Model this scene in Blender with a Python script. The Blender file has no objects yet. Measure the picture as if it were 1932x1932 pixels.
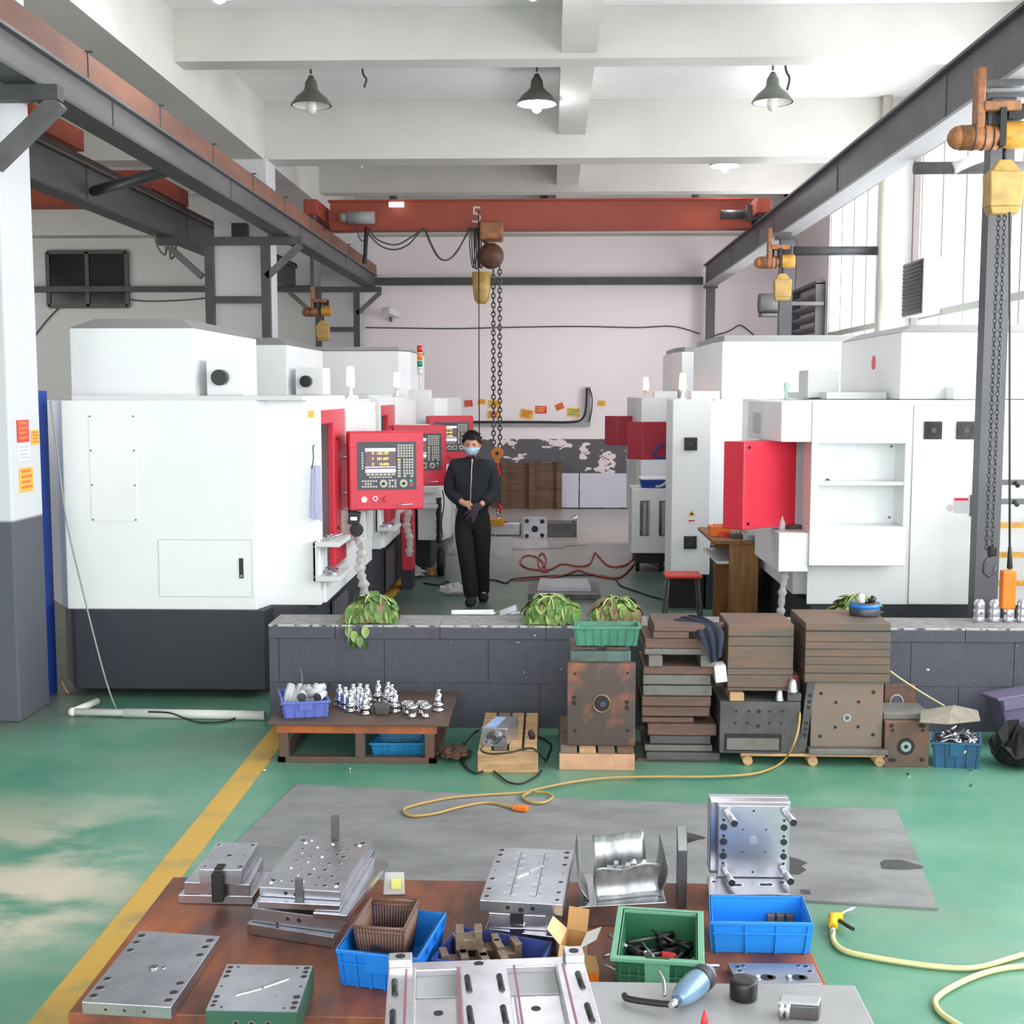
import bpy, math, random
from mathutils import Vector, Matrix, Euler
R = math.radians
SC = bpy.context.scene
COL = SC.collection
random.seed(7)

# ---------------- camera, world, light, exposure ----------------
FPX, H = 2334.0, 2.13
PITCH, YAW = math.atan(226 / FPX), math.atan(70 / FPX)
cam_data = bpy.data.cameras.new('camera')
cam_data.sensor_fit = 'HORIZONTAL'; cam_data.sensor_width = 36.0
cam_data.lens = FPX / 1932 * 36.0
cam_data.clip_start = 0.05; cam_data.clip_end = 200
cam = bpy.data.objects.new('camera', cam_data); COL.objects.link(cam)
cam.location = (0, 0, H)
cam.rotation_euler = (math.pi / 2 - PITCH, 0, YAW)
SC.camera = cam

world = bpy.data.worlds.new('overcast_sky'); SC.world = world
world.use_nodes = True
wb = world.node_tree.nodes['Background']
wb.inputs['Color'].default_value = (0.97, 0.98, 1.0, 1)
wb.inputs['Strength'].default_value = 1.05

def area_light(name, loc, rot, sx, sy, power, col=(1, 1, 1)):
    l = bpy.data.lights.new(name, 'AREA'); l.shape = 'RECTANGLE'
    l.size = sx; l.size_y = sy; l.energy = power; l.color = col
    o = bpy.data.objects.new(name, l); COL.objects.link(o)
    o.location = loc; o.rotation_euler = rot
    return o
WIN_X = 4.75
# daylight outside the right-hand windows (facing into the hall)
for n, (y0, y1, pw) in enumerate([(16.0, 19.6, 260), (8.7, 14.9, 480), (1.2, 7.9, 520), (-5.8, 0.6, 420)]):
    area_light('window_daylight', (WIN_X, (y0 + y1) / 2, 3.0), (0, R(90), 0), 3.9, y1 - y0, pw, (0.96, 0.985, 1.0))
# daylight from the tall open gateway and windows behind the photographer
area_light('gate_daylight', (-1.2, -6.4, 2.9), (R(90), 0, 0), 11.0, 5.2, 620, (1.0, 0.985, 0.98))
# fill light added to brighten the left bay, beyond the left frame edge
area_light('left_bay_fill', (-11.85, 14.5, 3.0), (0, R(-90), 0), 3.0, 12.0, 190, (1.0, 0.99, 0.97))

SC.view_settings.view_transform = 'Standard'
SC.view_settings.look = 'None'
SC.view_settings.gamma = 1.0
SC.view_settings.use_curve_mapping = False
SC.view_settings.exposure = 0.5
SC.cycles.use_denoising = True
SC.cycles.max_bounces = 8
SC.cycles.diffuse_bounces = 5
SC.cycles.sample_clamp_indirect = 6.0

# ---------------- helpers ----------------
_f = Vector((-math.sin(YAW) * math.cos(PITCH), math.cos(YAW) * math.cos(PITCH), -math.sin(PITCH)))
_r = Vector((math.cos(YAW), math.sin(YAW), 0))
_u = _r.cross(_f)
def pt(px, py, Y=None, z=None, x=None):
    """a point of the photo measured back onto a plane of the room"""
    d = _f + _r * ((px - 966) / FPX) + _u * ((966 - py) / FPX)
    if Y is not None: t = Y / d.y
    elif z is not None: t = (z - H) / d.z
    else: t = x / d.x
    return Vector((0, 0, H)) + d * t
def PX(px, Y, py=966): return pt(px, py, Y=Y).x
def PZ(py, Y, px=966): return pt(px, py, Y=Y).z

def lin(c):
    c = c / 255.0
    return c / 12.92 if c <= 0.04045 else ((c + 0.055) / 1.055) ** 2.4
def rgb(c): return (lin(c[0]), lin(c[1]), lin(c[2]), 1)

MATS = {}
def M(name, c, rough=0.5, metal=0.0, c2=None, scale=6.0, detail=4.0, lo=0.4, hi=0.65, bump=0.0, bscale=60.0,
      emit=None, estr=0.0, alpha=1.0, trans=0.0, spec=0.5, stretch=None, rv=0.0):
    m = bpy.data.materials.new(name); m.use_nodes = True
    nt = m.node_tree; N = nt.nodes; L = nt.links
    b = N['Principled BSDF']
    b.inputs['Base Color'].default_value = rgb(c)
    b.inputs['Roughness'].default_value = rough
    b.inputs['Metallic'].default_value = metal
    b.inputs['Specular IOR Level'].default_value = spec
    if trans: b.inputs['Transmission Weight'].default_value = trans
    if alpha < 1: b.inputs['Alpha'].default_value = alpha
    if emit is not None:
        b.inputs['Emission Color'].default_value = rgb(emit); b.inputs['Emission Strength'].default_value = estr
    if c2 is not None or bump:
        tc = N.new('ShaderNodeTexCoord'); mp = N.new('ShaderNodeMapping')
        L.new(tc.outputs['Object'], mp.inputs['Vector'])
        if stretch: mp.inputs['Scale'].default_value = stretch
    if c2 is not None:
        n = N.new('ShaderNodeTexNoise'); n.inputs['Scale'].default_value = scale; n.inputs['Detail'].default_value = detail
        n.inputs['Roughness'].default_value = 0.6
        L.new(mp.outputs[0], n.inputs['Vector'])
        r = N.new('ShaderNodeValToRGB'); r.color_ramp.elements[0].position = lo; r.color_ramp.elements[1].position = hi
        r.color_ramp.elements[0].color = rgb(c); r.color_ramp.elements[1].color = rgb(c2)
        L.new(n.outputs['Fac'], r.inputs['Fac']); L.new(r.outputs['Color'], b.inputs['Base Color'])
        if rv:
            mr = N.new('ShaderNodeMapRange'); mr.inputs['To Min'].default_value = rough - rv; mr.inputs['To Max'].default_value = rough + rv
            L.new(n.outputs['Fac'], mr.inputs['Value']); L.new(mr.outputs[0], b.inputs['Roughness'])
    if bump:
        n2 = N.new('ShaderNodeTexNoise'); n2.inputs['Scale'].default_value = bscale; n2.inputs['Detail'].default_value = 3
        L.new(mp.outputs[0], n2.inputs['Vector'])
        bp = N.new('ShaderNodeBump'); bp.inputs['Strength'].default_value = bump; bp.inputs['Distance'].default_value = 0.01
        L.new(n2.outputs['Fac'], bp.inputs['Height']); L.new(bp.outputs[0], b.inputs['Normal'])
    MATS[name] = m
    return m

class MB:
    """collects shapes into one mesh; each face carries a material slot"""
    def __init__(s): s.v = []; s.f = []; s.m = []; s.s = []
    def add(s, vs, fs, m=0, sm=False):
        o = len(s.v); s.v += [Vector(v) for v in vs]
        for f in fs: s.f.append([o + i for i in f]); s.m.append(m); s.s.append(sm)
        return s
    def box(s, x0, x1, y0, y1, z0, z1, m=0):
        return s.add([(x0, y0, z0), (x1, y0, z0), (x1, y1, z0), (x0, y1, z0), (x0, y0, z1), (x1, y0, z1), (x1, y1, z1), (x0, y1, z1)],
                     [(0, 3, 2, 1), (4, 5, 6, 7), (0, 1, 5, 4), (1, 2, 6, 5), (2, 3, 7, 6), (3, 0, 4, 7)], m)
    def cb(s, c, d, rot=(0, 0, 0), m=0):
        q = Euler(rot).to_matrix(); c = Vector(c); a, b, e = d[0] / 2, d[1] / 2, d[2] / 2
        vs = [c + q @ Vector((i * a, j * b, k * e)) for k in (-1, 1) for i, j in ((-1, -1), (1, -1), (1, 1), (-1, 1))]
        return s.add(vs, [(0, 3, 2, 1), (4, 5, 6, 7), (0, 1, 5, 4), (1, 2, 6, 5), (2, 3, 7, 6), (3, 0, 4, 7)], m)
    def frus(s, x0, x1, y0, y1, z0, z1, tx, ty, m=0):
        """box whose top is drawn in by tx, ty on each side"""
        return s.add([(x0, y0, z0), (x1, y0, z0), (x1, y1, z0), (x0, y1, z0), (x0 + tx, y0 + ty, z1), (x1 - tx, y0 + ty, z1), (x1 - tx, y1 - ty, z1), (x0 + tx, y1 - ty, z1)],
                     [(0, 3, 2, 1), (4, 5, 6, 7), (0, 1, 5, 4), (1, 2, 6, 5), (2, 3, 7, 6), (3, 0, 4, 7)], m)
    def prism(s, poly, z0, z1, m=0, mt=None):
        n = len(poly)
        s.add([(x, y, z0) for x, y in poly] + [(x, y, z1) for x, y in poly],
              [(i, (i + 1) % n, n + (i + 1) % n, n + i) for i in range(n)], m)
        o = len(s.v) - 2 * n
        s.f.append([o + i for i in reversed(range(n))]); s.m.append(m); s.s.append(False)
        s.f.append([o + n + i for i in range(n)]); s.m.append(m if mt is None else mt); s.s.append(False)
        return s
    def _ring(s, c, ax, r, n, ph=0.0):
        ax = ax.normalized(); a = Vector((0, 0, 1)) if abs(ax.z) < 0.9 else Vector((1, 0, 0))
        u = ax.cross(a).normalized(); w = ax.cross(u)
        return [c + (u * math.cos(ph + 2 * math.pi * i / n) + w * math.sin(ph + 2 * math.pi * i / n)) * r for i in range(n)]
    def cyl(s, p0, p1, r0, r1=None, n=16, m=0, caps=True, mc=None):
        p0 = Vector(p0); p1 = Vector(p1); r1 = r0 if r1 is None else r1
        ax = p1 - p0; o = len(s.v)
        s.v += s._ring(p0, ax, r0, n) + s._ring(p1, ax, r1, n)
        for i in range(n):
            j = (i + 1) % n; s.f.append([o + j, o + i, o + n + i, o + n + j]); s.m.append(m); s.s.append(n > 6)
        if caps:
            s.f.append([o + i for i in range(n)]); s.m.append(m if mc is None else mc); s.s.append(False)
            s.f.append([o + n + i for i in reversed(range(n))]); s.m.append(m if mc is None else mc); s.s.append(False)
        return s
    def tube(s, pts, r, n=8, m=0, closed=False, rs=None):
        P = [Vector(p) for p in pts]; k = len(P); rings = []
        u = None
        for i, p in enumerate(P):
            a = P[(i - 1) % k] if (i or closed) else P[0]; b = P[(i + 1) % k] if (i < k - 1 or closed) else P[-1]
            t = (b - a)
            t = t.normalized() if t.length > 1e-9 else Vector((0, 0, 1))
            if u is None:
                h = Vector((0, 0, 1)) if abs(t.z) < 0.9 else Vector((1, 0, 0)); u = t.cross(h).normalized()
            else:
                u = (u - t * u.dot(t)); u = u.normalized() if u.length > 1e-6 else t.orthogonal().normalized()
            w = t.cross(u); rr = rs[i] if rs else r
            rings.append([p + (u * math.cos(2 * math.pi * q / n) + w * math.sin(2 * math.pi * q / n)) * rr for q in range(n)])
        o = len(s.v)
        for g in rings: s.v += g
        for i in range(k if closed else k - 1):
            a = o + i * n; b = o + ((i + 1) % k) * n
            for q in range(n):
                w = (q + 1) % n; s.f.append([a + q, a + w, b + w, b + q]); s.m.append(m); s.s.append(True)
        if not closed:
            s.f.append([o + q for q in reversed(range(n))]); s.m.append(m); s.s.append(False)
            s.f.append([o + (k - 1) * n + q for q in range(n)]); s.m.append(m); s.s.append(False)
        return s
    def lathe(s, prof, n=20, c=(0, 0, 0), m=0, ms=None, caps=True):
        """profile of (radius, z) turned round the z axis"""
        o = len(s.v); c = Vector(c)
        for r, z in prof:
            for i in range(n): s.v.append(c + Vector((r * math.cos(2 * math.pi * i / n), r * math.sin(2 * math.pi * i / n), z)))
        for k in range(len(prof) - 1):
            for i in range(n):
                j = (i + 1) % n
                s.f.append([o + k * n + i, o + k * n + j, o + (k + 1) * n + j, o + (k + 1) * n + i]); s.m.append(ms[k] if ms else m); s.s.append(True)
        if not caps: return s
        s.f.append([o + i for i in reversed(range(n))]); s.m.append(ms[0] if ms else m); s.s.append(False)
        t = o + (len(prof) - 1) * n
        s.f.append([t + i for i in range(n)]); s.m.append(ms[-1] if ms else m); s.s.append(False)
        return s
    def ball(s, c, r, n=16, m=0, sx=1, sy=1, sz=1):
        c = Vector(c); o = len(s.v); k = n // 2
        for a in range(k + 1):
            ph = math.pi * a / k
            for i in range(n):
                th = 2 * math.pi * i / n
                s.v.append(c + Vector((math.sin(ph) * math.cos(th) * r * sx, math.sin(ph) * math.sin(th) * r * sy, -math.cos(ph) * r * sz)))
        for a in range(k):
            for i in range(n):
                j = (i + 1) % n; s.f.append([o + a * n + i, o + a * n + j, o + (a + 1) * n + j, o + (a + 1) * n + i]); s.m.append(m); s.s.append(True)
        return s
    def tr(s, mat):
        s.v = [mat @ v for v in s.v]; return s
    def shift(s, x, y, z):
        d = Vector((x, y, z)); s.v = [v + d for v in s.v]; return s
    def join(s, o, mat=None):
        k = len(s.v); s.v += [mat @ v if mat else v for v in o.v]
        s.f += [[k + i for i in f] for f in o.f]; s.m += o.m; s.s += o.s; return s
    def mesh(s, name, mats):
        me = bpy.data.meshes.new(name)
        me.from_pydata([tuple(v) for v in s.v], [], s.f)
        for m in (mats if isinstance(mats, (list, tuple)) else [mats]): me.materials.append(m)
        me.polygons.foreach_set('material_index', s.m); me.polygons.foreach_set('use_smooth', s.s)
        me.update(); return me

def bev(o, w, seg=2):
    b = o.modifiers.new('bevel', 'BEVEL'); b.width = w; b.segments = seg; b.limit_method = 'ANGLE'; b.angle_limit = R(40)
    return o
def props(o, label=None, cat=None, group=None, kind=None):
    if label: o['label'] = label
    if cat: o['category'] = cat
    if group: o['group'] = group
    if kind: o['kind'] = kind
    return o
def thing(name, label, cat, loc=(0, 0, 0), rz=0.0, group=None, rot=None):
    o = bpy.data.objects.new(name, None); COL.objects.link(o); o.empty_display_size = 0.1
    o.location = loc; o.rotation_euler = rot if rot else (0, 0, rz)
    return props(o, label, cat, group)
def part(parent, name, mb, mat, b=0.0, label=None, seg=2):
    o = bpy.data.objects.new(name, mb.mesh(name, mat)); COL.objects.link(o); o.parent = parent
    if b: bev(o, b, seg)
    if label: o['label'] = label
    return o
def wpart(root, parent, name, mb, mat, b=0.0, label=None):
    """part whose shape was given in room coordinates"""
    l = root.location; mb.shift(-l.x, -l.y, -l.z)
    return part(parent, name, mb, mat, b, label)
def solo(name, label, cat, mb, mat, loc=(0, 0, 0), rz=0.0, group=None, b=0.0, rot=None, kind=None):
    o = bpy.data.objects.new(name, mb.mesh(name, mat)); COL.objects.link(o)
    o.location = loc; o.rotation_euler = rot if rot else (0, 0, rz)
    if b: bev(o, b)
    return props(o, label, cat, group, kind)
def wsolo(name, label, cat, mb, mat, base, group=None, b=0.0):
    mb.shift(-base[0], -base[1], -base[2])
    return solo(name, label, cat, mb, mat, base, 0, group, b)
def struct(name, mb, mat, b=0.0, label=None):
    o = bpy.data.objects.new(name, mb.mesh(name, mat)); COL.objects.link(o)
    if b: bev(o, b)
    return props(o, label=label, kind='structure')
def dup(root, loc, rz=None, label=None, group=None, rot=None, scale=None):
    r = root.copy(); COL.objects.link(r); r.location = loc
    if rz is not None: r.rotation_euler = (0, 0, rz)
    if rot is not None: r.rotation_euler = rot
    if scale: r.scale = scale
    if label: r['label'] = label
    if group: r['group'] = group
    for ch in list(root.children):
        c = ch.copy(); COL.objects.link(c); c.parent = r
        for g in list(ch.children):
            d = g.copy(); COL.objects.link(d); d.parent = c
    return r
def text(parent, s, size, mat, loc, rot, name='lettering', ext=0.001, world_root=None, align='CENTER'):
    c = bpy.data.curves.new(name, 'FONT'); c.body = s; c.size = size; c.extrude = ext
    c.align_x = align; c.align_y = 'CENTER'; c.materials.append(mat)
    t = bpy.data.objects.new(name, c); COL.objects.link(t); bpy.context.view_layer.update()
    me = bpy.data.meshes.new_from_object(t.evaluated_get(bpy.context.evaluated_depsgraph_get()))
    bpy.data.objects.remove(t); me.name = name
    o = bpy.data.objects.new(name, me); COL.objects.link(o); o.parent = parent
    if world_root is not None: loc = Vector(loc) - world_root.location
    o.location = loc; o.rotation_euler = rot
    return o
def smooth_path(pts, k=6, closed=False):
    P = [Vector(p) for p in pts]; n = len(P); out = []
    for i in range(n if closed else n - 1):
        a, b, c, d = (P[(i - 1) % n] if (i or closed) else P[0]), P[i % n], P[(i + 1) % n], (P[(i + 2) % n] if (i < n - 2 or closed) else P[-1])
        for q in range(k):
            t = q / k
            out.append(0.5 * ((2 * b) + (c - a) * t + (2 * a - 5 * b + 4 * c - d) * t * t + (3 * b - a - 3 * c + d) * t ** 3))
    if not closed: out.append(P[-1])
    return out
def on_floor(pxs, z=0.008, k=6): return smooth_path([pt(x, y, z=z) for x, y in pxs], k)
# ---------------- materials ----------------
m_white = M('white_machine_paint', (232, 234, 236), 0.38, c2=(224, 226, 228), scale=1.5, lo=0.3, hi=0.8)
m_whiteB = M('white_inner_paint', (205, 207, 208), 0.5)
m_pink = M('pinkish_enclosure_lining', (206, 190, 194), 0.45)
m_lid = M('grey_lid_paint', (150, 150, 150), 0.5)
m_base = M('charcoal_base_paint', (41, 43, 53), 0.55, c2=(46, 48, 58), scale=2)
m_dark = M('near_black', (14, 14, 15), 0.6)
m_black = M('black_plastic', (24, 24, 26), 0.35)
m_red = M('red_enamel', (206, 44, 66), 0.38, c2=(198, 40, 60), scale=2)
m_redD = M('dark_red_enamel', (160, 34, 52), 0.4)
m_plaster = M('white_ceiling_plaster', (206, 205, 200), 0.9, c2=(199, 198, 194), scale=1.2, bump=0.1, bscale=30)
m_slab = M('ceiling_slab_plaster', (236, 234, 233), 0.9, c2=(228, 226, 225), scale=0.8)
m_colw = M('column_whitewash', (226, 226, 226), 0.85, c2=(212, 212, 210), scale=3, lo=.5, hi=.8)
m_dado = M('grey_dado_paint', (84, 87, 98), 0.5, c2=(92, 95, 106), scale=3)
m_steelp = M('grey_steel_paint', (104, 103, 105), 0.5, c2=(80, 78, 80), scale=3, stretch=(1, .15, 1), lo=.35, hi=.7)
m_steelq = M('dark_grey_steel_paint', (66, 67, 70), 0.5, c2=(76, 76, 79), scale=4)
m_steelr = M('slate_steel_paint', (84, 84, 90), 0.5, c2=(74, 74, 80), scale=4)
m_flange = M('light_grey_flange', (160, 160, 164), 0.55)
m_rail = M('rusty_rail', (112, 78, 66), 0.7, c2=(142, 98, 78), scale=2.5, stretch=(1, .3, 1))
m_railD = M('dark_rusty_rail', (62, 48, 46), 0.7, c2=(84, 62, 56), scale=3)
m_girder = M('orange_crane_paint', (156, 66, 42), 0.5, c2=(142, 56, 38), scale=1.2)
m_girdr = M('orange_crane_trim', (150, 60, 44), 0.6)
m_yel = M('worn_yellow_paint', (196, 146, 52), 0.5, c2=(140, 96, 42), scale=14, lo=.45, hi=.75)
m_hoist = M('dirty_orange_hoist', (158, 102, 60), 0.55, c2=(96, 64, 46), scale=14, lo=.4, hi=.7)
m_hoistb = M('brown_hoist_drum', (98, 58, 40), 0.6, c2=(64, 42, 34), scale=12)
m_bucket = M('yellow_chain_bucket', (180, 148, 80), 0.5, c2=(136, 106, 58), scale=9, lo=.45, hi=.8)
m_chain = M('chain_steel', (92, 92, 94), 0.4, 0.7)
m_cable = M('dark_grey_cable', (60, 66, 62), 0.6)
m_cgreen = M('green_grey_cable', (84, 110, 84), 0.6)
m_rubber = M('black_cable', (28, 28, 30), 0.5)
m_rcable = M('red_cable', (176, 70, 56), 0.5)
m_ycable = M('yellow_cable', (178, 146, 86), 0.5)
m_hose = M('pale_yellow_hose', (214, 206, 150), 0.35)
m_steel = M('milled_steel', (198, 199, 208), 0.22, 0.97, c2=(170, 171, 178), scale=10, lo=.3, hi=.7)
m_steelm = M('ground_steel', (180, 182, 190), 0.3, 0.93, c2=(164, 166, 174), scale=8)
m_steeld = M('dark_oiled_steel', (96, 96, 98), 0.4, 0.6, c2=(72, 66, 64), scale=5)
m_chrome = M('chrome', (225, 225, 230), 0.12, 1.0)
m_alu = M('brushed_aluminium', (214, 212, 218), 0.28, 0.85, c2=(198, 196, 204), scale=12)
m_aluy = M('reddish_slot_stain', (150, 96, 112), 0.4, 0.4)
m_hole = M('dark_bore', (26, 26, 28), 0.5)
m_rusty = M('rusty_mould_steel', (92, 80, 72), 0.55, 0.25, c2=(132, 92, 74), scale=3.5, detail=6, lo=.42, hi=.62, bump=.15)
m_rusty2 = M('rust_banded_steel', (96, 88, 80), 0.6, 0.2, c2=(122, 92, 76), scale=4.5, detail=7, stretch=(.5, .5, 5), lo=.42, hi=.62, bump=.2)
m_plate = M('stained_plate_steel', (88, 76, 72), 0.45, 0.35, c2=(164, 100, 74), scale=4.6, detail=5, lo=.5, hi=.7)
m_greyst = M('grey_slab_steel', (92, 91, 92), 0.6, 0.3, c2=(74, 71, 70), scale=5, detail=6)
m_greyst2 = M('light_grey_slab_steel', (120, 117, 113), 0.6, 0.25, c2=(96, 90, 85), scale=5, detail=6)
m_browst = M('red_brown_slab_steel', (112, 84, 74), 0.65, 0.15, c2=(80, 70, 64), scale=4, detail=6, stretch=(1, 1, 4), bump=.2)
m_greenm = M('faded_green_mould_paint', (86, 112, 104), 0.6, c2=(70, 84, 80), scale=9)
m_greend = M('dark_green_plate_paint', (44, 84, 66), 0.5)
m_crblue = M('bright_blue_crate', (22, 124, 214), 0.35, c2=(30, 112, 196), scale=5)
m_crteal = M('teal_blue_crate', (28, 132, 184), 0.4, c2=(24, 112, 160), scale=5)
m_crvio = M('violet_blue_crate', (96, 112, 190), 0.4)
m_crnavy = M('navy_blue_crate', (52, 72, 148), 0.45, c2=(46, 62, 128), scale=6)
m_crdk = M('dirty_blue_crate', (34, 92, 130), 0.5, c2=(40, 76, 100), scale=8)
m_crgrn = M('green_crate', (40, 98, 68), 0.42)
m_crgrnL = M('green_crate_rim', (106, 162, 132), 0.42)
m_crgrn2 = M('jade_green_crate', (76, 140, 116), 0.45, c2=(66, 122, 102), scale=7)
m_brown = M('brown_basket_plastic', (110, 82, 70), 0.5)
m_purple = M('purple_grey_bin', (104, 94, 124), 0.5)
m_paper = M('white_paper', (236, 236, 240), 0.8)
m_paperg = M('grey_paper', (196, 196, 200), 0.8)
m_card = M('cardboard', (196, 150, 98), 0.8)
m_cardin = M('pale_cardboard', (226, 190, 142), 0.8)
m_orange = M('orange_print', (236, 120, 26), 0.5)
m_wood = M('pale_pallet_wood', (198, 160, 118), 0.75, c2=(156, 120, 86), scale=4, stretch=(1, 6, 6))
m_woodd = M('dark_pallet_wood', (130, 106, 90), 0.8, c2=(100, 84, 74), scale=4)
m_woodp = M('weathered_crate_wood', (120, 92, 70), 0.8, c2=(88, 66, 52), scale=3, stretch=(.4, 1, 8))
m_desk = M('varnished_desk_wood', (150, 104, 54), 0.5, c2=(112, 74, 38), scale=4, stretch=(6, 6, .5))
m_bench = M('rusty_bench_steel', (92, 78, 70), 0.6, 0.15, c2=(104, 70, 60), scale=4, lo=.4, hi=.7)
m_bencho = M('orange_rust_steel', (176, 94, 46), 0.6, c2=(104, 70, 54), scale=3.5)
m_mat = M('grey_rubber_mat', (138, 138, 139), 0.75, c2=(112, 112, 114), scale=2.6, detail=9, lo=.38, hi=.64, stretch=(.7, 1.6, 1), bump=.15)
m_leaf = M('green_leaf', (98, 134, 64), 0.5, c2=(66, 104, 44), scale=20)
m_leafy = M('yellow_green_leaf', (142, 164, 86), 0.5, c2=(110, 134, 60), scale=20)
m_leafb = M('dry_brown_leaf', (128, 104, 78), 0.7)
m_stem = M('pale_leaf_stem', (188, 196, 140), 0.5)
m_clear = M('clear_acrylic', (226, 228, 234), 0.15, alpha=0.42)
m_film = M('crinkled_plastic_film', (216, 216, 214), 0.22, alpha=0.6, bump=.8, bscale=18)
m_glass = M('window_glass', (235, 245, 250), 0.05, alpha=0.12)
m_dglass = M('dark_window_glass', (24, 30, 36), 0.12)
m_frame = M('window_frame_paint', (178, 180, 172), 0.5)
m_lampsh = M('grey_green_lamp_shade', (92, 96, 90), 0.4)
m_lampin = M('lamp_inner_white', (235, 235, 230), 0.35)
m_bulb_on = M('lit_lamp_glass', (255, 255, 255), 0.3, emit=(246, 248, 255), estr=14)
m_bulb_off = M('unlit_lamp_glass', (214, 214, 210), 0.2)
m_beacon = M('glowing_amber_beacon', (255, 190, 110), 0.3, emit=(255, 172, 96), estr=5.5)
m_beaconw = M('clear_beacon_base', (225, 222, 218), 0.3)
m_screen = M('panel_screen', (70, 48, 60), 0.25, emit=(84, 58, 72), estr=0.7)
m_screenw = M('screen_bar', (215, 210, 250), 0.25, emit=(205, 205, 255), estr=1.0)
m_screeny = M('screen_digits', (235, 240, 60), 0.3, emit=(232, 240, 50), estr=1.0)
m_key = M('grey_keys', (186, 184, 172), 0.5)
m_keyy = M('yellow_key', (214, 202, 70), 0.5)
m_panel = M('slate_panel_plate', (64, 68, 78), 0.45)
m_green = M('green_button', (40, 180, 130), 0.4, emit=(40, 220, 160), estr=0.3)
m_glowg = M('lit_green_button', (220, 255, 235), 0.3, emit=(200, 255, 225), estr=1.2)
m_sred = M('stacklight_red', (206, 34, 42), 0.3)
m_sor = M('stacklight_orange', (240, 130, 40), 0.3)
m_sgr = M('stacklight_green', (24, 150, 92), 0.3)
m_pvc = M('white_pvc', (228, 228, 224), 0.35)
m_blue = M('blue_sheet_metal', (26, 64, 150), 0.45)
m_cloth = M('dark_blue_cloth', (38, 44, 60), 0.9, bump=.5, bscale=25)
m_skin = M('skin', (214, 160, 136), 0.5)
m_hair = M('black_hair', (16, 15, 16), 0.6, bump=.8, bscale=70)
m_jacket = M('dark_navy_jacket', (27, 31, 40), 0.85, bump=.35, bscale=40)
m_jean = M('black_jeans', (12, 12, 15), 0.85, bump=.3, bscale=30)
m_shoe = M('black_shoe_suede', (26, 29, 31), 0.8)
m_mask = M('pale_blue_face_mask', (176, 208, 228), 0.75)
m_glove = M('dark_purple_grey_glove', (66, 54, 66), 0.95, bump=.6, bscale=60)
m_zip = M('metal_zip', (176, 170, 160), 0.35, 0.7)
m_poy = M('yellow_poster', (238, 188, 60), 0.6)
m_por = M('red_poster', (214, 70, 60), 0.6)
m_poo = M('orange_poster_print', (226, 120, 60), 0.6)
m_magnet = M('yellow_magnet_paint', (222, 156, 22), 0.45)
m_hook = M('orange_hook_block', (204, 120, 28), 0.45)
m_louv = M('louvre_grey', (132, 128, 132), 0.5)
m_tilered = M('red_plastic', (216, 40, 44), 0.4)
m_seat = M('orange_red_stool_plastic', (224, 62, 50), 0.4)
m_grind = M('blue_grey_grinder_body', (112, 140, 166), 0.3, 0.3)

# table top: reddish brown ply with worn orange streaks
m_table = M('worn_brown_ply', (90, 52, 45), 0.5, c2=(176, 96, 48), scale=4.2, detail=8, lo=.4, hi=.74, stretch=(1.3, .5, 1), rv=.1)

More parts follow.
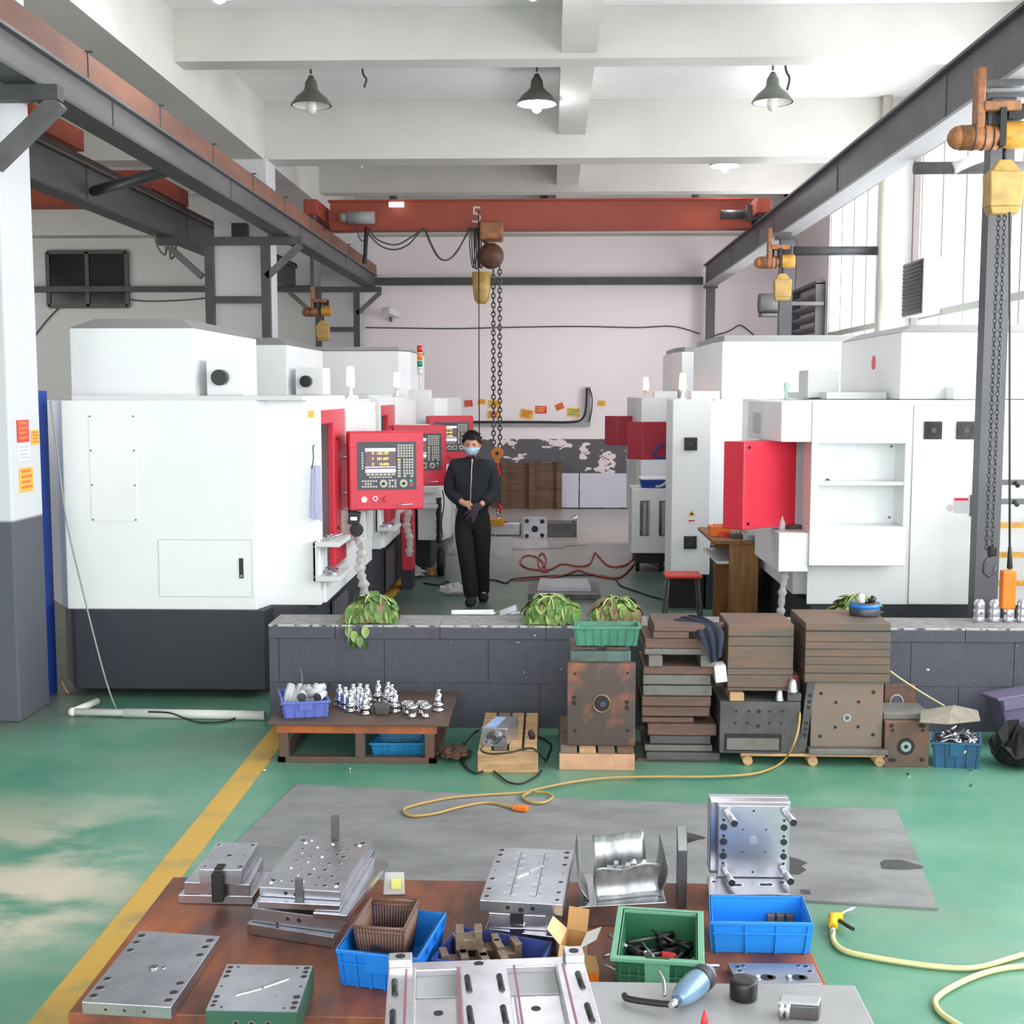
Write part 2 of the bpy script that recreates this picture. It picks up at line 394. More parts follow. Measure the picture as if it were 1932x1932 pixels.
def floor_material():
    m = bpy.data.materials.new('green_epoxy_floor'); m.use_nodes = True
    nt = m.node_tree; N = nt.nodes; L = nt.links; b = N['Principled BSDF']
    tc = N.new('ShaderNodeTexCoord'); sep = N.new('ShaderNodeSeparateXYZ'); L.new(tc.outputs['Object'], sep.inputs[0])
    def noise(scale, detail, stretch=None, rough=0.6):
        n = N.new('ShaderNodeTexNoise'); n.inputs['Scale'].default_value = scale; n.inputs['Detail'].default_value = detail; n.inputs['Roughness'].default_value = rough
        mp = N.new('ShaderNodeMapping'); L.new(tc.outputs['Object'], mp.inputs[0])
        if stretch: mp.inputs['Scale'].default_value = stretch
        L.new(mp.outputs[0], n.inputs['Vector']); return n.outputs['Fac']
    def mr(v, a, c, lo=0, hi=1):
        n = N.new('ShaderNodeMapRange'); L.new(v, n.inputs['Value'])
        n.inputs['From Min'].default_value = a; n.inputs['From Max'].default_value = c
        n.inputs['To Min'].default_value = lo; n.inputs['To Max'].default_value = hi; return n.outputs[0]
    def mul(a, c):
        n = N.new('ShaderNodeMath'); n.operation = 'MULTIPLY'; L.new(a, n.inputs[0])
        if isinstance(c, float): n.inputs[1].default_value = c
        else: L.new(c, n.inputs[1])
        return n.outputs[0]
    def mix(f, a, c):
        n = N.new('ShaderNodeMix'); n.data_type = 'RGBA'
        L.new(f, n.inputs[0])
        for s, q in ((6, a), (7, c)):
            if isinstance(q, tuple): n.inputs[s].default_value = rgb(q)
            else: L.new(q, n.inputs[s])
        return n.outputs[2]
    col = mix(mr(noise(1.6, 6), .35, .68), (74, 138, 114), (110, 154, 132))
    col = mix(mul(mr(noise(0.7, 7, (1, 1.6, 1)), .5, .66), 0.5), col, (122, 132, 118))          # greyish worn film
    # worn through to pale screed on the left of the yellow line
    lz = mul(mr(sep.outputs[0], -1.55, -2.1), mul(mr(sep.outputs[1], 4.2, 4.7), mr(sep.outputs[1], 6.6, 5.2)))
    col = mix(mul(lz, mr(noise(1.7, 8, (.8, 1.3, 1)), .43, .58)), col, (206, 196, 176))
    # far aisle: grey concrete, farthest part paled by painted-in light reflections
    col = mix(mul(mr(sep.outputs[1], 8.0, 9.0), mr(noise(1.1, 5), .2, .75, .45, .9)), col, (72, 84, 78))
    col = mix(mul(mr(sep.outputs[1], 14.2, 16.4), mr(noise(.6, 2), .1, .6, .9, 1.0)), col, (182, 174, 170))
    # brown grime by the left column
    g = mul(mr(sep.outputs[0], -2.9, -3.5), mr(sep.outputs[1], 7.0, 7.8))
    col = mix(mul(g, 0.8), col, (104, 98, 92))
    col = mix(mul(mr(noise(26, 2), .74, .77), mr(sep.outputs[1], 8.5, 7.5)), col, (176, 184, 168))                                   # small paint chips
    L.new(col, b.inputs['Base Color'])
    L.new(mr(noise(3, 4), .3, .7, .3, .4), b.inputs['Roughness'])
    return m
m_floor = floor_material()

def wall_far_material():
    m = bpy.data.materials.new('far_wall_paint'); m.use_nodes = True
    nt = m.node_tree; N = nt.nodes; L = nt.links; b = N['Principled BSDF']; b.inputs['Roughness'].default_value = .8
    tc = N.new('ShaderNodeTexCoord'); sep = N.new('ShaderNodeSeparateXYZ'); L.new(tc.outputs['Object'], sep.inputs[0])
    n = N.new('ShaderNodeTexNoise'); n.inputs['Scale'].default_value = 3.4; n.inputs['Detail'].default_value = 3
    mp = N.new('ShaderNodeMapping'); mp.inputs['Scale'].default_value = (.8, 1, 1.5); L.new(tc.outputs['Object'], mp.inputs[0]); L.new(mp.outputs[0], n.inputs['Vector'])
    def step(v, a, c):
        q = N.new('ShaderNodeMapRange'); L.new(v, q.inputs['Value']); q.inputs['From Min'].default_value = a; q.inputs['From Max'].default_value = c; return q.outputs[0]
    def mix(f, a, c):
        q = N.new('ShaderNodeMix'); q.data_type = 'RGBA'; L.new(f, q.inputs[0])
        for s, w in ((6, a), (7, c)):
            if isinstance(w, tuple): q.inputs[s].default_value = rgb(w)
            else: L.new(w, q.inputs[s])
        return q.outputs[2]
    dado = mix(step(n.outputs['Fac'], .575, .585), (100, 98, 103), (240, 228, 226))
    up = mix(step(sep.outputs[0], -3.6, -3.2), (214, 216, 213), (246, 235, 238))
    L.new(mix(step(sep.outputs[2], 1.27, 1.28), dado, up), b.inputs['Base Color'])
    return m
m_wallfar = wall_far_material()

def column_material():
    m = bpy.data.materials.new('column_two_tone'); m.use_nodes = True
    nt = m.node_tree; N = nt.nodes; L = nt.links; b = N['Principled BSDF']; b.inputs['Roughness'].default_value = .75
    tc = N.new('ShaderNodeTexCoord'); sep = N.new('ShaderNodeSeparateXYZ'); L.new(tc.outputs['Object'], sep.inputs[0])
    q = N.new('ShaderNodeMapRange'); L.new(sep.outputs[2], q.inputs['Value']); q.inputs['From Min'].default_value = 1.30; q.inputs['From Max'].default_value = 1.32
    x = N.new('ShaderNodeMix'); x.data_type = 'RGBA'; L.new(q.outputs[0], x.inputs[0]); x.inputs[6].default_value = rgb((86, 88, 98)); x.inputs[7].default_value = rgb((208, 209, 213))
    L.new(x.outputs[2], b.inputs['Base Color']); return m
m_col2 = column_material()

def wallblock_material():
    m = bpy.data.materials.new('painted_block_wall'); m.use_nodes = True
    nt = m.node_tree; N = nt.nodes; L = nt.links; b = N['Principled BSDF']; b.inputs['Roughness'].default_value = .7
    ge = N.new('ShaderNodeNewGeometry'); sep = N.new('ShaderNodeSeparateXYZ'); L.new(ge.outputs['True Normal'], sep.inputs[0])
    tc = N.new('ShaderNodeTexCoord'); n = N.new('ShaderNodeTexNoise'); n.inputs['Scale'].default_value = 17; n.inputs['Detail'].default_value = 3; L.new(tc.outputs['Object'], n.inputs['Vector'])
    s2 = N.new('ShaderNodeSeparateXYZ'); L.new(tc.outputs['Object'], s2.inputs[0])
    def step(v, a, c):
        q = N.new('ShaderNodeMapRange'); L.new(v, q.inputs['Value']); q.inputs['From Min'].default_value = a; q.inputs['From Max'].default_value = c; return q.outputs[0]
    def mix(f, a, c):
        q = N.new('ShaderNodeMix'); q.data_type = 'RGBA'; L.new(f, q.inputs[0])
        for s, w in ((6, a), (7, c)):
            if isinstance(w, tuple): q.inputs[s].default_value = rgb(w)
            else: L.new(w, q.inputs[s])
        return q.outputs[2]
    mu = N.new('ShaderNodeMath'); mu.operation = 'MULTIPLY'; L.new(step(s2.outputs[2], .645, .66), mu.inputs[0]); L.new(step(n.outputs['Fac'], .42, .5), mu.inputs[1])
    face = mix(step(n.outputs['Fac'], .3, .7), (80, 81, 92), (72, 73, 84))
    face = mix(step(n.outputs['Fac'], .715, .72), face, (200, 200, 200))
    face = mix(mu.outputs[0], face, (206, 204, 202))
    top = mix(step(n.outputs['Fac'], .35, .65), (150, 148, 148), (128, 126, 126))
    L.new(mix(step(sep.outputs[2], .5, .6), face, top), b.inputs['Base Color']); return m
m_lowwall = wallblock_material()

m_tube_on = M('lit_tube_glass', (255, 255, 255), 0.3, emit=(250, 252, 255), estr=2.2)
# ---------------- the hall ----------------
XL, XR, YB, YF, ZC = -12.0, 4.35, -6.6, 22.75, 5.61
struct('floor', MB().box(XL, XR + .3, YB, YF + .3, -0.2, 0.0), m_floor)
struct('ceiling', MB().box(XL, XR + .3, YB, YF + .3, ZC, ZC + .25), m_slab)
struct('wall_far', MB().box(XL, XR + .3, YF, YF + .25, 0, ZC), m_wallfar)
struct('wall_left', MB().box(XL - .25, XL, YB, YF, 0, ZC), m_plaster)
# right wall: low parapet, lintel, piers between the window bays and the solid far bay
wr = MB()
wr.box(XR, XR + .25, YB, 19.7, 0, 1.15); wr.box(XR, XR + .25, YB, 19.7, 4.95, ZC); wr.box(XR, XR + .25, 19.7, YF, 0, ZC)
for a, c in ((14.95, 16.0), (7.9, 8.65), (.6, 1.2), (YB, -5.8)): wr.box(XR, XR + .25, a, c, 1.15, 4.95)
struct('wall_right', wr, M('right_wall_paint', (226, 216, 217), .85))
bays = [(16.0, 19.7), (8.65, 14.95), (1.2, 7.9), (-5.8, .6)]
for n, (a, c) in enumerate(bays):
    w = MB(); X0, X1 = XR + .02, XR + .08
    k = max(3, round((c - a) / .78))
    for i in range(k + 1):
        y = a + (c - a) * i / k; w.box(X0, X1, y - .022, y + .022, 1.15, 4.95)
    for z in (1.18, 3.02, 4.92): w.box(X0 - .01, X1 + .01, a, c, z - .04, z + .04)
    o = struct('window_%d' % (n + 1), w, m_frame)
    p = part(o, 'pane', MB().box(XR + .045, XR + .055, a, c, 1.15, 4.95), m_glass)
# trim: reveals of the long window bays
# pilasters on the right wall
for n, y in enumerate((15.215, 8.065)):
    struct('column', MB().box(4.05, 4.34, y, y + .5, 0, ZC), m_colw)
struct('column', MB().box(4.12, 4.34, 22.3, 22.74, 0, ZC), m_colw)
# columns of the left row, whitewashed over a grey dado
for y in (7.75, 15.175, 22.2):
    struct('column', MB().box(-4.08, -3.42, y, y + .48, 0, 4.95), m_col2, b=.012)
struct('column', MB().box(-4.08, -3.42, .9, 1.4, 0, 4.95), m_col2, b=.012)
# concrete beams
bm = MB().box(-4.05, -3.45, YB, YF, 4.93, ZC - .001)
struct('ceiling_beam', bm, m_plaster)
struct('ceiling_beam', MB().box(.1, .42, YB, YF, 5.2, ZC - .001), m_plaster)
for y, z, w in ((.9, 4.93, .45), (4.5, 5.15, .3), (8.05, 4.93, .45), (11.6, 5.15, .3), (15.2, 4.93, .45), (18.8, 5.1, .3), (22.3, 4.93, .44)):
    struct('ceiling_beam', MB().box(-3.45, XR, y, y + w, z, ZC - .001), m_plaster)
    struct('ceiling_beam', MB().box(XL, -4.05, y, y + w, z, ZC - .001), m_plaster)
# yellow floor lines
yl = M('yellow_floor_line_paint', (204, 160, 62), .45, c2=(150, 138, 86), scale=3.2, detail=6, lo=.52, hi=.76)
struct('trim_1', MB().box(-1.76, -1.615, 1.0, 15.5, 0, .003), yl)
# ---- grey block parapet across the aisle ----
lw = MB(); Y0, Y1, X0, X1 = 7.7, 8.06, -1.78, 3.28
cap = [PX(p, 7.7, 1190) for p in (632, 830, 1030, 1228, 1432, 1640, 1822)]
cap = [X0] + cap + [X1]
for a, c in zip(cap, cap[1:]): lw.box(a + .002, c - .002, Y0, Y1, .575, .662)
c1 = [X0] + [PX(p, 7.7, 1250) for p in (526, 725, 921, 1120, 1325, 1530, 1719, 1914)] + [X1]
for a, c in zip(c1, c1[1:]): lw.box(a + .002, c - .002, Y0 + .008, Y1 - .008, .29, .571)
c2 = [X0] + [PX(p, 7.7, 1340) for p in (620, 820, 1018, 1220, 1420, 1620, 1808)] + [X1]
for a, c in zip(c2, c2[1:]): lw.box(a + .002, c - .002, Y0 + .008, Y1 - .008, .0, .286)
lw.box(X0 + .01, X1 - .01, Y0 + .02, Y1 - .02, 0, .64)
struct('wall_parapet', lw, m_lowwall)

# window of the left bay, in the far wall
a = pt(90, 476, Y=YF - .02); c = pt(242, 578, Y=YF - .02)
w = MB(); mid = (a.x + c.x) / 2
for x in (a.x, mid, c.x): w.box(x - .035, x + .035, YF - .07, YF - .01, c.z, a.z)
for z in (c.z, a.z): w.box(a.x, c.x, YF - .07, YF - .01, z - .035, z + .035)
o = struct('window_5', w, M('bronze_window_frame', (84, 82, 80), .5))
part(o, 'pane', MB().box(a.x, c.x, YF - .04, YF - .03, c.z, a.z), m_dglass)

# ---- steel pipe run and conduits on the far wall ----
z = PZ(531, YF - .1)
wsolo('steel_pipe', 'long grey steel pipe running along the white end wall at crane height', 'pipe',
      MB().box(-3.4, 2.75, YF - .2, YF - .04, z - .065, z + .065), m_steelq, (0, YF - .12, z))
z = PZ(546, YF - .1, 200)
wsolo('steel_pipe', 'dark steel pipe crossing the wall below the sliding window in the left bay', 'pipe',
      MB().box(-11.5, -4.3, YF - .2, YF - .04, z - .05, z + .05), m_steelq, (-8, YF - .12, z))
def wire(name, label, cat, pts, r, mat, n=6, k=6):
    P = smooth_path(pts, k); b = P[0]
    return wsolo(name, label, cat, MB().tube(P, r, n), mat, (b.x, b.y, b.z))
wire('wall_wire', 'thin sagging wire strung across the pinkish end wall', 'wire', [pt(x, y, Y=YF - .03) for x, y in ((690, 618), (760, 619), (860, 620), (990, 617), (1100, 616), (1200, 618), (1270, 616), (1320, 630))], .012, m_cable)
wire('wall_wire', 'short wire looping up and down right of the far crane post', 'wire', [pt(x, y, Y=YF - .03) for x, y in ((1345, 634), (1375, 625), (1395, 614), (1410, 622), (1425, 635))], .012, m_cable)
wire('wall_wire', 'loose cable drooping under the dark window in the left bay', 'wire', [pt(x, y, Y=YF - .03) for x, y in ((60, 640), (120, 575), (200, 560), (270, 568), (350, 566), (410, 560))], .012, m_cable)
tr = MB(); z1 = PZ(797, YF - .08); z0 = PZ(804, YF - .08); x0 = PX(870, YF - .08, 800); x1 = PX(1114, YF - .08, 800); zt = PZ(730, YF - .08)
tr.box(x0, x1, YF - .1, YF - .002, z0, z1); tr.box(x1 - .07, x1, YF - .1, YF - .002, z1, zt)
q = wsolo('cable_tray', 'L-shaped grey cable tray with a black cable on the end wall', 'cable tray', tr, m_flange, ((x0 + x1) / 2, YF - .05, z0))
tb = MB().tube(smooth_path([pt(870, 796, Y=YF - .13), pt(1000, 796, Y=YF - .13), pt(1080, 796, Y=YF - .13), pt(1100, 788, Y=YF - .13), pt(1106, 765, Y=YF - .13), pt(1107, 732, Y=YF - .13)]), .022, 6)
tb.tube(smooth_path([pt(1112, 732, Y=YF - .13), pt(1117, 750, Y=YF - .13), pt(1116, 775, Y=YF - .13), pt(1112, 796, Y=YF - .13)]), .012, 6)
wpart(q, q, 'cable', tb, m_rubber)

# ---- posters ----
def poster(px, py, w, h, tilt, mats, label, Y=YF - .012):
    c = pt(px, py, Y=Y); s = Y / FPX; W2, H2 = w * s / 2, h * s / 2
    mb = MB().box(-W2, W2, -.004, .004, -H2, H2)
    for i in range(3):
        zz = H2 * (.55 - .5 * i); mb.box(-W2 * .8, W2 * (.8 - .2 * i), -.006, -.0035, zz - H2 * .12, zz + H2 * .12, 1)
    return solo('poster', label, 'poster', mb, mats, c, rot=(0, R(tilt), 0))
for a in ((884, 761, 15, 12, -6, (m_por, m_poo), 'small red safety poster, leftmost on the end wall'),
          (909, 758, 14, 10, 0, (m_poy, m_poo), 'small plain yellow safety poster beside the leftmost red one'),
          (933, 762, 22, 14, 0, (m_poy, m_poo), 'yellow poster behind the hoist chain, upper of the pair'),
          (932, 782, 23, 15, 0, (m_poy, m_por), 'yellow and orange poster behind the hoist chain, lower of the pair'),
          (994, 781, 24, 17, 10, (m_poy, m_por), 'tilted yellow poster with orange lettering right of the hoist chain'),
          (1021, 773, 21, 14, 0, (m_por, m_poy), 'level red poster with yellow lettering on the end wall'),
          (1056, 767, 15, 12, -22, (m_poo, m_por), 'small orange poster hung well askew on the end wall'),
          (1082, 778, 23, 16, 4, (m_poy, m_sgr), 'yellow poster with greenish print left of the cable tray'),
          (1135, 761, 14, 10, 2, (m_poy, m_poo), 'small yellow poster right of the upright cable tray')): poster(*a)
def side_poster(px0, py0, px1, py1, mats, label, name='poster'):
    a = pt(px0, py0, x=-3.418); c = pt(px1, py1, x=-3.418)
    mb = MB(); y0, y1 = sorted((a.y, c.y)); z0, z1 = sorted((a.z, c.z))
    mb.box(-.002, .004, 0, y1 - y0, 0, z1 - z0)
    for i in range(4): mb.box(.003, .006, (y1 - y0) * .1, (y1 - y0) * (.9 - .1 * (i % 2)), (z1 - z0) * (.14 + .22 * i), (z1 - z0) * (.26 + .22 * i), 1)
    return solo(name, label, 'poster', mb, mats, (-3.417, y0, z0))
side_poster(31, 793, 54, 833, (m_por, m_poo), 'red and orange poster on the near left column')
side_poster(58, 812, 73, 838, (m_poy, m_poo), 'narrow yellow poster beside the red one on the near column')
side_poster(36, 884, 62, 925, (m_poy, m_poo), 'yellow and orange poster lowest on the near left column')
side_poster(33, 840, 56, 868, (m_paper, m_paperg), 'torn white notice between the posters on the near column')

# ---- crane runway beams ----
def runway(name, label, x, z0, z1, w, matw, matf, rail=None, y0=-6.0, y1=22.4, clips=True):
    r = thing(name, label, 'crane beam', (x, 0, z0))
    h = z1 - z0
    web = MB().box(-w * .5, w * .5, y0, y1, .02, h - .02)
    part(r, 'web', web, matw)
    part(r, 'lower_flange', MB().box(-w * .5 - .045, w * .5 + .045, y0, y1, 0, .022), matf)
    part(r, 'upper_flange', MB().box(-w * .5 - .045, w * .5 + .045, y0, y1, h - .022, h), matw)
    j = MB()
    for y in [k for k in (2.2, 5.6, 9.0, 12.3, 15.7, 19.2)]: j.box(w * .5 - .002, w * .5 + .006, y - .012, y + .012, .02, h - .02)
    for y in (2.2, 5.6, 9.0, 12.3, 15.7, 19.2): j.box(-w * .5 - .006, -w * .5 + .002, y - .012, y + .012, .02, h - .02)
    part(r, 'stiffener', j, m_steelq)
    if rail:
        part(r, 'rail', MB().box(w * .12, w * .5 + .03, y0, y1, h, h + rail[1]), rail[0])
        if clips:
            c = MB(); y = y0 + .5
            while y < y1:
                c.box(w * .5 + .028, w * .5 + .036, y, y + .015, h, h + rail[1]); c.cyl((w * .5 + .0, y, h + rail[1] + .008), (w * .5 + .07, y, h + rail[1] + .008), .008, n=6); y += 1.55
            part(r, 'rail_clip', c, m_steelq)
    return r
runway('crane_runway_beam', 'grey steel crane runway beam with rust-orange rail along the left of the aisle', -3.19, 3.98, 4.22, .12, m_steelp, m_steelq, (m_rail, .17))
runway('crane_runway_beam', 'dark grey runway beam of the left bay, seen through between the columns', -4.62, 3.98, 4.36, .12, m_steelp, m_steelq, (m_railD, .06), clips=False)
runway('crane_runway_beam', 'dark slate steel crane runway beam rising to the upper right by the windows', 2.84, 4.0, 4.38, .13, m_steelr, m_flange, (m_railD, .05), clips=False)

# support frames clasping the left columns
def support_frame(y, label, box=False):
    r = thing('runway_support_frame', label, 'steel frame', (-3.75, y, 0), group='frames carrying the left runway beams')
    t = .09; zt = 3.98
    part(r, 'crossbar', MB().box(-.96, .78, -.12, -.02, zt - t, zt), m_steelq)
    if y > 8:
        part(r, 'crossbar', MB().box(-.36, .36, -.1, -.02, 3.2, 3.28), m_steelq)
        part(r, 'crossbar', MB().box(-.36, .36, -.1, -.02, 2.3, 2.38), m_steelq)
    for x in (-.34, .34): part(r, 'upright', MB().box(x - .05, x + .05, -.11, -.012, 2.3, zt - t), m_steelq) if y > 8 else None
    for s in (-1, 1):
        mb = MB(); mb.cb(((-.64 if s < 0 else .56), -.065, 3.70), (.10 if y < 8 else .07, .09, .56), (0, R(-48 * s) * -1, 0)); part(r, 'brace', mb, m_steelp)
    if box: part(r, 'sensor_box', MB().box(-.05, .13, -.13, .0, zt, zt + .16), m_black)
    return r
support_frame(7.7, 'grey bracket frame on the near left column, partly out of frame')
support_frame(15.05, 'grey ladder-like bracket frame clasping the middle left column', True)
support_frame(22.1, 'small bracket frame on the farthest left column behind the hoist')

# posts of the right runway beam with ties back to the wall
def post(y, label, zb=0.0):
    r = thing('runway_post', label, 'steel post', (2.86, y, 0), group='posts carrying the right runway beam')
    part(r, 'shaft', MB().box(-.075, .075, -.06, .06, 0, 4.0), m_steelr)
    part(r, 'cap_plate', MB().box(-.12, .12, -.1, .1, 3.97, 4.0), m_steelq)
    return r
pr = post(8.15, 'thick grey steel post with chains in front, nearest on the right')
post(15.3, 'grey steel post under the runway beam, middle of the right row')
post(22.35, 'thin dark steel post against the end wall')
def tie(p0, p1, r, label, mat=m_steelp):
    b = Vector(p0); return wsolo('tie_bar', label, 'tie bar', MB().cyl(p0, p1, r, n=10), mat, (b.x, b.y, b.z))
tie((2.93, 15.3, 3.83), (4.05, 15.3, 3.83), .055, 'round steel tie bar from the middle post to the wall pilaster', m_steelq)
tie((2.94, 10.3, 3.93), (4.34, 10.3, 3.93), .05, 'grey tie bar from the runway beam across the bright near window', m_steelp)
wsolo('rain_pipe', 'pale round downpipe beside the window pilaster', 'pipe', MB().cyl((3.98, 15.12, 1), (3.98, 15.12, ZC), .06, n=12), M('cream_pipe', (206, 204, 190), .4), (3.98, 15.12, 1))

# ---- orange bridge crane number 5 ----
GY = 17.2
g = thing('bridge_crane', 'orange bridge crane girder numbered 5 spanning the aisle', 'crane', (0, GY, 4.35))
sk = Matrix.Rotation(R(-0.6), 4, 'Z')
part(g, 'girder', MB().box(-3.0, 2.72, -.1, .1, 0, .36).tr(sk), m_girder)
part(g, 'top_flange', MB().box(-3.02, 2.74, -.15, .15, .36, .385).tr(sk), m_girdr)
part(g, 'bottom_flange', MB().box(-3.0, 2.72, -.14, .14, -.02, 0).tr(sk), m_girdr)
for sx in (-3.14, 2.78):
    e = MB().box(sx - .09, sx + .09, -.75, .75, .1, .3); part(g, 'end_truck', e, m_girdr, b=.01)
for sx in (-3.14, 2.78):
    for y in (-.6, .6): part(g, 'wheel', MB().cyl((sx - .05, y, .11), (sx + .05, y, .11), .07, n=16), m_steeld)
part(g, 'drive_motor', MB().cyl((-2.72, -.3, .12), (-2.36, -.3, .12), .085, n=16).cyl((-2.82, -.3, .12), (-2.72, -.3, .12), .06, n=12), M('motor_grey', (150, 152, 150), .5))
part(g, 'drive_motor', MB().cyl((2.28, -.3, .14), (2.6, -.3, .14), .06, n=16).cb((2.7, -.3, .16), (.16, .16, .2)), m_steelq)
text(g, '5', .32, M('pale_stencil_paint', (206, 176, 170), .6), (PX(899, GY - .12, 410), -.105, .17), (R(90), 0, 0), ext=.002)
fe = MB()
def fest(pts, r=.011):
    fe.tube(smooth_path([Vector((PX(x, GY - .2, y), -.2, PZ(y, GY - .2, x) - 4.35)) for x, y in pts], 5), r, 6)
fest([(690, 428), (700, 447), (720, 465), (745, 471), (770, 462), (788, 442), (800, 430)])
fest([(696, 432), (712, 452), (745, 462), (772, 450), (798, 431)])
fest([(800, 430), (812, 460), (826, 485), (842, 491), (860, 478), (876, 450), (886, 430)])
fest([(803, 432), (815, 463), (830, 487), (845, 490), (862, 474), (888, 430)])
fest([(672, 425), (676, 445), (684, 455), (692, 448)], .008)
for k in range(5): fest([(888 + k * 3, 430), (886 + k * 4, 460), (889 + k * 4, 490 + 6 * (k % 3)), (893 + k * 4, 505), (896 + k * 3, 470), (895 + k * 3, 430)], .009)
part(g, 'festoon_cable', fe, m_cable)
fe = MB(); fest([(692, 430), (690, 460), (689, 480), (687, 497)], .03); part(g, 'hanging_cable_bundle', fe, m_dark)

HX = PX(925, GY - .25, 470)
h = thing('chain_hoist', 'rusty chain hoist with yellow bucket hanging from the orange crane over the aisle', 'hoist', (HX, GY - .25, 3.86))
def LZ(py): return PZ(py, GY - .25, 925) - 3.86
def LX(px): return PX(px, GY - .25, 700) - HX
part(h, 'trolley', MB().cb((.02, .0, (LZ(420) + LZ(455)) / 2), (.31, .36, LZ(420) - LZ(455))), m_hoist, b=.03)
part(h, 'drum', MB().ball((0.01, 0, LZ(483)), .175, 20, sx=1, sy=1.2, sz=1).cyl((-.06, 0, LZ(460)), (-.06, 0, LZ(452)), .03), m_hoistb)
part(h, 'chain_bucket', MB().lathe([(.06, LZ(573)), (.1, LZ(566)), (.115, LZ(548)), (.128, LZ(514)), (.118, LZ(514)), (.11, LZ(530))], 20, (LX(909), -.02, 0)), m_bucket)
def chain(root, x, y, z0, z1, name='chain', step=.055, r=.008, w=.019):
    mb = MB(); z = z1; i = 0
    while z > z0:
        c = []
        for q in range(8):
            a = 2 * math.pi * q / 8; u, t = w * math.cos(a), (step * .62) * math.sin(a)
            c.append((x + (u if i % 2 else 0), y + (0 if i % 2 else u), z - step / 2 + t))
        mb.tube(c, r, 5, closed=True); z -= step; i += 1
    return part(root, name, mb, m_chain)
chain(h, LX(931), 0, LZ(850), LZ(510), step=.062, r=.011, w=.025)
chain(h, LX(943), 0, LZ(850), LZ(500), step=.062, r=.011, w=.025)
part(h, 'pull_cord', MB().tube([(LX(905), -.15, LZ(400)), (LX(905), -.15, LZ(820))], .008, 6), m_rubber)
hb = MB().cyl((LX(938), -.05, LZ(855)), (LX(938), .05, LZ(855)), .085, n=20).cb((LX(938), 0, LZ(866)), (.07, .09, .12)); hb.cyl((LX(938), -.056, LZ(855)), (LX(938), .056, LZ(855)), .025, m=1)
part(h, 'hook_block', hb, (m_hook, m_hole), b=.006)
hk = MB().tube([(LX(938), 0, LZ(868)), (LX(940), 0, LZ(885)), (LX(943), 0, LZ(892)), (LX(941), 0, LZ(900)), (LX(936), 0, LZ(898))], .018, 8)
part(h, 'hook', hk, m_tilered)
chain(h, LX(938), -.01, LZ(952), LZ(898), 'sling_chain', step=.05, r=.009, w=.02); chain(h, LX(943), .01, LZ(952), LZ(898), 'sling_chain', step=.05, r=.009, w=.02)
part(h, 'sling_hook', MB().tube([(LX(940), 0, LZ(950)), (LX(945), 0, LZ(958)), (LX(942), 0, LZ(966)), (LX(936), 0, LZ(963))], .02, 8), m_tilered)
part(h, 'shackle', MB().cyl((LX(939), 0, LZ(962)), (LX(939), 0, LZ(979)), .018, n=8).ball((LX(939), 0, LZ(980)), .035, 10), m_chrome)
part(h, 'magnet', MB().cb((LX(937), 0, LZ(985)), (.20, .16, .1)).cyl((LX(950), 0, LZ(985)), (LX(958), 0, LZ(985)), .012, m=1), (m_magnet, m_tilered), b=.01)

# ---- cranes of the left bay ----
g4 = thing('bridge_crane', 'orange crane girder numbered 4 in the left bay behind the runway beam', 'crane', (-8, 15.0, 4.36))
part(g4, 'girder', MB().box(-3.9, 3.2, -.1, .1, .0, .4), m_girder)
part(g4, 'bottom_flange', MB().box(-3.9, 3.2, -.14, .14, -.02, 0), m_girdr)
part(g4, 'end_truck', MB().box(3.29, 3.47, -.7, .7, .08, .28), m_girdr, b=.01)
part(g4, 'drive_motor', MB().cb((3.1, -.35, .12), (.3, .2, .16)), m_steelp, b=.02)
text(g4, '4', .34, M('white_stencil_paint', (232, 224, 220), .6), (PX(143, 14.88, 372) + 8, -.105, .12), (R(90), 0, 0), ext=.002)
g3 = thing('bridge_crane', 'nearer orange crane end visible behind the near left bracket', 'crane', (-8, 11.6, 4.4))
part(g3, 'girder', MB().box(-3.9, 3.1, -.1, .1, .08, .42), m_girder)
part(g3, 'end_truck', MB().box(3.29, 3.47, -.6, .6, .06, .26), m_girder, b=.01)
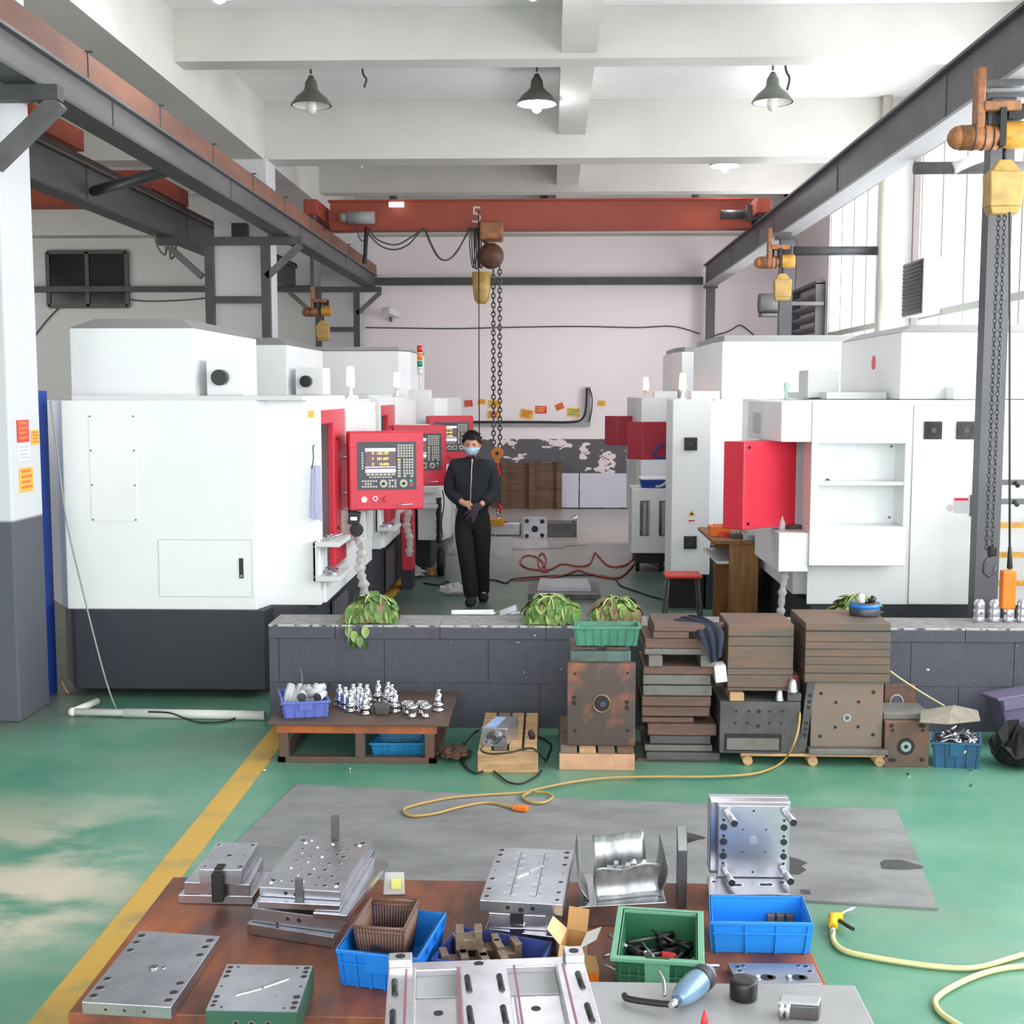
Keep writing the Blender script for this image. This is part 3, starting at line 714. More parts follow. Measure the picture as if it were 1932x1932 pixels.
def jib_hoist(px, Y, py_top, s, label, zoom=1.0):
    """side-slung hoist: hanger, two drums, motor, bucket"""
    c = pt(px, py_top, Y=Y)
    r = thing('chain_hoist', label, 'hoist', (c.x, Y, c.z), group='hoists waiting beside the posts')
    part(r, 'hanger', MB().cb((-.05 * s, 0, -.12 * s), (.07 * s, .1, .5 * s)).cb((.12 * s, 0, -.18 * s), (.3 * s, .12, .08 * s)), m_hoist, b=.01)
    part(r, 'drum', MB().cyl((-.2 * s, 0, -.42 * s), (.1 * s, 0, -.42 * s), .1 * s, n=18).ball((-.2 * s, 0, -.42 * s), .098 * s, 14), m_hoist)
    part(r, 'motor', MB().cyl((.14 * s, 0, -.4 * s), (.36 * s, 0, -.4 * s), .11 * s, n=18), m_yel, b=.01)
    part(r, 'suspension_strap', MB().box(-.05 * s - .02, -.05 * s + .02, -.03, .03, .1 * s, (3.98 if px < 1000 else 4.0) - c.z).box(min(-.05 * s, (-3.19 if px < 1000 else 2.84) - c.x), max(-.05 * s, (-3.19 if px < 1000 else 2.84) - c.x), -.03, .03, (3.94 if px < 1000 else 3.96) - c.z, (3.979 if px < 1000 else 3.999) - c.z), m_steelq)
    part(r, 'bracket', MB().cb((.12 * s, 0, -.35 * s), (.05 * s, .2 * s, .3 * s)), m_dark)
    part(r, 'chain_bucket', MB().frus(.06 * s, .28 * s, -.07 * s, .07 * s, -1.04 * s, -.98 * s, -.02 * s, -.02 * s).frus(.04 * s, .30 * s, -.09 * s, .09 * s, -.98 * s, -.7 * s, -.01 * s, -.01 * s).frus(.05 * s, .29 * s, -.08 * s, .08 * s, -.7 * s, -.6 * s, .07 * s, .04 * s), m_bucket, b=.012 * s)
    part(r, 'cooling_rib', MB().tube([(-.1 * s, 0, -.42 * s), (-.09 * s, 0, -.42 * s)], .106 * s, 18).tube([(-.02 * s, 0, -.42 * s), (-.01 * s, 0, -.42 * s)], .106 * s, 18).tube([(.05 * s, 0, -.42 * s), (.06 * s, 0, -.42 * s)], .106 * s, 18), m_hoistb)
    part(r, 'hanger_rod', MB().cyl((.17 * s, 0, -.6 * s), (.17 * s, 0, -.5 * s), .012, n=8), m_dark); part(r, 'hanger_rod', MB().cyl((.0, 0, -.2 * s), (.0, 0, -.36 * s), .03 * s, n=8), m_dark); part(r, 'terminal_box', MB().cb((.24 * s, 0, -.22 * s), (.12 * s, .1 * s, .12 * s)), m_dark)
    return r
jb = jib_hoist(1860, 7.75, 160, .74, 'large orange hoist with yellow bucket on the near right post')
jib_hoist(1458, 14.9, 446, .72, 'smaller orange hoist on the middle right post by the louvres')
jib_hoist(594, 16.8, 552, .62, 'orange hoist with narrow yellow bucket at the far left column')
part(jb, 'load_chain', MB(), m_chain) if False else None
l = jb.location
chain(jb, PX(1885, 7.75, 700) - l.x, 0, PZ(1035, 7.75, 1885) - l.z, PZ(310, 7.75, 1885) - l.z, step=.028, r=.0045, w=.011)
chain(jb, PX(1876, 7.75, 700) - l.x, .02, PZ(1035, 7.75, 1885) - l.z, PZ(310, 7.75, 1885) - l.z, step=.028, r=.0045, w=.011)
part(jb, 'hook_block', MB().cb((PX(1872, 7.75, 1040) - l.x, 0, PZ(1040, 7.75, 1872) - l.z), (.05, .05, .06)), m_dark, b=.01)
part(jb, 'hook', MB().tube([Vector((PX(x, 7.75, y) - l.x, 0, PZ(y, 7.75, x) - l.z)) for x, y in ((1868, 1048), (1858, 1062), (1856, 1080), (1864, 1088), (1876, 1080), (1877, 1068))], .011, 8), m_steeld)
pc = MB().tube([Vector((PX(1905, 7.7, y) - l.x, -.05, PZ(y, 7.7, 1905) - l.z)) for y in (330, 700, 1035)], .007, 6)
part(jb, 'control_cable', pc, m_cable)
pe = MB().cb((PX(1901, 7.7, 1112) - l.x, -.05, PZ(1112, 7.7, 1901) - l.z), (.085, .07, .24)); pe.cyl((PX(1905, 7.7, 1072) - l.x, -.05, PZ(1074, 7.7, 1901) - l.z), (PX(1905, 7.7, 1040) - l.x, -.05, PZ(1030, 7.7, 1901) - l.z), .018, .01, m=1)
part(jb, 'control_pendant', pe, (m_orange, m_rubber), b=.015)

# festoon trolley on the left-bay beam
wire('festoon_trolley', 'green cable trolley with loops hanging from the left-bay beam', 'cable trolley', [pt(x, y, x=-4.62) for x, y in ((294, 431), (292, 448), (300, 470), (312, 480), (314, 455), (320, 470), (322, 488), (330, 480), (332, 462))], .012, m_cgreen)

# tube lamp hung at the end of the near tie
t = pt(1822, 306, Y=10.27)
wsolo('tube_lamp', 'short white tube lamp near the top of the near right window', 'lamp', MB().cyl((t.x - .1, t.y, t.z - .05), (t.x + .16, t.y, t.z + .06), .045, n=12), m_lampin, t)

# ---- pendant lamps ----
def lamp(x, y, on, label):
    z = 5.14
    r = thing('pendant_lamp', label, 'lamp', (x, y, z), group='bell-shaped ceiling lamps')
    part(r, 'shade', MB().lathe([(.215, 0), (.205, .025), (.16, .085), (.10, .135), (.07, .17), (.062, .24), (.04, .275), (.022, .31), (.02, .30), (.052, .235), (.06, .17), (.09, .13), (.15, .075), (.195, .025), (.205, 0)], 28, caps=False), m_lampsh)
    part(r, 'stem', MB().cyl((0, 0, .33), (0, 0, ZC - z), .012, n=8).cyl((0, 0, ZC - z - .03), (0, 0, ZC - z), .05, n=14), m_steelq)
    part(r, 'reflector', MB().lathe([(.2, .001), (.14, .055), (.08, .10), (.03, .105)], 28, caps=False), m_lampin if not on else m_bulb_on)
    part(r, 'bulb', MB().lathe([(.01, -.09), (.045, -.07), (.058, -.02), (.05, .06), (.03, .13)], 16), m_bulb_on if on else m_bulb_off)
    if on:
        l = bpy.data.lights.new('lamp_glow', 'POINT'); l.energy = 13; l.shadow_soft_size = .12; l.color = (.95, .97, 1)
        o = bpy.data.objects.new('lamp_glow', l); COL.objects.link(o); o.parent = r; o.location = (0, 0, -.16)
    return r
for x, y, on, lb in ((-2.5, 9.6, 1, 'lit ceiling lamp cut off at the top edge, left'), (-.13, 9.6, 1, 'lit ceiling lamp just touching the top edge, centre'),
                     (-2.52, 13.35, 0, 'unlit grey bell lamp, left one of the nearest full row'), (-.14, 13.35, 1, 'brightly lit bell lamp beside the central ceiling beam'),
                     (2.32, 13.35, 0, 'unlit bell lamp on the right, beyond the first cross beam'), (2.34, 17.0, 1, 'lit lamp below the second cross beam on the right'),
                     (-2.6, 20.9, 0, 'dark bell lamp peeping over the left of the crane girder'), (-.1, 20.9, 0, 'dark bell lamp peeping over the middle of the crane girder'),
                     (2.4, 20.9, 0, 'dark bell lamp peeping over the right of the crane girder')): lamp(x, y, on, lb)
tl = MB().cyl((-2.62, 16.9, 5.3), (-2.38, 16.9, 5.34), .025, n=8).cyl((-2.5, 16.9, 5.32), (-2.53, 16.9, 5.12), .02, n=8)
wsolo('lamp_fitting', 'bare white lamp fitting on the ceiling, left behind the second beam', 'lamp fitting', tl.cyl((-2.5, 16.9, 5.32), (-2.5, 16.9, ZC), .01, n=6), m_lampin, (-2.5, 16.9, 5.3))
t = pt(748, 386, Y=17.0)
wsolo('tube_lamp', 'glowing white tube lamp on top of the orange crane girder', 'lamp', MB().cyl((t.x - .1, t.y, t.z), (t.x + .1, t.y, t.z), .035, n=12), m_tube_on, t)
for px, py0, py1, lb in ((684, 133, 165, 'loose wire ends dangling from the ceiling left of the lit lamp'), (1482, 125, 170, 'loose wire ends dangling beside the right unlit lamp')):
    a = pt(px, py0, Y=12.3); c = pt(px + 3, py1, Y=12.3)
    wire('dangling_wire', lb, 'wire', [Vector((a.x, a.y, ZC)), a, (a + c) / 2 + Vector((.03, 0, 0)), c], .012, m_cable)

# security camera, louvres, outdoor unit
c = pt(738, 590, Y=22.4)
r = thing('security_camera', 'white security camera on the end wall beside the far bracket', 'camera', (c.x, 22.4, c.z))
part(r, 'housing', MB().cb((0, 0, 0), (.2, .34, .12), (R(-12), 0, R(-30))), m_beaconw, b=.02); part(r, 'bracket', MB().cyl((-.02, .05, -.05), (-.05, .35, -.12), .03, n=8), m_lampsh)
r = thing('louvre_vent', 'grey louvred vent on the solid part of the right wall', 'vent', (4.3, 20.9, 2.9))
for i in range(5): part(r, 'slat', MB().cb((-.02, 0, .08 + .17 * i), (.14, 1.9, .03), (0, R(28), 0)), m_louv)
part(r, 'frame', MB().box(-.1, .04, -1.0, -.95, 0, .95).box(-.1, .04, .95, 1.0, 0, .95).box(-.1, .04, -1, 1, .93, .98), m_steelp)
c = pt(1446, 573, Y=19.8)
wsolo('fan_motor', 'round grey motor beside the louvred vent and post', 'motor', MB().cyl((c.x - .12, 19.8, c.z), (c.x + .2, 19.8, c.z), .16, n=18).cb((c.x + .1, 19.8, c.z - .18), (.4, .3, .05)).box(c.x + .2, 4.3, 19.75, 19.85, c.z - .03, c.z + .03), m_steelp, (c.x, 19.8, c.z), b=.01)
z0, z1 = 3.0, 3.62
r = thing('air_conditioner', 'dark louvred air conditioner box at the foot of the near window', 'air conditioner', (4.2, 14.45, z0))
part(r, 'casing', MB().box(-.06, .14, -.42, .38, 0, z1 - z0), m_flange, b=.01)
gr = MB()
for i in range(13): gr.box(-.075, -.058, -.38, .34, .03 + i * .045, .055 + i * .045)
part(r, 'grille', gr.box(-.064, -.06, -.39, .35, .02, .6), m_black)

tie((-4.49, 12.3, 4.1), (-3.31, 10.9, 4.05), .05, 'dark bar linking the two left runway beams above the near machine', m_steelq)
# made-up window on the left bay's outer wall, added for the fill light
w = MB()
for i in range(9): w.box(XL - .01, XL + .05, 8.5 + 1.5 * i - .02, 8.5 + 1.5 * i + .02, 1.5, 4.5)
for z in (1.5, 3.0, 4.5): w.box(XL - .01, XL + .05, 8.5, 20.5, z - .03, z + .03)
o = struct('window_6', w, m_frame)
part(o, 'pane', MB().box(XL + .01, XL + .02, 8.5, 20.5, 1.5, 4.5), m_glass)
# ---------------- machining centres ----------------
def control_panel(root, c, w, h, d, rz, label=None, face=True):
    """red pendant with screen and keys; c = centre of the front face, given relative to the machine"""
    mt = Matrix.Translation(c) @ Matrix.Rotation(rz, 4, 'Z')
    bx = MB().box(-w / 2, w / 2, 0, d, -h / 2, h / 2)
    p = part(root, 'control_panel', bx.tr(mt), m_red, b=.012, label=label or 'red control panel with screen and keys')
    def sub(name, mb, mat): return part(p, name, mb.tr(mt), mat)
    if not face: return p, mt
    s = w / .52
    X = lambda u: -w / 2 + w * u
    Z = lambda v: h / 2 - h * v
    def rc(mb, u0, u1, v0, v1, y, m=0, t=.002): return mb.box(X(u0), X(u1), y - t, y, Z(v1), Z(v0), m)
    sub('panel_plate', rc(MB(), .11, .9, .13, .74, 0, 0, .006), m_panel)
    sub('screen', rc(MB(), .215, .62, .21, .52, -.006), m_screen)
    sb = rc(MB(), .215, .62, .21, .25, -.0075); rc(sb, .215, .62, .475, .52, -.0075); rc(sb, .215, .62, .445, .455, -.0075)
    sub('screen_bars', sb, m_screenw)
    for k, (ax, val) in enumerate((('X', '-165.107'), ('Y', '281.087'), ('Z', '10.000'))):
        for tx, uu, al in ((ax, .30, 'LEFT'), (val, .53, 'RIGHT')):
            o = text(p, tx, .026 * s, m_screeny, (0, 0, 0), (0, 0, 0), 'screen_digits', ext=.0006, align=al)
            o.matrix_local = mt @ Matrix.Translation((X(uu), -.0085, Z(.275 + .07 * k))) @ Matrix.Rotation(R(90), 4, 'X')
    kb = MB()
    def key(u, v, du=.026, dv=.024, m=0): rc(kb, u, u + du, v, v + dv, -.006, m, .005)
    for r_ in range(5):
        for c_ in range(6): key(.648 + c_ * .037, .165 + r_ * .034)
    for r_ in range(4):
        for c_ in range(4): key(.722 + c_ * .037, .345 + r_ * .034)
        key(.648, .345 + r_ * .034, .04, .026, 1 if r_ == 0 else 0)
    for r_ in range(2):
        for c_ in range(4): key(.722 + c_ * .037, .488 + r_ * .034)
    for r_ in range(3): key(.648, .488 + r_ * .034, .04)
    key(.722, .556, .04); key(.815, .556, .04)
    for c_ in range(7): key(.23 + c_ * .056, .53, .044, .026)
    for c_ in range(9): key(.265 + c_ * .035, .567, .022, .022)
    for v, cols in ((.615, range(6)), (.65, (1, 2, 3)), (.685, range(6))):
        for c_ in cols: key(.165 + c_ * .036, v)
    for v, cols in ((.61, (0, 1, 2)), (.647, (0, 2)), (.684, (0, 1, 2))):
        for c_ in cols: key(.525 + c_ * .038, v, .028, .026)
    for c_ in range(7): key(.165, .26 + c_ * .032, .026, .02)
    key(.81, .615, .03, .03, 2); key(.805, .66, .045, .035, 3)
    sub('keypad', kb, (m_key, m_keyy, m_green, m_tilered))
    for u in (.455, .725):
        kn = MB().cyl((X(u), -.006, Z(.66)), (X(u), -.014, Z(.66)), .028 * s, n=24).cyl((X(u), -.014, Z(.66)), (X(u), -.03, Z(.66)), .010 * s, n=14, m=1)
        sub('dial', kn, (m_key, m_dark))
    sub('start_button', MB().cyl((X(.195), 0, Z(.86)), (X(.195), -.014, Z(.86)), .019 * s, n=20), m_glowg)
    sub('stop_button', MB().cyl((X(.345), 0, Z(.85)), (X(.345), -.008, Z(.85)), .018 * s, n=20, m=1).cyl((X(.345), 0, Z(.85)), (X(.345), -.013, Z(.85)), .011 * s, n=14), (m_red, m_paper))
    sub('emergency_stop', MB().cyl((X(.5), 0, Z(.85)), (X(.5), -.03, Z(.85)), .014 * s, n=16).cyl((X(.5), -.03, Z(.85)), (X(.5), -.045, Z(.85)), .021 * s, n=20), m_red)
    sub('handle', MB().cyl((X(.64), -.02, Z(.935)), (X(.84), -.02, Z(.93)), .006 * s, n=10).cyl((X(.66), 0, Z(.935)), (X(.66), -.02, Z(.935)), .005, n=8).cyl((X(.82), 0, Z(.93)), (X(.82), -.02, Z(.93)), .005, n=8), m_chrome)
    return p, mt

def beacon(root, x, y, z, on=True, s=1.0):
    p = part(root, 'beacon', MB().lathe([(.034 * s, .1 * s), (.036 * s, .12 * s), (.029 * s, .25 * s), (.02 * s, .255 * s)], 18, (x, y, z)), m_beacon if on else m_green, label='glowing amber beacon' if on else None)
    part(p, 'beacon_base', MB().lathe([(.035 * s, 0), (.03 * s, .015), (.018 * s, .02), (.014 * s, .07 * s), (.03 * s, .075 * s), (.033 * s, .1 * s)], 18, (x, y, z)), m_beaconw)
    return p
def plastic_sleeve(root, pts, r, name='wrapped_cable'):
    P = smooth_path(pts, 7); rs = [r * (1 + .28 * math.sin(i * 2.3) + .15 * math.sin(i * 5.1)) for i in range(len(P))]
    p = part(root, name, MB().tube(P, r, 12, rs=rs), m_film, label='coiled cable wrapped in clear film')
    co = []
    L_ = len(P)
    for i in range(L_ * 6):
        t = i / 6; a = P[min(L_ - 1, int(t))]; q = i * 1.3
        co.append(a.lerp(P[min(L_ - 1, int(t) + 1)], t - int(t)) + Vector((math.cos(q), math.sin(q), 0)) * r * .35)
    part(p, 'coil', MB().tube(co, .004, 5), m_rubber)
    return p
def fan(root, x, y, z, s=.055, name='fan_grille'):
    p = part(root, name, MB().box(x - s, x + s, y - .012, y + .01, z - s, z + s), m_black, b=.004)
    part(p, 'fan_hub', MB().cyl((x, y - .014, z), (x, y - .018, z), s * .3, n=16, m=0), M('fan_grey', (70, 70, 74), .5) if 'fan_grey' not in MATS else MATS['fan_grey'])
    mb = MB()
    for rr in (.5, .72, .92): mb.tube([(x + s * rr * math.cos(a * math.pi / 10), y - .015, z + s * rr * math.sin(a * math.pi / 10)) for a in range(20)], .0018, 4, closed=True)
    part(p, 'fan_guard', mb, MATS['fan_grey'])
    return p

def gantry_left(Y0, label, first=True, plabel=None):
    """white enclosure whose door side faces the aisle (x = -1.6); coordinates relative to (-2.5, Y0, 0)"""
    r = thing('machining_centre', label, 'cnc machine', (-2.5, Y0, 0))
    ox = -2.5
    def A(x): return x - ox
    D = 2.62                                                     # machine depth along the aisle
    # white enclosure, with the door opening left free on the aisle side
    foot = [(-3.42, 0), (-2.03, 0), (-1.975, .2), (-1.62, .22), (-1.62, D), (-3.62, D), (-3.62, .35)]
    # body behind the door side
    cab = MB().prism([(A(x), y) for x, y in [(-3.36, 0), (-2.03, 0), (-1.975, .2), (-1.95, D), (-3.62, D), (-3.62, .38)]], .62, 2.075)
    part(r, 'cabinet', cab, m_white, b=.008)
    fr = MB()
    fr.box(A(-1.98), A(-1.62), .21, .32, .62, 2.075)                   # near post (face toward the camera)
    fr.box(A(-1.98), A(-1.60), .32, 1.32, .62, .80)                    # sill under the door
    fr.box(A(-1.98), A(-1.62), .32, 1.32, 2.0, 2.075)                  # header
    fr.box(A(-1.98), A(-1.60), 1.32, D, .62, 2.075)                    # panel beyond the door
    fr.box(A(-1.62), A(-1.46), 1.5, 1.95, 1.78, 2.05)                 # projecting box over the control panel
    part(r, 'door_side', fr, m_white, b=.006)
    part(r, 'top_trim', MB().box(A(-3.3), A(-1.7), .04, D - .05, 2.075, 2.105), m_whiteB)
    part(r, 'door_recess', MB().box(A(-1.94), A(-1.90), .33, 1.31, .8, 2.0), m_pink)
    # hood over the spindle
    hx0, hx1, hy0, hy1 = A(-3.42), A(-2.53), .35, 2.25
    hd = MB().box(hx0, hx1, hy0, hy1, 2.09, 2.585)
    part(r, 'hood', hd, m_white, b=.006)
    part(r, 'hood_lid', MB().frus(hx0 + .0, hx1 - .0, hy0 + .0, hy1 - .0, 2.586, 2.66, .13, .16), m_lid)
    part(r, 'hood_step', MB().box(hx0 - .06, hx0, hy0 + .18, hy1, 2.09, 2.54), m_whiteB)
    vb = part(r, 'vent_box', MB().box(A(-2.47), A(-2.20), .45, .85, 2.105, 2.37), m_white, b=.006)
    part(vb, 'vent_duct', MB().cyl((A(-2.36), .45, 2.235), (A(-2.36), .36, 2.235), .056, n=24), m_black, b=.004)
    # front details
    pl = part(r, 'access_panel', MB().box(A(PX(170, Y0, 880) if first else -3.2), A(PX(257, Y0, 880) if first else -2.9), -.004, .0, 1.24, 1.975), m_white, b=.0015)
    sc = MB()
    for px in (170, 213, 257):
        for z in ((1.25, 1.49, 1.73, 1.965) if px != 213 else ()):
            x = A(PX(px + (3 if px == 170 else -3), Y0, 880)) if first else A(-3.05); sc.cyl((x, -.005, z), (x, -.009, z), .006, n=8)
    part(pl, 'screw', sc, m_steeld) if first else None
    x0, x1 = A(PX(301, Y0, 1080)), A(PX(475, Y0, 1080))
    gd = MB().box(x0 - .003, x1 + .003, -.0015, 0, .712, 1.113)
    part(r, 'door_gap', gd, m_lid)
    dr = part(r, 'access_door', MB().box(x0, x1, -.006, 0, .715, 1.11), m_white)
    xk = A(PX(456, Y0, 1080))
    lk = part(dr, 'lock_handle', MB().box(xk - .015, xk + .015, -.014, -.004, .845, .985), m_black, b=.003)
    part(dr, 'lock', MB().cyl((xk, -.014, .862), (xk, -.02, .862), .009, n=12), m_chrome)
    # dark base
    bs = MB().prism([(A(-3.31), -.03), (A(-1.975), -.03), (A(-1.95), .15), (A(-1.70), .24), (A(-1.66), D), (A(-3.5), D), (A(-3.5), .3)], .06, .62)
    part(r, 'base', bs, m_base, b=.006)
    part(r, 'base_plinth', MB().box(A(-3.2), A(-1.8), .2, D - .1, 0, .06), m_dark)
    part(r, 'base_panel', MB().box(A(-1.675), A(-1.655), .95, 1.6, .1, .52).box(A(-1.66), A(-1.65), 1.9, 1.92, .3, .42), m_steelr)
    # red sliding door with rails
    d = part(r, 'sliding_door', MB().box(A(-1.66), A(-1.61), .78, 1.28, .82, 2.0).box(A(-1.66), A(-1.61), .33, .78, 1.9, 2.0), m_red, b=.008, label='red sliding door')
    part(d, 'door_bolt', MB().cyl((A(-1.61), .9, 1.78), (A(-1.60), .9, 1.78), .012, n=10).cyl((A(-1.61), .9, 1.1), (A(-1.60), .9, 1.1), .012, n=10), m_dark)
    hn = MB().cyl((A(-1.55), 1.3, 1.2), (A(-1.55), 1.3, 1.74), .016, n=12)
    for z in (1.34, 1.62): hn.cyl((A(-1.62), 1.15, z), (A(-1.55), 1.3, z), .01, n=10)
    part(d, 'door_handle', hn, m_chrome)
    hn = MB().cyl((A(-1.72), .45, 1.14), (A(-1.72), .45, 1.68), .014, n=12).cyl((A(-1.9), .45, 1.3), (A(-1.72), .45, 1.3), .01, n=8)
    part(r, 'grab_rail', hn, m_chrome)
    for z in (1.98, 1.36, 1.16, 1.06, .97): part(r, 'warning_label', MB().box(A(-1.69), A(-1.65), .205, .21, z - .025, z + .02), m_poy if z > 1.9 else m_paper).modifiers.clear()
    # tray with tools on the near post
    tx0, tx1 = A(-1.66), A(-1.47)
    t = part(r, 'tool_tray', MB().box(tx0, tx1, .14, .62, 1.045, 1.08).box(tx0, tx1, .14, .62, .80, .835).box(tx0, tx0 + .03, .14, .17, .83, 1.05).box(tx0, tx0 + .02, .14, .6, .80, 1.08), m_whiteB, b=.004)
    tm = MB()
    for i in range(9): tm.cyl((tx0 + .03 + random.random() * .12, .2 + i * .04, 1.088), (tx0 + .06 + random.random() * .1, .24 + i * .04, 1.094), .008, n=8)
    for i in range(9): tm.cb((tx0 + .04 + random.random() * .1, .2 + i * .04, .845), (.03, .04, .02), (0, 0, random.random() * 3))
    part(t, 'small_tools', tm, m_steel)
    if first:
        pp = MB()
        for k, (x0_, wt, wb, dz) in enumerate(((0, .045, .085, 0), (.012, .05, .07, .02), (.03, .04, .05, -.02))):
            x = A(-1.645) + x0_; y = .165 - k * .012
            pp.add([(x - wt / 2, y, 1.62), (x + wt / 2, y - .004, 1.62), (x + wb / 2 + .01, y - .03, 1.24 + dz), (x - wb / 2, y - .012, 1.25 - dz)], [(0, 1, 2, 3)])
            pp.add([(x - wt / 2, y + .003, 1.62), (x + wt / 2, y - .001, 1.62), (x + wb / 2 + .01, y - .027, 1.24 + dz), (x - wb / 2, y - .009, 1.25 - dz)], [(3, 2, 1, 0)])
        pp.tube(smooth_path([(A(-1.66), .15, 1.6), (A(-1.645), .14, 1.67), (A(-1.655), .18, 1.74), (A(-1.65), .2, 1.76)], 4), .004, 6, 1)
        part(r, 'hanging_papers', pp, (M('lilac_white_paper', (190, 190, 222), .8), m_cable))
    beacon(r, A(-1.66), 1.9, 2.09)
    control_panel(r, (A(-1.24) if first else A(-1.335), .95 if first else 1.15, 1.532 if first else 1.476), .57 if first else .56, .60 if first else .625, .24, R(14), plabel)
    # pendant arm and hand wheel
    part(r, 'panel_arm', MB().box(A(-1.62), A(-1.25), 1.25, 1.33, 1.72, 1.8), m_whiteB, b=.01)
    hw = MB().cb((A(-1.50), 1.0, 1.165), (.085, .05, .10), (0, R(8), 0)).cyl((A(-1.48), 1.0, 1.075), (A(-1.48), .96, 1.075), .05, n=24)
    hw.tube([(A(-1.54), 1.0, 1.2), (A(-1.54), 1.0, 1.25), (A(-1.49), 1.0, 1.255), (A(-1.48), 1.0, 1.2)], .008, 6)
    w_ = part(r, 'hand_wheel', hw, m_black, b=.004); part(w_, 'display', MB().box(A(-1.525), A(-1.475), .97, .974, 1.15, 1.175), m_screenw)
    part(r, 'hand_wheel_pocket', MB().box(A(-1.62), A(-1.42), 1.05, 1.45, .98, 1.22), m_whiteB, b=.008)
    plastic_sleeve(r, [(A(-1.47), .98, 1.03), (A(-1.44), 1.0, .93), (A(-1.46), 1.0, .78), (A(-1.43), 1.0, .62), (A(-1.44), 1.0, .45)], .036)
    return r
mc = gantry_left(8.45, 'large white machining centre, nearest on the left, with dark base and lock-handled door', True, 'largest red control panel, screen facing the camera')
gantry_left(11.6, 'second white machining centre on the left, mostly hidden by the nearest one', False)

# drain hose hanging down the near machine's left edge
wire('thin_hose', 'thin grey-green hose slanting across the near machine to the white pipe', 'hose',
     [pt(95, 757, Y=8.36), pt(108, 850, Y=8.34), pt(125, 980, Y=8.32), pt(155, 1110, Y=8.28), pt(185, 1230, Y=8.2), pt(205, 1300, Y=8.15), pt(221, 1342, Y=8.1)], .006, M('grey_hose', (140, 150, 148), .5))
a = pt(137, 1343, z=.03); c = pt(500, 1350, z=.03)
pv = MB().cyl(a, c, .024, n=14).cyl(a, a + Vector((.06, .28, 0)), .024, n=14).ball(a, .03, 12).cyl(a.lerp(c, .27), c, .03, n=14)
wsolo('drain_pipe', 'white plastic pipe lying along the foot of the near machine', 'pipe', pv, m_pvc, a)
wire('black_wire', 'thin black wire curling over the white floor pipe', 'wire', [pt(x, y, z=z) for x, y, z in ((280, 1343, .066), (320, 1345, .066), (345, 1354, .03), (370, 1362, .008), (400, 1363, .008), (430, 1360, .008), (450, 1352, .02))], .006, m_rubber)
wire('yellow_wire', 'thin yellow wire hanging in the gap left of the near machine', 'wire', [pt(x, y, Y=8.55) for x, y in ((116, 1285), (125, 1303), (140, 1318))], .01, m_ycable)

# blue sheet beside the column and rubble at its foot
wsolo('blue_sheet_panel', 'tall blue sheet metal panel between the left column and the machine', 'panel', MB().box(PX(60, 8.6, 1000), PX(98, 8.6, 1000), 8.42, 8.6, .0, 2.14).box(PX(84, 8.6, 1000), PX(90, 8.6, 1000), 8.41, 8.42, 0.0, 2.1), m_blue, (PX(85, 8.6), 8.5, 0), b=.004)

# ---- third machine of the left row, a different model ----
def AX(px, Y, py=966): return PX(px, Y, py)
r = thing('machining_centre', 'third machine on the left with stack light and white coolant box', 'cnc machine', (-2.2, 14.6, 0))
def rel(mb): return mb.shift(2.2, -14.6, 0)
part(r, 'cabinet', rel(MB().prism([(-3.6, 14.6), (AX(822, 14.6), 14.6), (AX(845, 14.9), 14.9), (AX(845, 14.9), 17.2), (-3.6, 17.2)], .95, 2.06)), m_white, b=.008)
part(r, 'base', rel(MB().box(-3.5, -1.42, 14.75, 17.2, .0, .95)), m_base, b=.006)
part(r, 'hood', rel(MB().prism([(-3.3, 15.0), (AX(755, 15), 15.0), (AX(775, 15.2), 15.3), (AX(775, 15.2), 17.0), (-3.3, 17.0)], 2.07, PZ(662, 15))), m_white, b=.006)
part(r, 'hood_lid', rel(MB().prism([(-3.3, 15.0), (AX(755, 15), 15.0), (AX(775, 15.2), 15.3), (AX(775, 15.2), 17.0), (-3.3, 17.0)], PZ(661, 15), PZ(654, 15))), m_lid)
tb = part(r, 'light_box', rel(MB().box(AX(773, 14.7), AX(813, 14.7), 14.62, 14.9, 2.06, 2.16)), m_white, b=.004)
sx, sy = AX(794, 14.75) + 2.2, .15
for (z0, z1, m) in ((2.16, 2.34, m_beaconw), (2.34, 2.40, m_beaconw)):
    part(r, 'stack_light_pole', MB().cyl((sx, sy, z0), (sx, sy, z1), .012 if z0 < 2.3 else .03, n=12), m)
for (z0, z1, m, nm) in ((2.43, 2.50, m_sgr, 'green_light'), (2.51, 2.59, m_sor, 'orange_light'), (2.60, 2.68, m_sred, 'red_light')):
    p = part(r, nm, MB().cyl((sx, sy, z0), (sx, sy, z1), .032, n=18), m)
part(r, 'stack_light_collar', MB().cyl((sx, sy, 2.40), (sx, sy, 2.43), .034, n=18).cyl((sx, sy, 2.50), (sx, sy, 2.51), .034, n=18).cyl((sx, sy, 2.59), (sx, sy, 2.60), .034, n=18), m_beaconw)
control_panel(r, (AX(852, 14.25) + 2.2, -.35, (PZ(785, 14.25) + PZ(875, 14.25)) / 2), .52, .55, .24, R(14), 'farthest red control panel of the left row')
part(r, 'panel_arm', rel(MB().box(AX(800, 14.4), AX(845, 14.4), 14.38, 14.7, 1.7, 1.8)), m_whiteB, b=.01)
bx = part(r, 'coolant_box', rel(MB().prism([(AX(788, 14.2), 14.2), (AX(833, 14.2), 14.2), (AX(848, 14.35), 14.5), (AX(848, 14.35), 15.2), (AX(788, 14.2), 15.2)], PZ(1020, 14.2), PZ(916, 14.2))), m_white, b=.008)
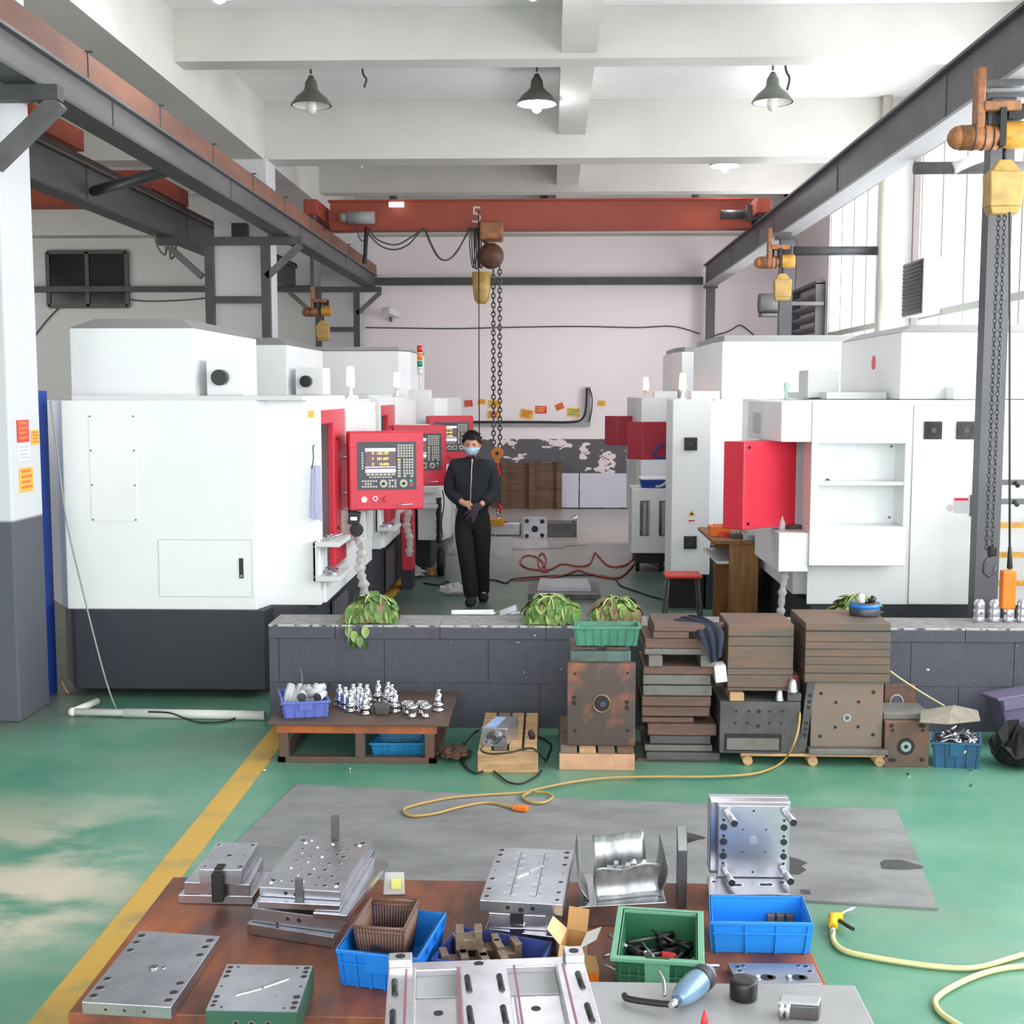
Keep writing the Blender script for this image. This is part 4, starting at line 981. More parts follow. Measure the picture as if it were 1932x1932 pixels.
part(r, 'coolant_shelf', rel(MB().box(AX(795, 14.1), AX(827, 14.1), 13.95, 14.2, PZ(957, 14.1), PZ(951, 14.1)).box(AX(795, 14.1), AX(827, 14.1), 13.95, 14.2, PZ(928, 14.1), PZ(918, 14.1))), m_whiteB)
co = []
for i in range(120):
    t = i / 119; a = i * 1.5; co.append(Vector((AX(828, 14.1) + 2.2 + .03 * math.cos(a), -.5 + .03 * math.sin(a), PZ(940 + t * 85, 14.1))))
part(r, 'coiled_hose', MB().tube(co, .008, 5), m_rubber)
part(r, 'hanging_cable', MB().tube(smooth_path([Vector((AX(x, 14.1) + 2.2, -.5, PZ(y, 14.1))) for x, y in ((835, 925), (838, 950), (833, 985), (835, 1015))]), .007, 6), m_rubber)
part(r, 'foot_roller', rel(MB().cyl((AX(826, 14.3), 14.3, .16), (AX(838, 14.3), 14.3, .16), .16, n=18)), m_dark)

# red guard column between machines two and three with wrapped hand wheel cable
r = thing('red_guard', 'narrow upright red guard box between the left machines', 'guard', (AX(766, 13.2), 13.2, 0))
part(r, 'panel', MB().box(-.05, .065, 0, .3, PZ(1077, 13.2), PZ(968, 13.2)), m_red, b=.006)
part(r, 'foot', MB().box(-.06, .06, .02, .28, 0, PZ(1077, 13.2)), m_base)

# clutter on the floor between machine two and three
def scraps(name, label, cat, cx, cy, items, mat):
    mb = MB()
    for (dx, dy, sx_, sy_, sz_, rz) in items: mb.cb((dx, dy, sz_ / 2 + .002), (sx_, sy_, sz_), (0, 0, R(rz)))
    return solo(name, label, cat, mb, mat, (cx, cy, .003), kind=None, b=.004)
p = pt(790, 1085, z=0)
scraps('scrap_block', 'pale broken block lying on the aisle floor by the red guard', 'block', p.x + .16, p.y, [(0, 0, .1, .12, .08, 30)], m_card)
def crumple(name, label, c, sx_, sy_, sz_, mat, seed, cat='plastic bag', k=16):
    rnd = random.Random(seed); mb = MB().ball((0, 0, sz_ * .5), 1, k, sx=sx_, sy=sy_, sz=sz_ * .5)
    mb.v = [Vector((v.x * (1 + rnd.uniform(-.3, .25)), v.y * (1 + rnd.uniform(-.3, .25)), max(0.002, v.z * (1 + rnd.uniform(-.5, .45))))) for v in mb.v]
    mb.s = [False] * len(mb.s)
    return solo(name, label, cat, mb, mat, c)
p = pt(776, 1088, z=0); crumple('crumpled_film', 'crumpled silver film beside the pale block on the aisle floor', (p.x, p.y, .002), .16, .12, .1, m_film, 3)
p = pt(858, 1122, z=0); crumple('plastic_bag', 'crumpled clear plastic bag on the floor by the worker\'s feet', (p.x, p.y, .002), .18, .09, .1, m_film, 5)
p = pt(800, 1050, z=0)
b = thing('drink_bottle', 'blue-labelled plastic bottle lying behind the red guard', 'bottle', (p.x, p.y, .035))
part(b, 'body', MB().cyl((-.12, 0, 0), (.09, 0, 0), .033, n=16).cyl((.09, 0, 0), (.13, 0, 0), .033, .013, n=16), m_clear); part(b, 'label_band', MB().cyl((-.07, 0, 0), (.03, 0, 0), .034, n=16), m_blue); part(b, 'cap', MB().cyl((.13, 0, 0), (.15, 0, 0), .014, n=12), m_blue)
p = pt(851, 1045, z=0); crumple('crumpled_film', 'bundle of clear film standing beside the coolant box foot', (p.x + .02, p.y - .1, .002), .1, .1, .26, m_film, 9)

# ---------------- right row ----------------
r = thing('machining_centre', 'large white machine, nearest on the right, with open two-tier shelf recess', 'cnc machine', (2.6, 8.8, 0))
def rel(mb): return mb.shift(-2.6, -8.8, 0)
xa = 1.84
part(r, 'cabinet', rel(MB().prism([(xa, 8.8), (4.0, 8.8), (4.0, 11.5), (xa + .18, 11.5), (xa + .1, 9.0)], .62, 2.075)), m_white, b=.008)
part(r, 'aisle_side', rel(MB().box(1.78, 1.9, 9.0, 11.5, .66, 1.1).box(1.78, 1.9, 10.6, 11.5, 1.1, 2.07).box(1.78, 1.95, 9.0, 10.598, 1.95, 2.07)), m_white, b=.006)
part(r, 'door_recess', rel(MB().box(1.92, 1.96, 9.0, 10.6, 1.1, 1.95)), m_pink)
part(r, 'base', rel(MB().prism([(1.87, 8.82), (4.0, 8.82), (4.0, 11.4), (1.84, 11.4)], .0, .615)), m_base, b=.006)
# projecting shelf unit
x0, x1, yf = PX(1530, 8.55, 900), PX(1712, 8.55, 900), 8.55
sx0, sx1 = PX(1545, yf, 900), PX(1706, yf, 900); zt, zb, st, sb_ = PZ(757, yf), PZ(1065, yf), PZ(836, yf), PZ(991, yf)
sh = MB().box(x0, x1, yf, 8.82, st, zt).box(x0, x1, yf, 8.82, zb, sb_).box(x0, sx0, yf, 8.82, sb_, st).box(sx1, x1 + .02, yf, 8.82, sb_, st)
s_ = part(r, 'shelf_unit', rel(sh), m_white, b=.006)
part(s_, 'shelf', rel(MB().box(sx0, sx1, yf + .01, 8.82, PZ(914, yf), PZ(908, yf))), m_white)
part(s_, 'shelf_back', rel(MB().box(sx0, sx1, 8.785, 8.80, sb_, st)), m_white)
part(s_, 'shelf_bolt', rel(MB().cyl((PX(1560, 8.7), 8.7, PZ(907, 8.6) + .0), (PX(1560, 8.7), 8.7, PZ(903, 8.6)), .02, .006, n=8).cyl((sx1 - .03, 8.785, st - .03), (sx1 - .03, 8.775, st - .03), .008, n=8).cyl((sx1 - .03, 8.785, sb_ + .04), (sx1 - .03, 8.775, sb_ + .04), .008, n=8)), m_steeld)
# canopy and lower box framing the door notch
cx0 = PX(1448, 8.75, 790)
part(r, 'door_canopy', rel(MB().prism([(cx0, 8.9), (PX(1475, 8.55, 790), 8.56), (x0, 8.56), (x0, 9.6), (cx0, 9.6)], PZ(833, 8.6), zt)), m_white, b=.008)
part(r, 'canopy_sticker', rel(MB().box(cx0 - .004, cx0 + .002, 9.0, 9.35, 1.83, 1.98)), m_paperg)
lbx = part(r, 'lower_box', rel(MB().prism([(PX(1450, 8.9, 1040), 8.95), (PX(1468, 8.6, 1040), 8.58), (x0, 8.58), (x0, 9.5), (PX(1450, 8.9, 1040), 9.5)], PZ(1076, 8.6), PZ(1003, 8.6))), m_white, b=.008)
part(lbx, 'oil_bottle', rel(MB().lathe([(.022, 0), (.024, .05), (.012, .075), (.005, .1)], 14, (PX(1478, 8.7, 1000), 8.75, PZ(1003, 8.6)))), m_clear)
part(lbx, 'small_tools', rel(MB().cb((PX(1500, 8.8), 8.85, PZ(1000, 8.6)), (.12, .1, .03), (0, 0, .4))), m_steeld)
# cabinet door beside the shelves
dx0, dx1 = PX(1722, 8.78, 900), PX(1835, 8.78, 900) + .02
part(r, 'door_gap', rel(MB().box(dx0 - .004, dx1 + .004, 8.797, 8.8, PZ(1136, 8.8), PZ(765, 8.8))), m_lid)
d = part(r, 'cabinet_door', rel(MB().box(dx0, dx1, 8.785, 8.8, PZ(1135, 8.8), PZ(766, 8.8))), m_white, b=.002)
part(d, 'door_hinge', rel(MB().box(PX(1834, 8.78, 950) - .01, PX(1834, 8.78, 950), 8.77, 8.786, PZ(971, 8.8), PZ(931, 8.8))), m_steeld)
st_ = MB().box(PX(1801, 8.78, 940), PX(1827, 8.78, 940), 8.782, 8.784, PZ(942, 8.8), PZ(937, 8.8), 1).box(PX(1801, 8.78, 940), PX(1827, 8.78, 940), 8.782, 8.784, PZ(965, 8.8), PZ(942, 8.8)).cyl((PX(1793, 8.78, 955), 8.785, PZ(955, 8.8)), (PX(1793, 8.78, 955), 8.781, PZ(955, 8.8)), .022, n=16, m=2)
part(d, 'warning_sticker', rel(st_), (m_paperg, m_tilered, m_pink))
for px in (1760, 1822): fan(r, PX(px, 8.78, 811) - 2.6, -.022, PZ(811, 8.8), .062)
# hood
hx = 2.53
part(r, 'hood', rel(MB().prism([(hx, 9.05), (4.1, 9.05), (4.1, 10.9), (hx, 10.9)], 2.08, 2.56)), m_white, b=.006)
part(r, 'hood_lid', rel(MB().frus(hx, 4.1, 9.05, 10.9, 2.561, 2.62, .12, .16)), m_lid)
part(r, 'hood_emblem', rel(MB().cyl((hx - .004, 9.8, 2.36), (hx + .002, 9.8, 2.36), .055, n=20)), m_tilered)
part(r, 'top_tray', rel(MB().box(2.06, 2.5, 9.3, 10.9, 2.08, 2.13)), m_whiteB)
part(r, 'vent_box', rel(MB().box(PX(1524, 9.5, 720), PX(1583, 9.5, 720), 9.5, 9.85, 2.09, PZ(698, 9.5))), m_whiteB, b=.006)
part(r, 'vent_box', rel(MB().box(PX(1795, 8.9, 740), PX(1840, 8.9, 740), 8.85, 9.04, 2.08, PZ(729, 8.9))), m_white, b=.006)
part(r, 'clear_beacon', MB().lathe([(.02, 0), (.016, .03), (.012, .05), (.02, .09), (.022, .12), (.012, .14)], 16, (PX(1484, 9.6, 730) - 2.6, .8, 2.07)), M('pale_green_plastic', (176, 206, 196), .3))
# big pendant seen from behind
c = Vector((PX(1403, 8.5, 920), 8.5, 0))
mt = Matrix.Translation((c.x - 2.6, c.y - 8.8, 0)) @ Matrix.Rotation(R(40), 4, 'Z')
p = part(r, 'control_panel', MB().box(-.13, .52, 0, .001, 0, .001), m_red) if False else None
pz0, pz1 = PZ(999, 8.5), PZ(833, 8.5)
pb = MB().prism([(0, 0), (.56, 0), (.56, .14), (-.02, .17)], pz0, pz1).tr(mt)
p = part(r, 'control_panel', pb, m_red, b=.008, label='large red control panel seen from behind')
part(p, 'panel_screw', MB().cyl((.05, .001, pz0 + .04), (.05, -.008, pz0 + .04), .011, n=10).cyl((.05, .001, pz1 - .04), (.05, -.008, pz1 - .04), .011, n=10).tr(mt), m_dark)
part(r, 'panel_arm', rel(MB().box(1.7, 1.85, 9.0, 9.1, 1.7, 1.78)), m_whiteB)
plastic_sleeve(r, [(PX(1485, 8.7, 1080) - 2.6, -.05, PZ(1076, 8.7)), (PX(1480, 8.7, 1100) - 2.6, -.05, PZ(1105, 8.7)), (PX(1476, 8.7, 1150) - 2.6, -.05, PZ(1150, 8.7)), (PX(1474, 8.7, 1170) - 2.6, -.05, PZ(1180, 8.7))], .025)

r = thing('machining_centre', 'second white machine on the right with tall fan cabinet facing the aisle', 'cnc machine', (2.2, 12.0, 0))
def rel(mb): return mb.shift(-2.2, -12.0, 0)
cx0, cxa, cx1 = PX(1257, 12.2, 900), PX(1268, 12, 900), PX(1341, 12, 900)
part(r, 'fan_cabinet', rel(MB().prism([(cx0, 12.25), (cxa, 12.0), (cx1, 12.0), (cx1 + .05, 12.6), (cx0 + .06, 12.6)], PZ(1083, 12), 2.06)), m_white, b=.008)
fan(r, PX(1303, 12, 837) - 2.2, -.012, PZ(837, 12), .062); fan(r, PX(1302, 12, 1022) - 2.2, -.012, PZ(1022, 12), .062)
tx, tz = PX(1305, 12, 968) - 2.2, PZ(968, 12)
part(r, 'warning_triangle', MB().add([(tx - .035, -.004, tz - .025), (tx + .035, -.004, tz - .025), (tx, -.004, tz + .04)], [(0, 1, 2)]).box(tx - .012, tx + .012, -.006, -.0045, tz - .012, tz + .008, 1), (m_poy, m_dark))
part(r, 'warning_plate', MB().box(tx - .035, tx + .035, -.004, -.002, tz - .09, tz - .045).box(tx - .03, tx + .03, -.006, -.004, tz - .075, tz - .062, 1), (m_paper, m_tilered))
part(r, 'cabinet', rel(MB().prism([(cx1 - .2, 12.6), (3.9, 12.6), (3.9, 14.5), (cx1 - .2, 14.5)], .66, 2.06)), m_white, b=.008)
part(r, 'side_cover', rel(MB().box(cx1, cx1 + .42, 12.35, 12.62, .62, 2.06).box(cx1 + .42, 2.3, 12.4, 12.62, .62, 2.07)), m_white, b=.006)
part(r, 'base', rel(MB().box(1.5, 3.8, 12.5, 14.8, 0, .66).box(PX(1330, 12.2, 1060), PX(1358, 12.2, 1060), 12.1, 12.6, .0, PZ(1028, 12.1))), m_base, b=.006)
part(r, 'fan_cabinet_foot', rel(MB().box(cx0 + .04, cx1 - .04, 12.1, 12.5, 0, PZ(1083, 12))), m_dark)
part(r, 'hood', rel(MB().prism([(PX(1358, 12.6), 12.6), (4.0, 12.6), (4.0, 14.6), (PX(1338, 13.0), 14.6), (PX(1338, 13.0), 13.0)], 2.06, PZ(645, 12.6))), m_white, b=.006)
part(r, 'hood_lid', rel(MB().prism([(PX(1362, 12.6), 12.62), (3.9, 12.62), (3.9, 14.5), (PX(1343, 13.0), 14.5), (PX(1343, 13.0), 13.0)], PZ(645, 12.6), PZ(633, 12.6))), m_lid)
part(r, 'junction_box', rel(MB().box(PX(1303, 12.3, 745), PX(1355, 12.3, 745), 12.2, 12.5, 2.06, PZ(738, 12.3))), m_white, b=.004)
beacon(r, PX(1288, 12.2, 730) - 2.2, .2, 2.06)
mt = Matrix.Translation((PX(1212, 13.6, 830) - 2.2, 1.6, 0)) @ Matrix.Rotation(R(8), 4, 'Z')
z0, z1 = PZ(867, 13.6), PZ(796, 13.6)
pb = MB().prism([(0, 0), (.32, 0), (.32, .2), (-.13, .2)], z0, z1).tr(mt)
p = part(r, 'control_panel', pb, m_redD, b=.006, label='dark red control panel seen from behind, larger of the far two')
part(p, 'cable_loop', MB().tube(smooth_path([(.3, -.02, z0 + .14), (.2, -.03, z0 + .16), (.13, -.03, z0 + .08), (.17, -.03, z0 + .02), (.3, -.02, z0 + .02)]), .012, 8).tr(mt), m_blue)
part(r, 'panel_arm', rel(MB().box(PX(1262, 13.6), 1.5, 13.6, 13.7, z1 - .1, z1 - .04)), m_whiteB)

r = thing('machining_centre', 'third white machine on the right, farthest, with separate slotted coolant tank in front', 'cnc machine', (2.2, 15.4, 0))
def rel(mb): return mb.shift(-2.2, -15.4, 0)
part(r, 'cabinet', rel(MB().prism([(PX(1200, 15.6), 15.6), (PX(1208, 15.4), 15.4), (3.8, 15.4), (3.8, 17.6), (PX(1200, 15.6), 17.6)], .5, 2.06)), m_white, b=.008)
part(r, 'base', rel(MB().box(1.32, 3.7, 15.5, 17.5, 0, .5)), m_base)
part(r, 'hood', rel(MB().prism([(PX(1283, 15.6), 15.6), (3.8, 15.6), (3.8, 17.3), (PX(1265, 16), 17.3), (PX(1265, 16), 16.0)], 2.06, PZ(664, 15.6))), m_white, b=.006)
part(r, 'hood_lid', rel(MB().prism([(PX(1288, 15.6), 15.62), (3.7, 15.62), (3.7, 17.2), (PX(1270, 16), 17.2), (PX(1270, 16), 16.0)], PZ(664, 15.6), PZ(655, 15.6))), m_lid)
part(r, 'junction_box', rel(MB().box(PX(1235, 15.5, 745), PX(1278, 15.5, 745), 15.5, 15.8, 2.06, PZ(738, 15.5))), m_white, b=.004)
beacon(r, PX(1220, 15.5, 730) - 2.2, .2, 2.06)
mt = Matrix.Translation((PX(1163, 16.4, 810) - 2.2, 1.0, 0)) @ Matrix.Rotation(R(8), 4, 'Z')
z0, z1 = PZ(840, 16.4), PZ(785, 16.4)
part(r, 'control_panel', MB().prism([(0, 0), (.34, 0), (.34, .2), (-.12, .2)], z0, z1).tr(mt), m_redD, b=.006, label='farthest dark red control panel of the right row')
part(r, 'panel_arm', rel(MB().box(PX(1200, 16.4), 1.5, 16.42, 16.5, z1 - .1, z1 - .04)), m_whiteB)
r = thing('coolant_tank', 'white coolant tank with dark vertical slots beside the right aisle machines', 'tank', (PX(1225, 14.6), 14.6, 0))
t0, t1 = PX(1192, 14.6, 980) - r.location.x, PX(1262, 14.6, 980) - r.location.x
part(r, 'body', MB().box(t0, t1, 0, .6, PZ(1043, 14.6), PZ(921, 14.6)), m_white, b=.01)
for px in (1216, 1252):
    x = PX(px, 14.6, 980) - r.location.x; part(r, 'slot', MB().box(x - .055, x + .055, -.006, .0, PZ(1010, 14.6), PZ(944, 14.6)).box(x - .02, x + .02, -.02, -.004, PZ(1008, 14.6), PZ(946, 14.6), 1).box(x + .035, x + .05, -.02, -.004, PZ(1008, 14.6), PZ(946, 14.6), 1), (m_steeld, m_flange))
part(r, 'caster', MB().cyl((t0 + .06, .1, .05), (t0 + .1, .1, .05), .05, n=12).cyl((t1 - .1, .1, .05), (t1 - .06, .1, .05), .05, n=12).box(t0 + .05, t1 - .05, .05, .55, .1, PZ(1043, 14.6)), m_dark)
bx = thing('open_tray', 'blue tray with papers and a white cable on the coolant tank', 'tray', (PX(1233, 14.7, 915), 14.75, PZ(921, 14.6)))
part(bx, 'body', MB().frus(-.14, .16, -.1, .1, 0, .1, -.02, -.02), m_blue, b=.005); part(bx, 'papers', MB().cb((0, 0, .115), (.32, .2, .01), (.1, 0, .1)), m_paper)
part(bx, 'hose', MB().tube(smooth_path([(.02, -.12, .02), (.1, -.14, .04), (.18, -.1, .12), (.24, 0, .24)]), .014, 8), m_paperg)

# desk and stool by the right aisle
Y = 10.15
x0, x1 = PX(1376, Y, 1060), PX(1431, Y, 1060)
r = thing('wooden_desk', 'brown varnished desk with tools on top by the near right machine', 'desk', ((x0 + x1) / 2, Y, 0))
cx = r.location.x; zt = PZ(1018, Y)
part(r, 'side_panel', MB().box(x0 - cx, x1 - cx, 0, .03, 0, zt - .03), m_desk, b=.003)
part(r, 'side_panel', MB().box(x0 - cx, x1 - cx, .95, .98, 0, zt - .03), m_desk)
part(r, 'back_panel', MB().box(x1 - cx - .02, x1 - cx, .03, .95, .2, zt - .03), m_desk)
part(r, 'desk_top', MB().box(x0 - cx - .14, x1 - cx + .01, -.02, 1.02, zt - .03, zt), m_desk, b=.004)
part(r, 'drawer_shelf', MB().box(x0 - cx - .10, x0 - cx + .18, .03, .95, zt - .2, zt - .18), m_whiteB)
for k, (px, py, cdim, m, lb, nm) in enumerate(((1358, 1008, (.17, .2, .08), m_orange, 'orange tray at the back left of the wooden desk', 'small_tray'), (1372, 1013, (.12, .09, .03), m_por, 'flat red tool lying on the wooden desk', 'hand_tool'),
                                         (1398, 1010, (.09, .16, .04), m_steeld, 'dark metal clamp on the wooden desk top', 'clamp'), (1412, 1013, (.12, .1, .045), m_steel, 'pile of shiny cutters on the wooden desk edge', 'cutter_tray'))):
    q = MB().cb((0, 0, cdim[2] / 2), cdim, (0, 0, k * .5))
    for j in range(4): q.cyl((-.05 + .03 * j, -.04, cdim[2] + .006), (-.03 + .03 * j, .05, cdim[2] + .006), .007, n=8, m=0)
    solo(nm, lb, 'tool', q, m, (PX(px, 10.5 - .1 * k, py), 10.55 - .12 * k, zt), b=.006)
Y = 11.1
sx_ = PX(1288, Y, 1080); zt = PZ(1080, Y)
r = thing('stool', 'red square plastic stool with grey tube legs by the right aisle', 'stool', (sx_, Y, 0))
part(r, 'seat', MB().box(-.165, .165, -.15, .15, zt - .03, zt), m_seat, b=.015)
for i in (-1, 1):
    for j in (-1, 1): part(r, 'leg', MB().cyl((i * .13, j * .12, zt - .03), (i * .17, j * .15, 0), .011, n=8), m_steelp)
part(r, 'crossbar', MB().cyl((-.155, -.14, .15), (.155, -.14, .15), .008, n=8).cyl((-.155, .14, .15), (.155, .14, .15), .008, n=8), m_steelp)

# rack with rails behind the right post
r = thing('ladder_rack', 'grey and yellow railed rack behind the orange pendant at the right edge', 'rack', (3.25, 8.45, 0))
yr = 0
for py, m in ((910, m_steelp), (946, m_steelp), (991, m_yel), (1047, m_yel), (1100, m_yel)):
    z = PZ(py, 8.45, 1900); part(r, 'rail', MB().box(-.3, .6, -.02, .02, z - .018, z + .018), m)
part(r, 'upright', MB().box(-.33, -.28, -.03, .03, 0, PZ(905, 8.45, 1900)), m_steelp); part(r, 'upright', MB().box(.6, .65, -.03, .03, 0, PZ(905, 8.45, 1900)), m_steelp)
for py in (910, 946):
    z = PZ(py, 8.45, 1900)
    for k in range(6): part(r, 'hook', MB().cyl((-.24 + .14 * k, -.02, z), (-.24 + .14 * k, -.06, z - .02), .016, n=8), m_steeld)
# ---------------- on and in front of the parapet ----------------
def quad(corners, z):
    """photo corners measured on a level plane -> centre and local outline"""
    P = [pt(x, y, z=z) for x, y in corners]; c = sum(P, Vector()) / len(P)
    return Vector((c.x, c.y, 0)), [(p.x - c.x, p.y - c.y) for p in P]
def uv(poly, u, v):
    """u from left to right, v from front to back, poly = FL, FR, BR, BL"""
    a, b, c, d = [Vector(p) for p in poly]
    return (a.lerp(b, u)).lerp(d.lerp(c, u), v)
def crate(name, label, corners, zr, zb, mat, matr=None, taper=.02, rimw=.012, ribs=7, wall=.004, cat='crate', group=None, rows=1, handle=True, matin=None):
    c, P = quad(corners, zr); r = thing(name, label, cat, (c.x, c.y, zb), group=group); h = zr - zb
    def ins(k):
        out = []
        n = len(P)
        for i in range(n):
            p = Vector(P[i]); a = Vector(P[i - 1]); b = Vector(P[(i + 1) % n])
            e1 = (a - p).normalized(); e2 = (b - p).normalized(); out.append(p + e1 * k + e2 * k)
        return out
    o1, o0, i1, i0 = ins(rimw), ins(rimw + taper), ins(rimw + wall), ins(rimw + taper + wall)
    vs = [(p.x, p.y, 0) for p in o0] + [(p.x, p.y, h) for p in o1] + [(p.x, p.y, h) for p in i1] + [(p.x, p.y, wall) for p in i0]
    fs = []
    for i in range(4):
        j = (i + 1) % 4; fs += [(i, j, 4 + j, 4 + i), (4 + i, 4 + j, 8 + j, 8 + i), (8 + i, 8 + j, 12 + j, 12 + i)]
    mb = MB().add(vs, fs + [(3, 2, 1, 0), (12, 13, 14, 15)])
    part(r, 'body', mb, mat)
    # rim with thickness
    R0, R1 = ins(-.002), ins(rimw + wall + .001)
    vs = [(p.x, p.y, h - .012) for p in R0] + [(p.x, p.y, h) for p in R0] + [(p.x, p.y, h) for p in R1] + [(p.x, p.y, h - .012) for p in R1]; fs = []
    for i in range(4):
        j = (i + 1) % 4
        for a in range(4): fs.append((a * 4 + i, a * 4 + j, ((a + 1) % 4) * 4 + j, ((a + 1) % 4) * 4 + i))
    part(r, 'rim', MB().add(vs, fs), matr or mat, b=.002)
    rb = MB()
    for i in range(4):
        j = (i + 1) % 4; a0, b0, a1, b1 = o0[i], o0[j], o1[i], o1[j]
        L_ = (b1 - a1).length; d = (b1 - a1).normalized(); nrm = Vector((d.y, -d.x)); k = ribs if i % 2 == 0 else max(3, ribs - 2)
        for q in range(k + 1):
            t = .03 + .94 * q / k; p0 = a0.lerp(b0, t); p1 = a1.lerp(b1, t); w = d * .003; e = nrm * .008
            rb.add([(*(p0 - w), .0), (*(p0 + w), .0), (*(p0 + w + e), .0), (*(p0 - w + e), .0), (*(p1 - w), h - .01), (*(p1 + w), h - .01), (*(p1 + w + e * .8), h - .01), (*(p1 - w + e * .8), h - .01)],
                   [(0, 3, 2, 1), (4, 5, 6, 7), (0, 1, 5, 4), (1, 2, 6, 5), (2, 3, 7, 6), (3, 0, 4, 7)])
        for s_ in range(rows):
            f = .62 if rows == 1 else (.36, .7)[s_]
            a2, b2 = a0.lerp(a1, f), b0.lerp(b1, f); e = nrm * .008
            rb.add([(*a2, h * f), (*b2, h * f), (*(b2 + e), h * f), (*(a2 + e), h * f), (*a2, h * f + .005), (*b2, h * f + .005), (*(b2 + e), h * f + .005), (*(a2 + e), h * f + .005)],
                   [(0, 3, 2, 1), (4, 5, 6, 7), (0, 1, 5, 4), (1, 2, 6, 5), (2, 3, 7, 6), (3, 0, 4, 7)])
    part(r, 'rib', rb, mat)
    r['kind'] = 'thing'
    if handle:
        a1, b1, a0, b0 = o1[0], o1[1], o0[0], o0[1]; hb = MB(); d = (b1 - a1).normalized(); n_ = Vector((d.y, -d.x)) * .01
        p, q = a1.lerp(b1, .34), a1.lerp(b1, .66); p0, q0 = a0.lerp(b0, .34), a0.lerp(b0, .66); pm, qm = p0.lerp(p, .45), q0.lerp(q, .45)
        hb.add([(*(pm), h * .45), (*(qm), h * .45), (*(qm + n_), h * .45), (*(pm + n_), h * .45), (*p, h), (*q, h), (*(q + n_), h), (*(p + n_), h)],
               [(0, 3, 2, 1), (4, 5, 6, 7), (0, 1, 5, 4), (1, 2, 6, 5), (2, 3, 7, 6), (3, 0, 4, 7)])
        part(r, 'hand_grip', hb, matr or mat, b=.002)
    return r, P, h

# welded bench
zt = .245
FL, FR = pt(504, 1362, z=zt), pt(846, 1366, z=zt); yb = 7.66
x0, x1, y0 = FL.x, FR.x, (FL.y + FR.y) / 2
cx = (x0 + x1) / 2
r = thing('low_bench', 'low rusty steel bench against the grey block wall holding chromed tool holders', 'bench', (cx, y0, 0))
part(r, 'bench_top', MB().box(x0 - cx, x1 - cx, 0, yb - y0, zt - .02, zt), m_bench, b=.004)
part(r, 'apron', MB().box(x0 - cx + .05, x1 - cx - .07, .03, .07, zt - .07, zt - .02), m_bencho, label='orange-rusted front rail')
for x in (x0 - cx + .06, -.02, x1 - cx - .14):
    part(r, 'leg', MB().box(x, x + .055, .03, .08, .035, zt - .07), m_bench, b=.003)
for x in (x0 - cx + .06, x1 - cx - .14): part(r, 'leg', MB().box(x, x + .055, yb - y0 - .08, yb - y0 - .03, .035, zt - .02), m_bench)
part(r, 'foot_rail', MB().box(x0 - cx + .05, x1 - cx - .07, .03, .085, .0, .035).box(x0 - cx + .05, x0 - cx + .1, .03, yb - y0 - .02, 0, .035).box(x1 - cx - .12, x1 - cx - .07, .03, yb - y0 - .02, 0, .035), m_bench, b=.003)
# crate of rolled gloves
cr, P, h = crate('storage_crate', 'violet-blue crate filled with dull cylinders on the left end of the bench', [(532, 1326), (623, 1322), (612, 1300), (524, 1300)], zt + .1, zt + .002, m_crvio, ribs=4, taper=.008)
for k in range(8):
    p = pt(534 + k * 8.5, 1322, z=zt + .07)
    rr = random.uniform(.016, .02)
    q = MB().cyl((0, 0, 0), (.0 + random.uniform(-.01, .015), .13, .095 + random.uniform(-.012, .012)), rr, n=14, mc=1).cyl((0, .004, .002), (0, -.002, -.001), rr * .6, n=12, m=1)
    solo('tool_sleeve', 'dull grey sleeve standing in the violet crate on the bench', 'sleeve', q, (m_paperg, m_steeld), (p.x, p.y + .01, zt + .03), group='sleeves in the violet crate')['label'] = 'dull grey sleeve standing in the violet crate, %s from the left' % ('first', 'second', 'third', 'fourth', 'fifth', 'sixth', 'seventh', 'eighth')[k]
for k, (px, py) in enumerate(((582, 1300), (596, 1306), (605, 1298), (611, 1312), (575, 1312))):
    p = pt(px, py, z=zt + .12)
    solo('tool_sleeve', 'dull grey sleeve lying across the violet crate on the bench', 'sleeve', MB().cyl((-.05, 0, 0), (.03, .03, .008), .027, .02, n=16, mc=1), (m_paperg, m_steeld), (p.x, p.y, zt + .105 + .004 * k), rz=.5 * k - .6, group='sleeves lying in the violet crate')['label'] = 'dull grey sleeve lying across the violet crate, %s' % ('leftmost at the back', 'middle of the heap', 'rearmost on the right', 'rightmost at the front', 'leftmost at the front')[k]
wm = MB()
for a_, b_ in (((570, 1290), (566, 1262)),):
    wm.tube([pt(572, 1316, Y=7.36), pt(a_[0], a_[1], Y=7.4), pt((a_[0] + b_[0]) / 2 + 2, (a_[1] + b_[1]) / 2, Y=7.52), pt(b_[0], b_[1], Y=7.54)], .004, 5)
b_ = pt(570, 1292, Y=7.5); wsolo('steel_wire', 'thin springy wire sticking up out of the violet crate', 'wire', wm, m_steelm, b_)

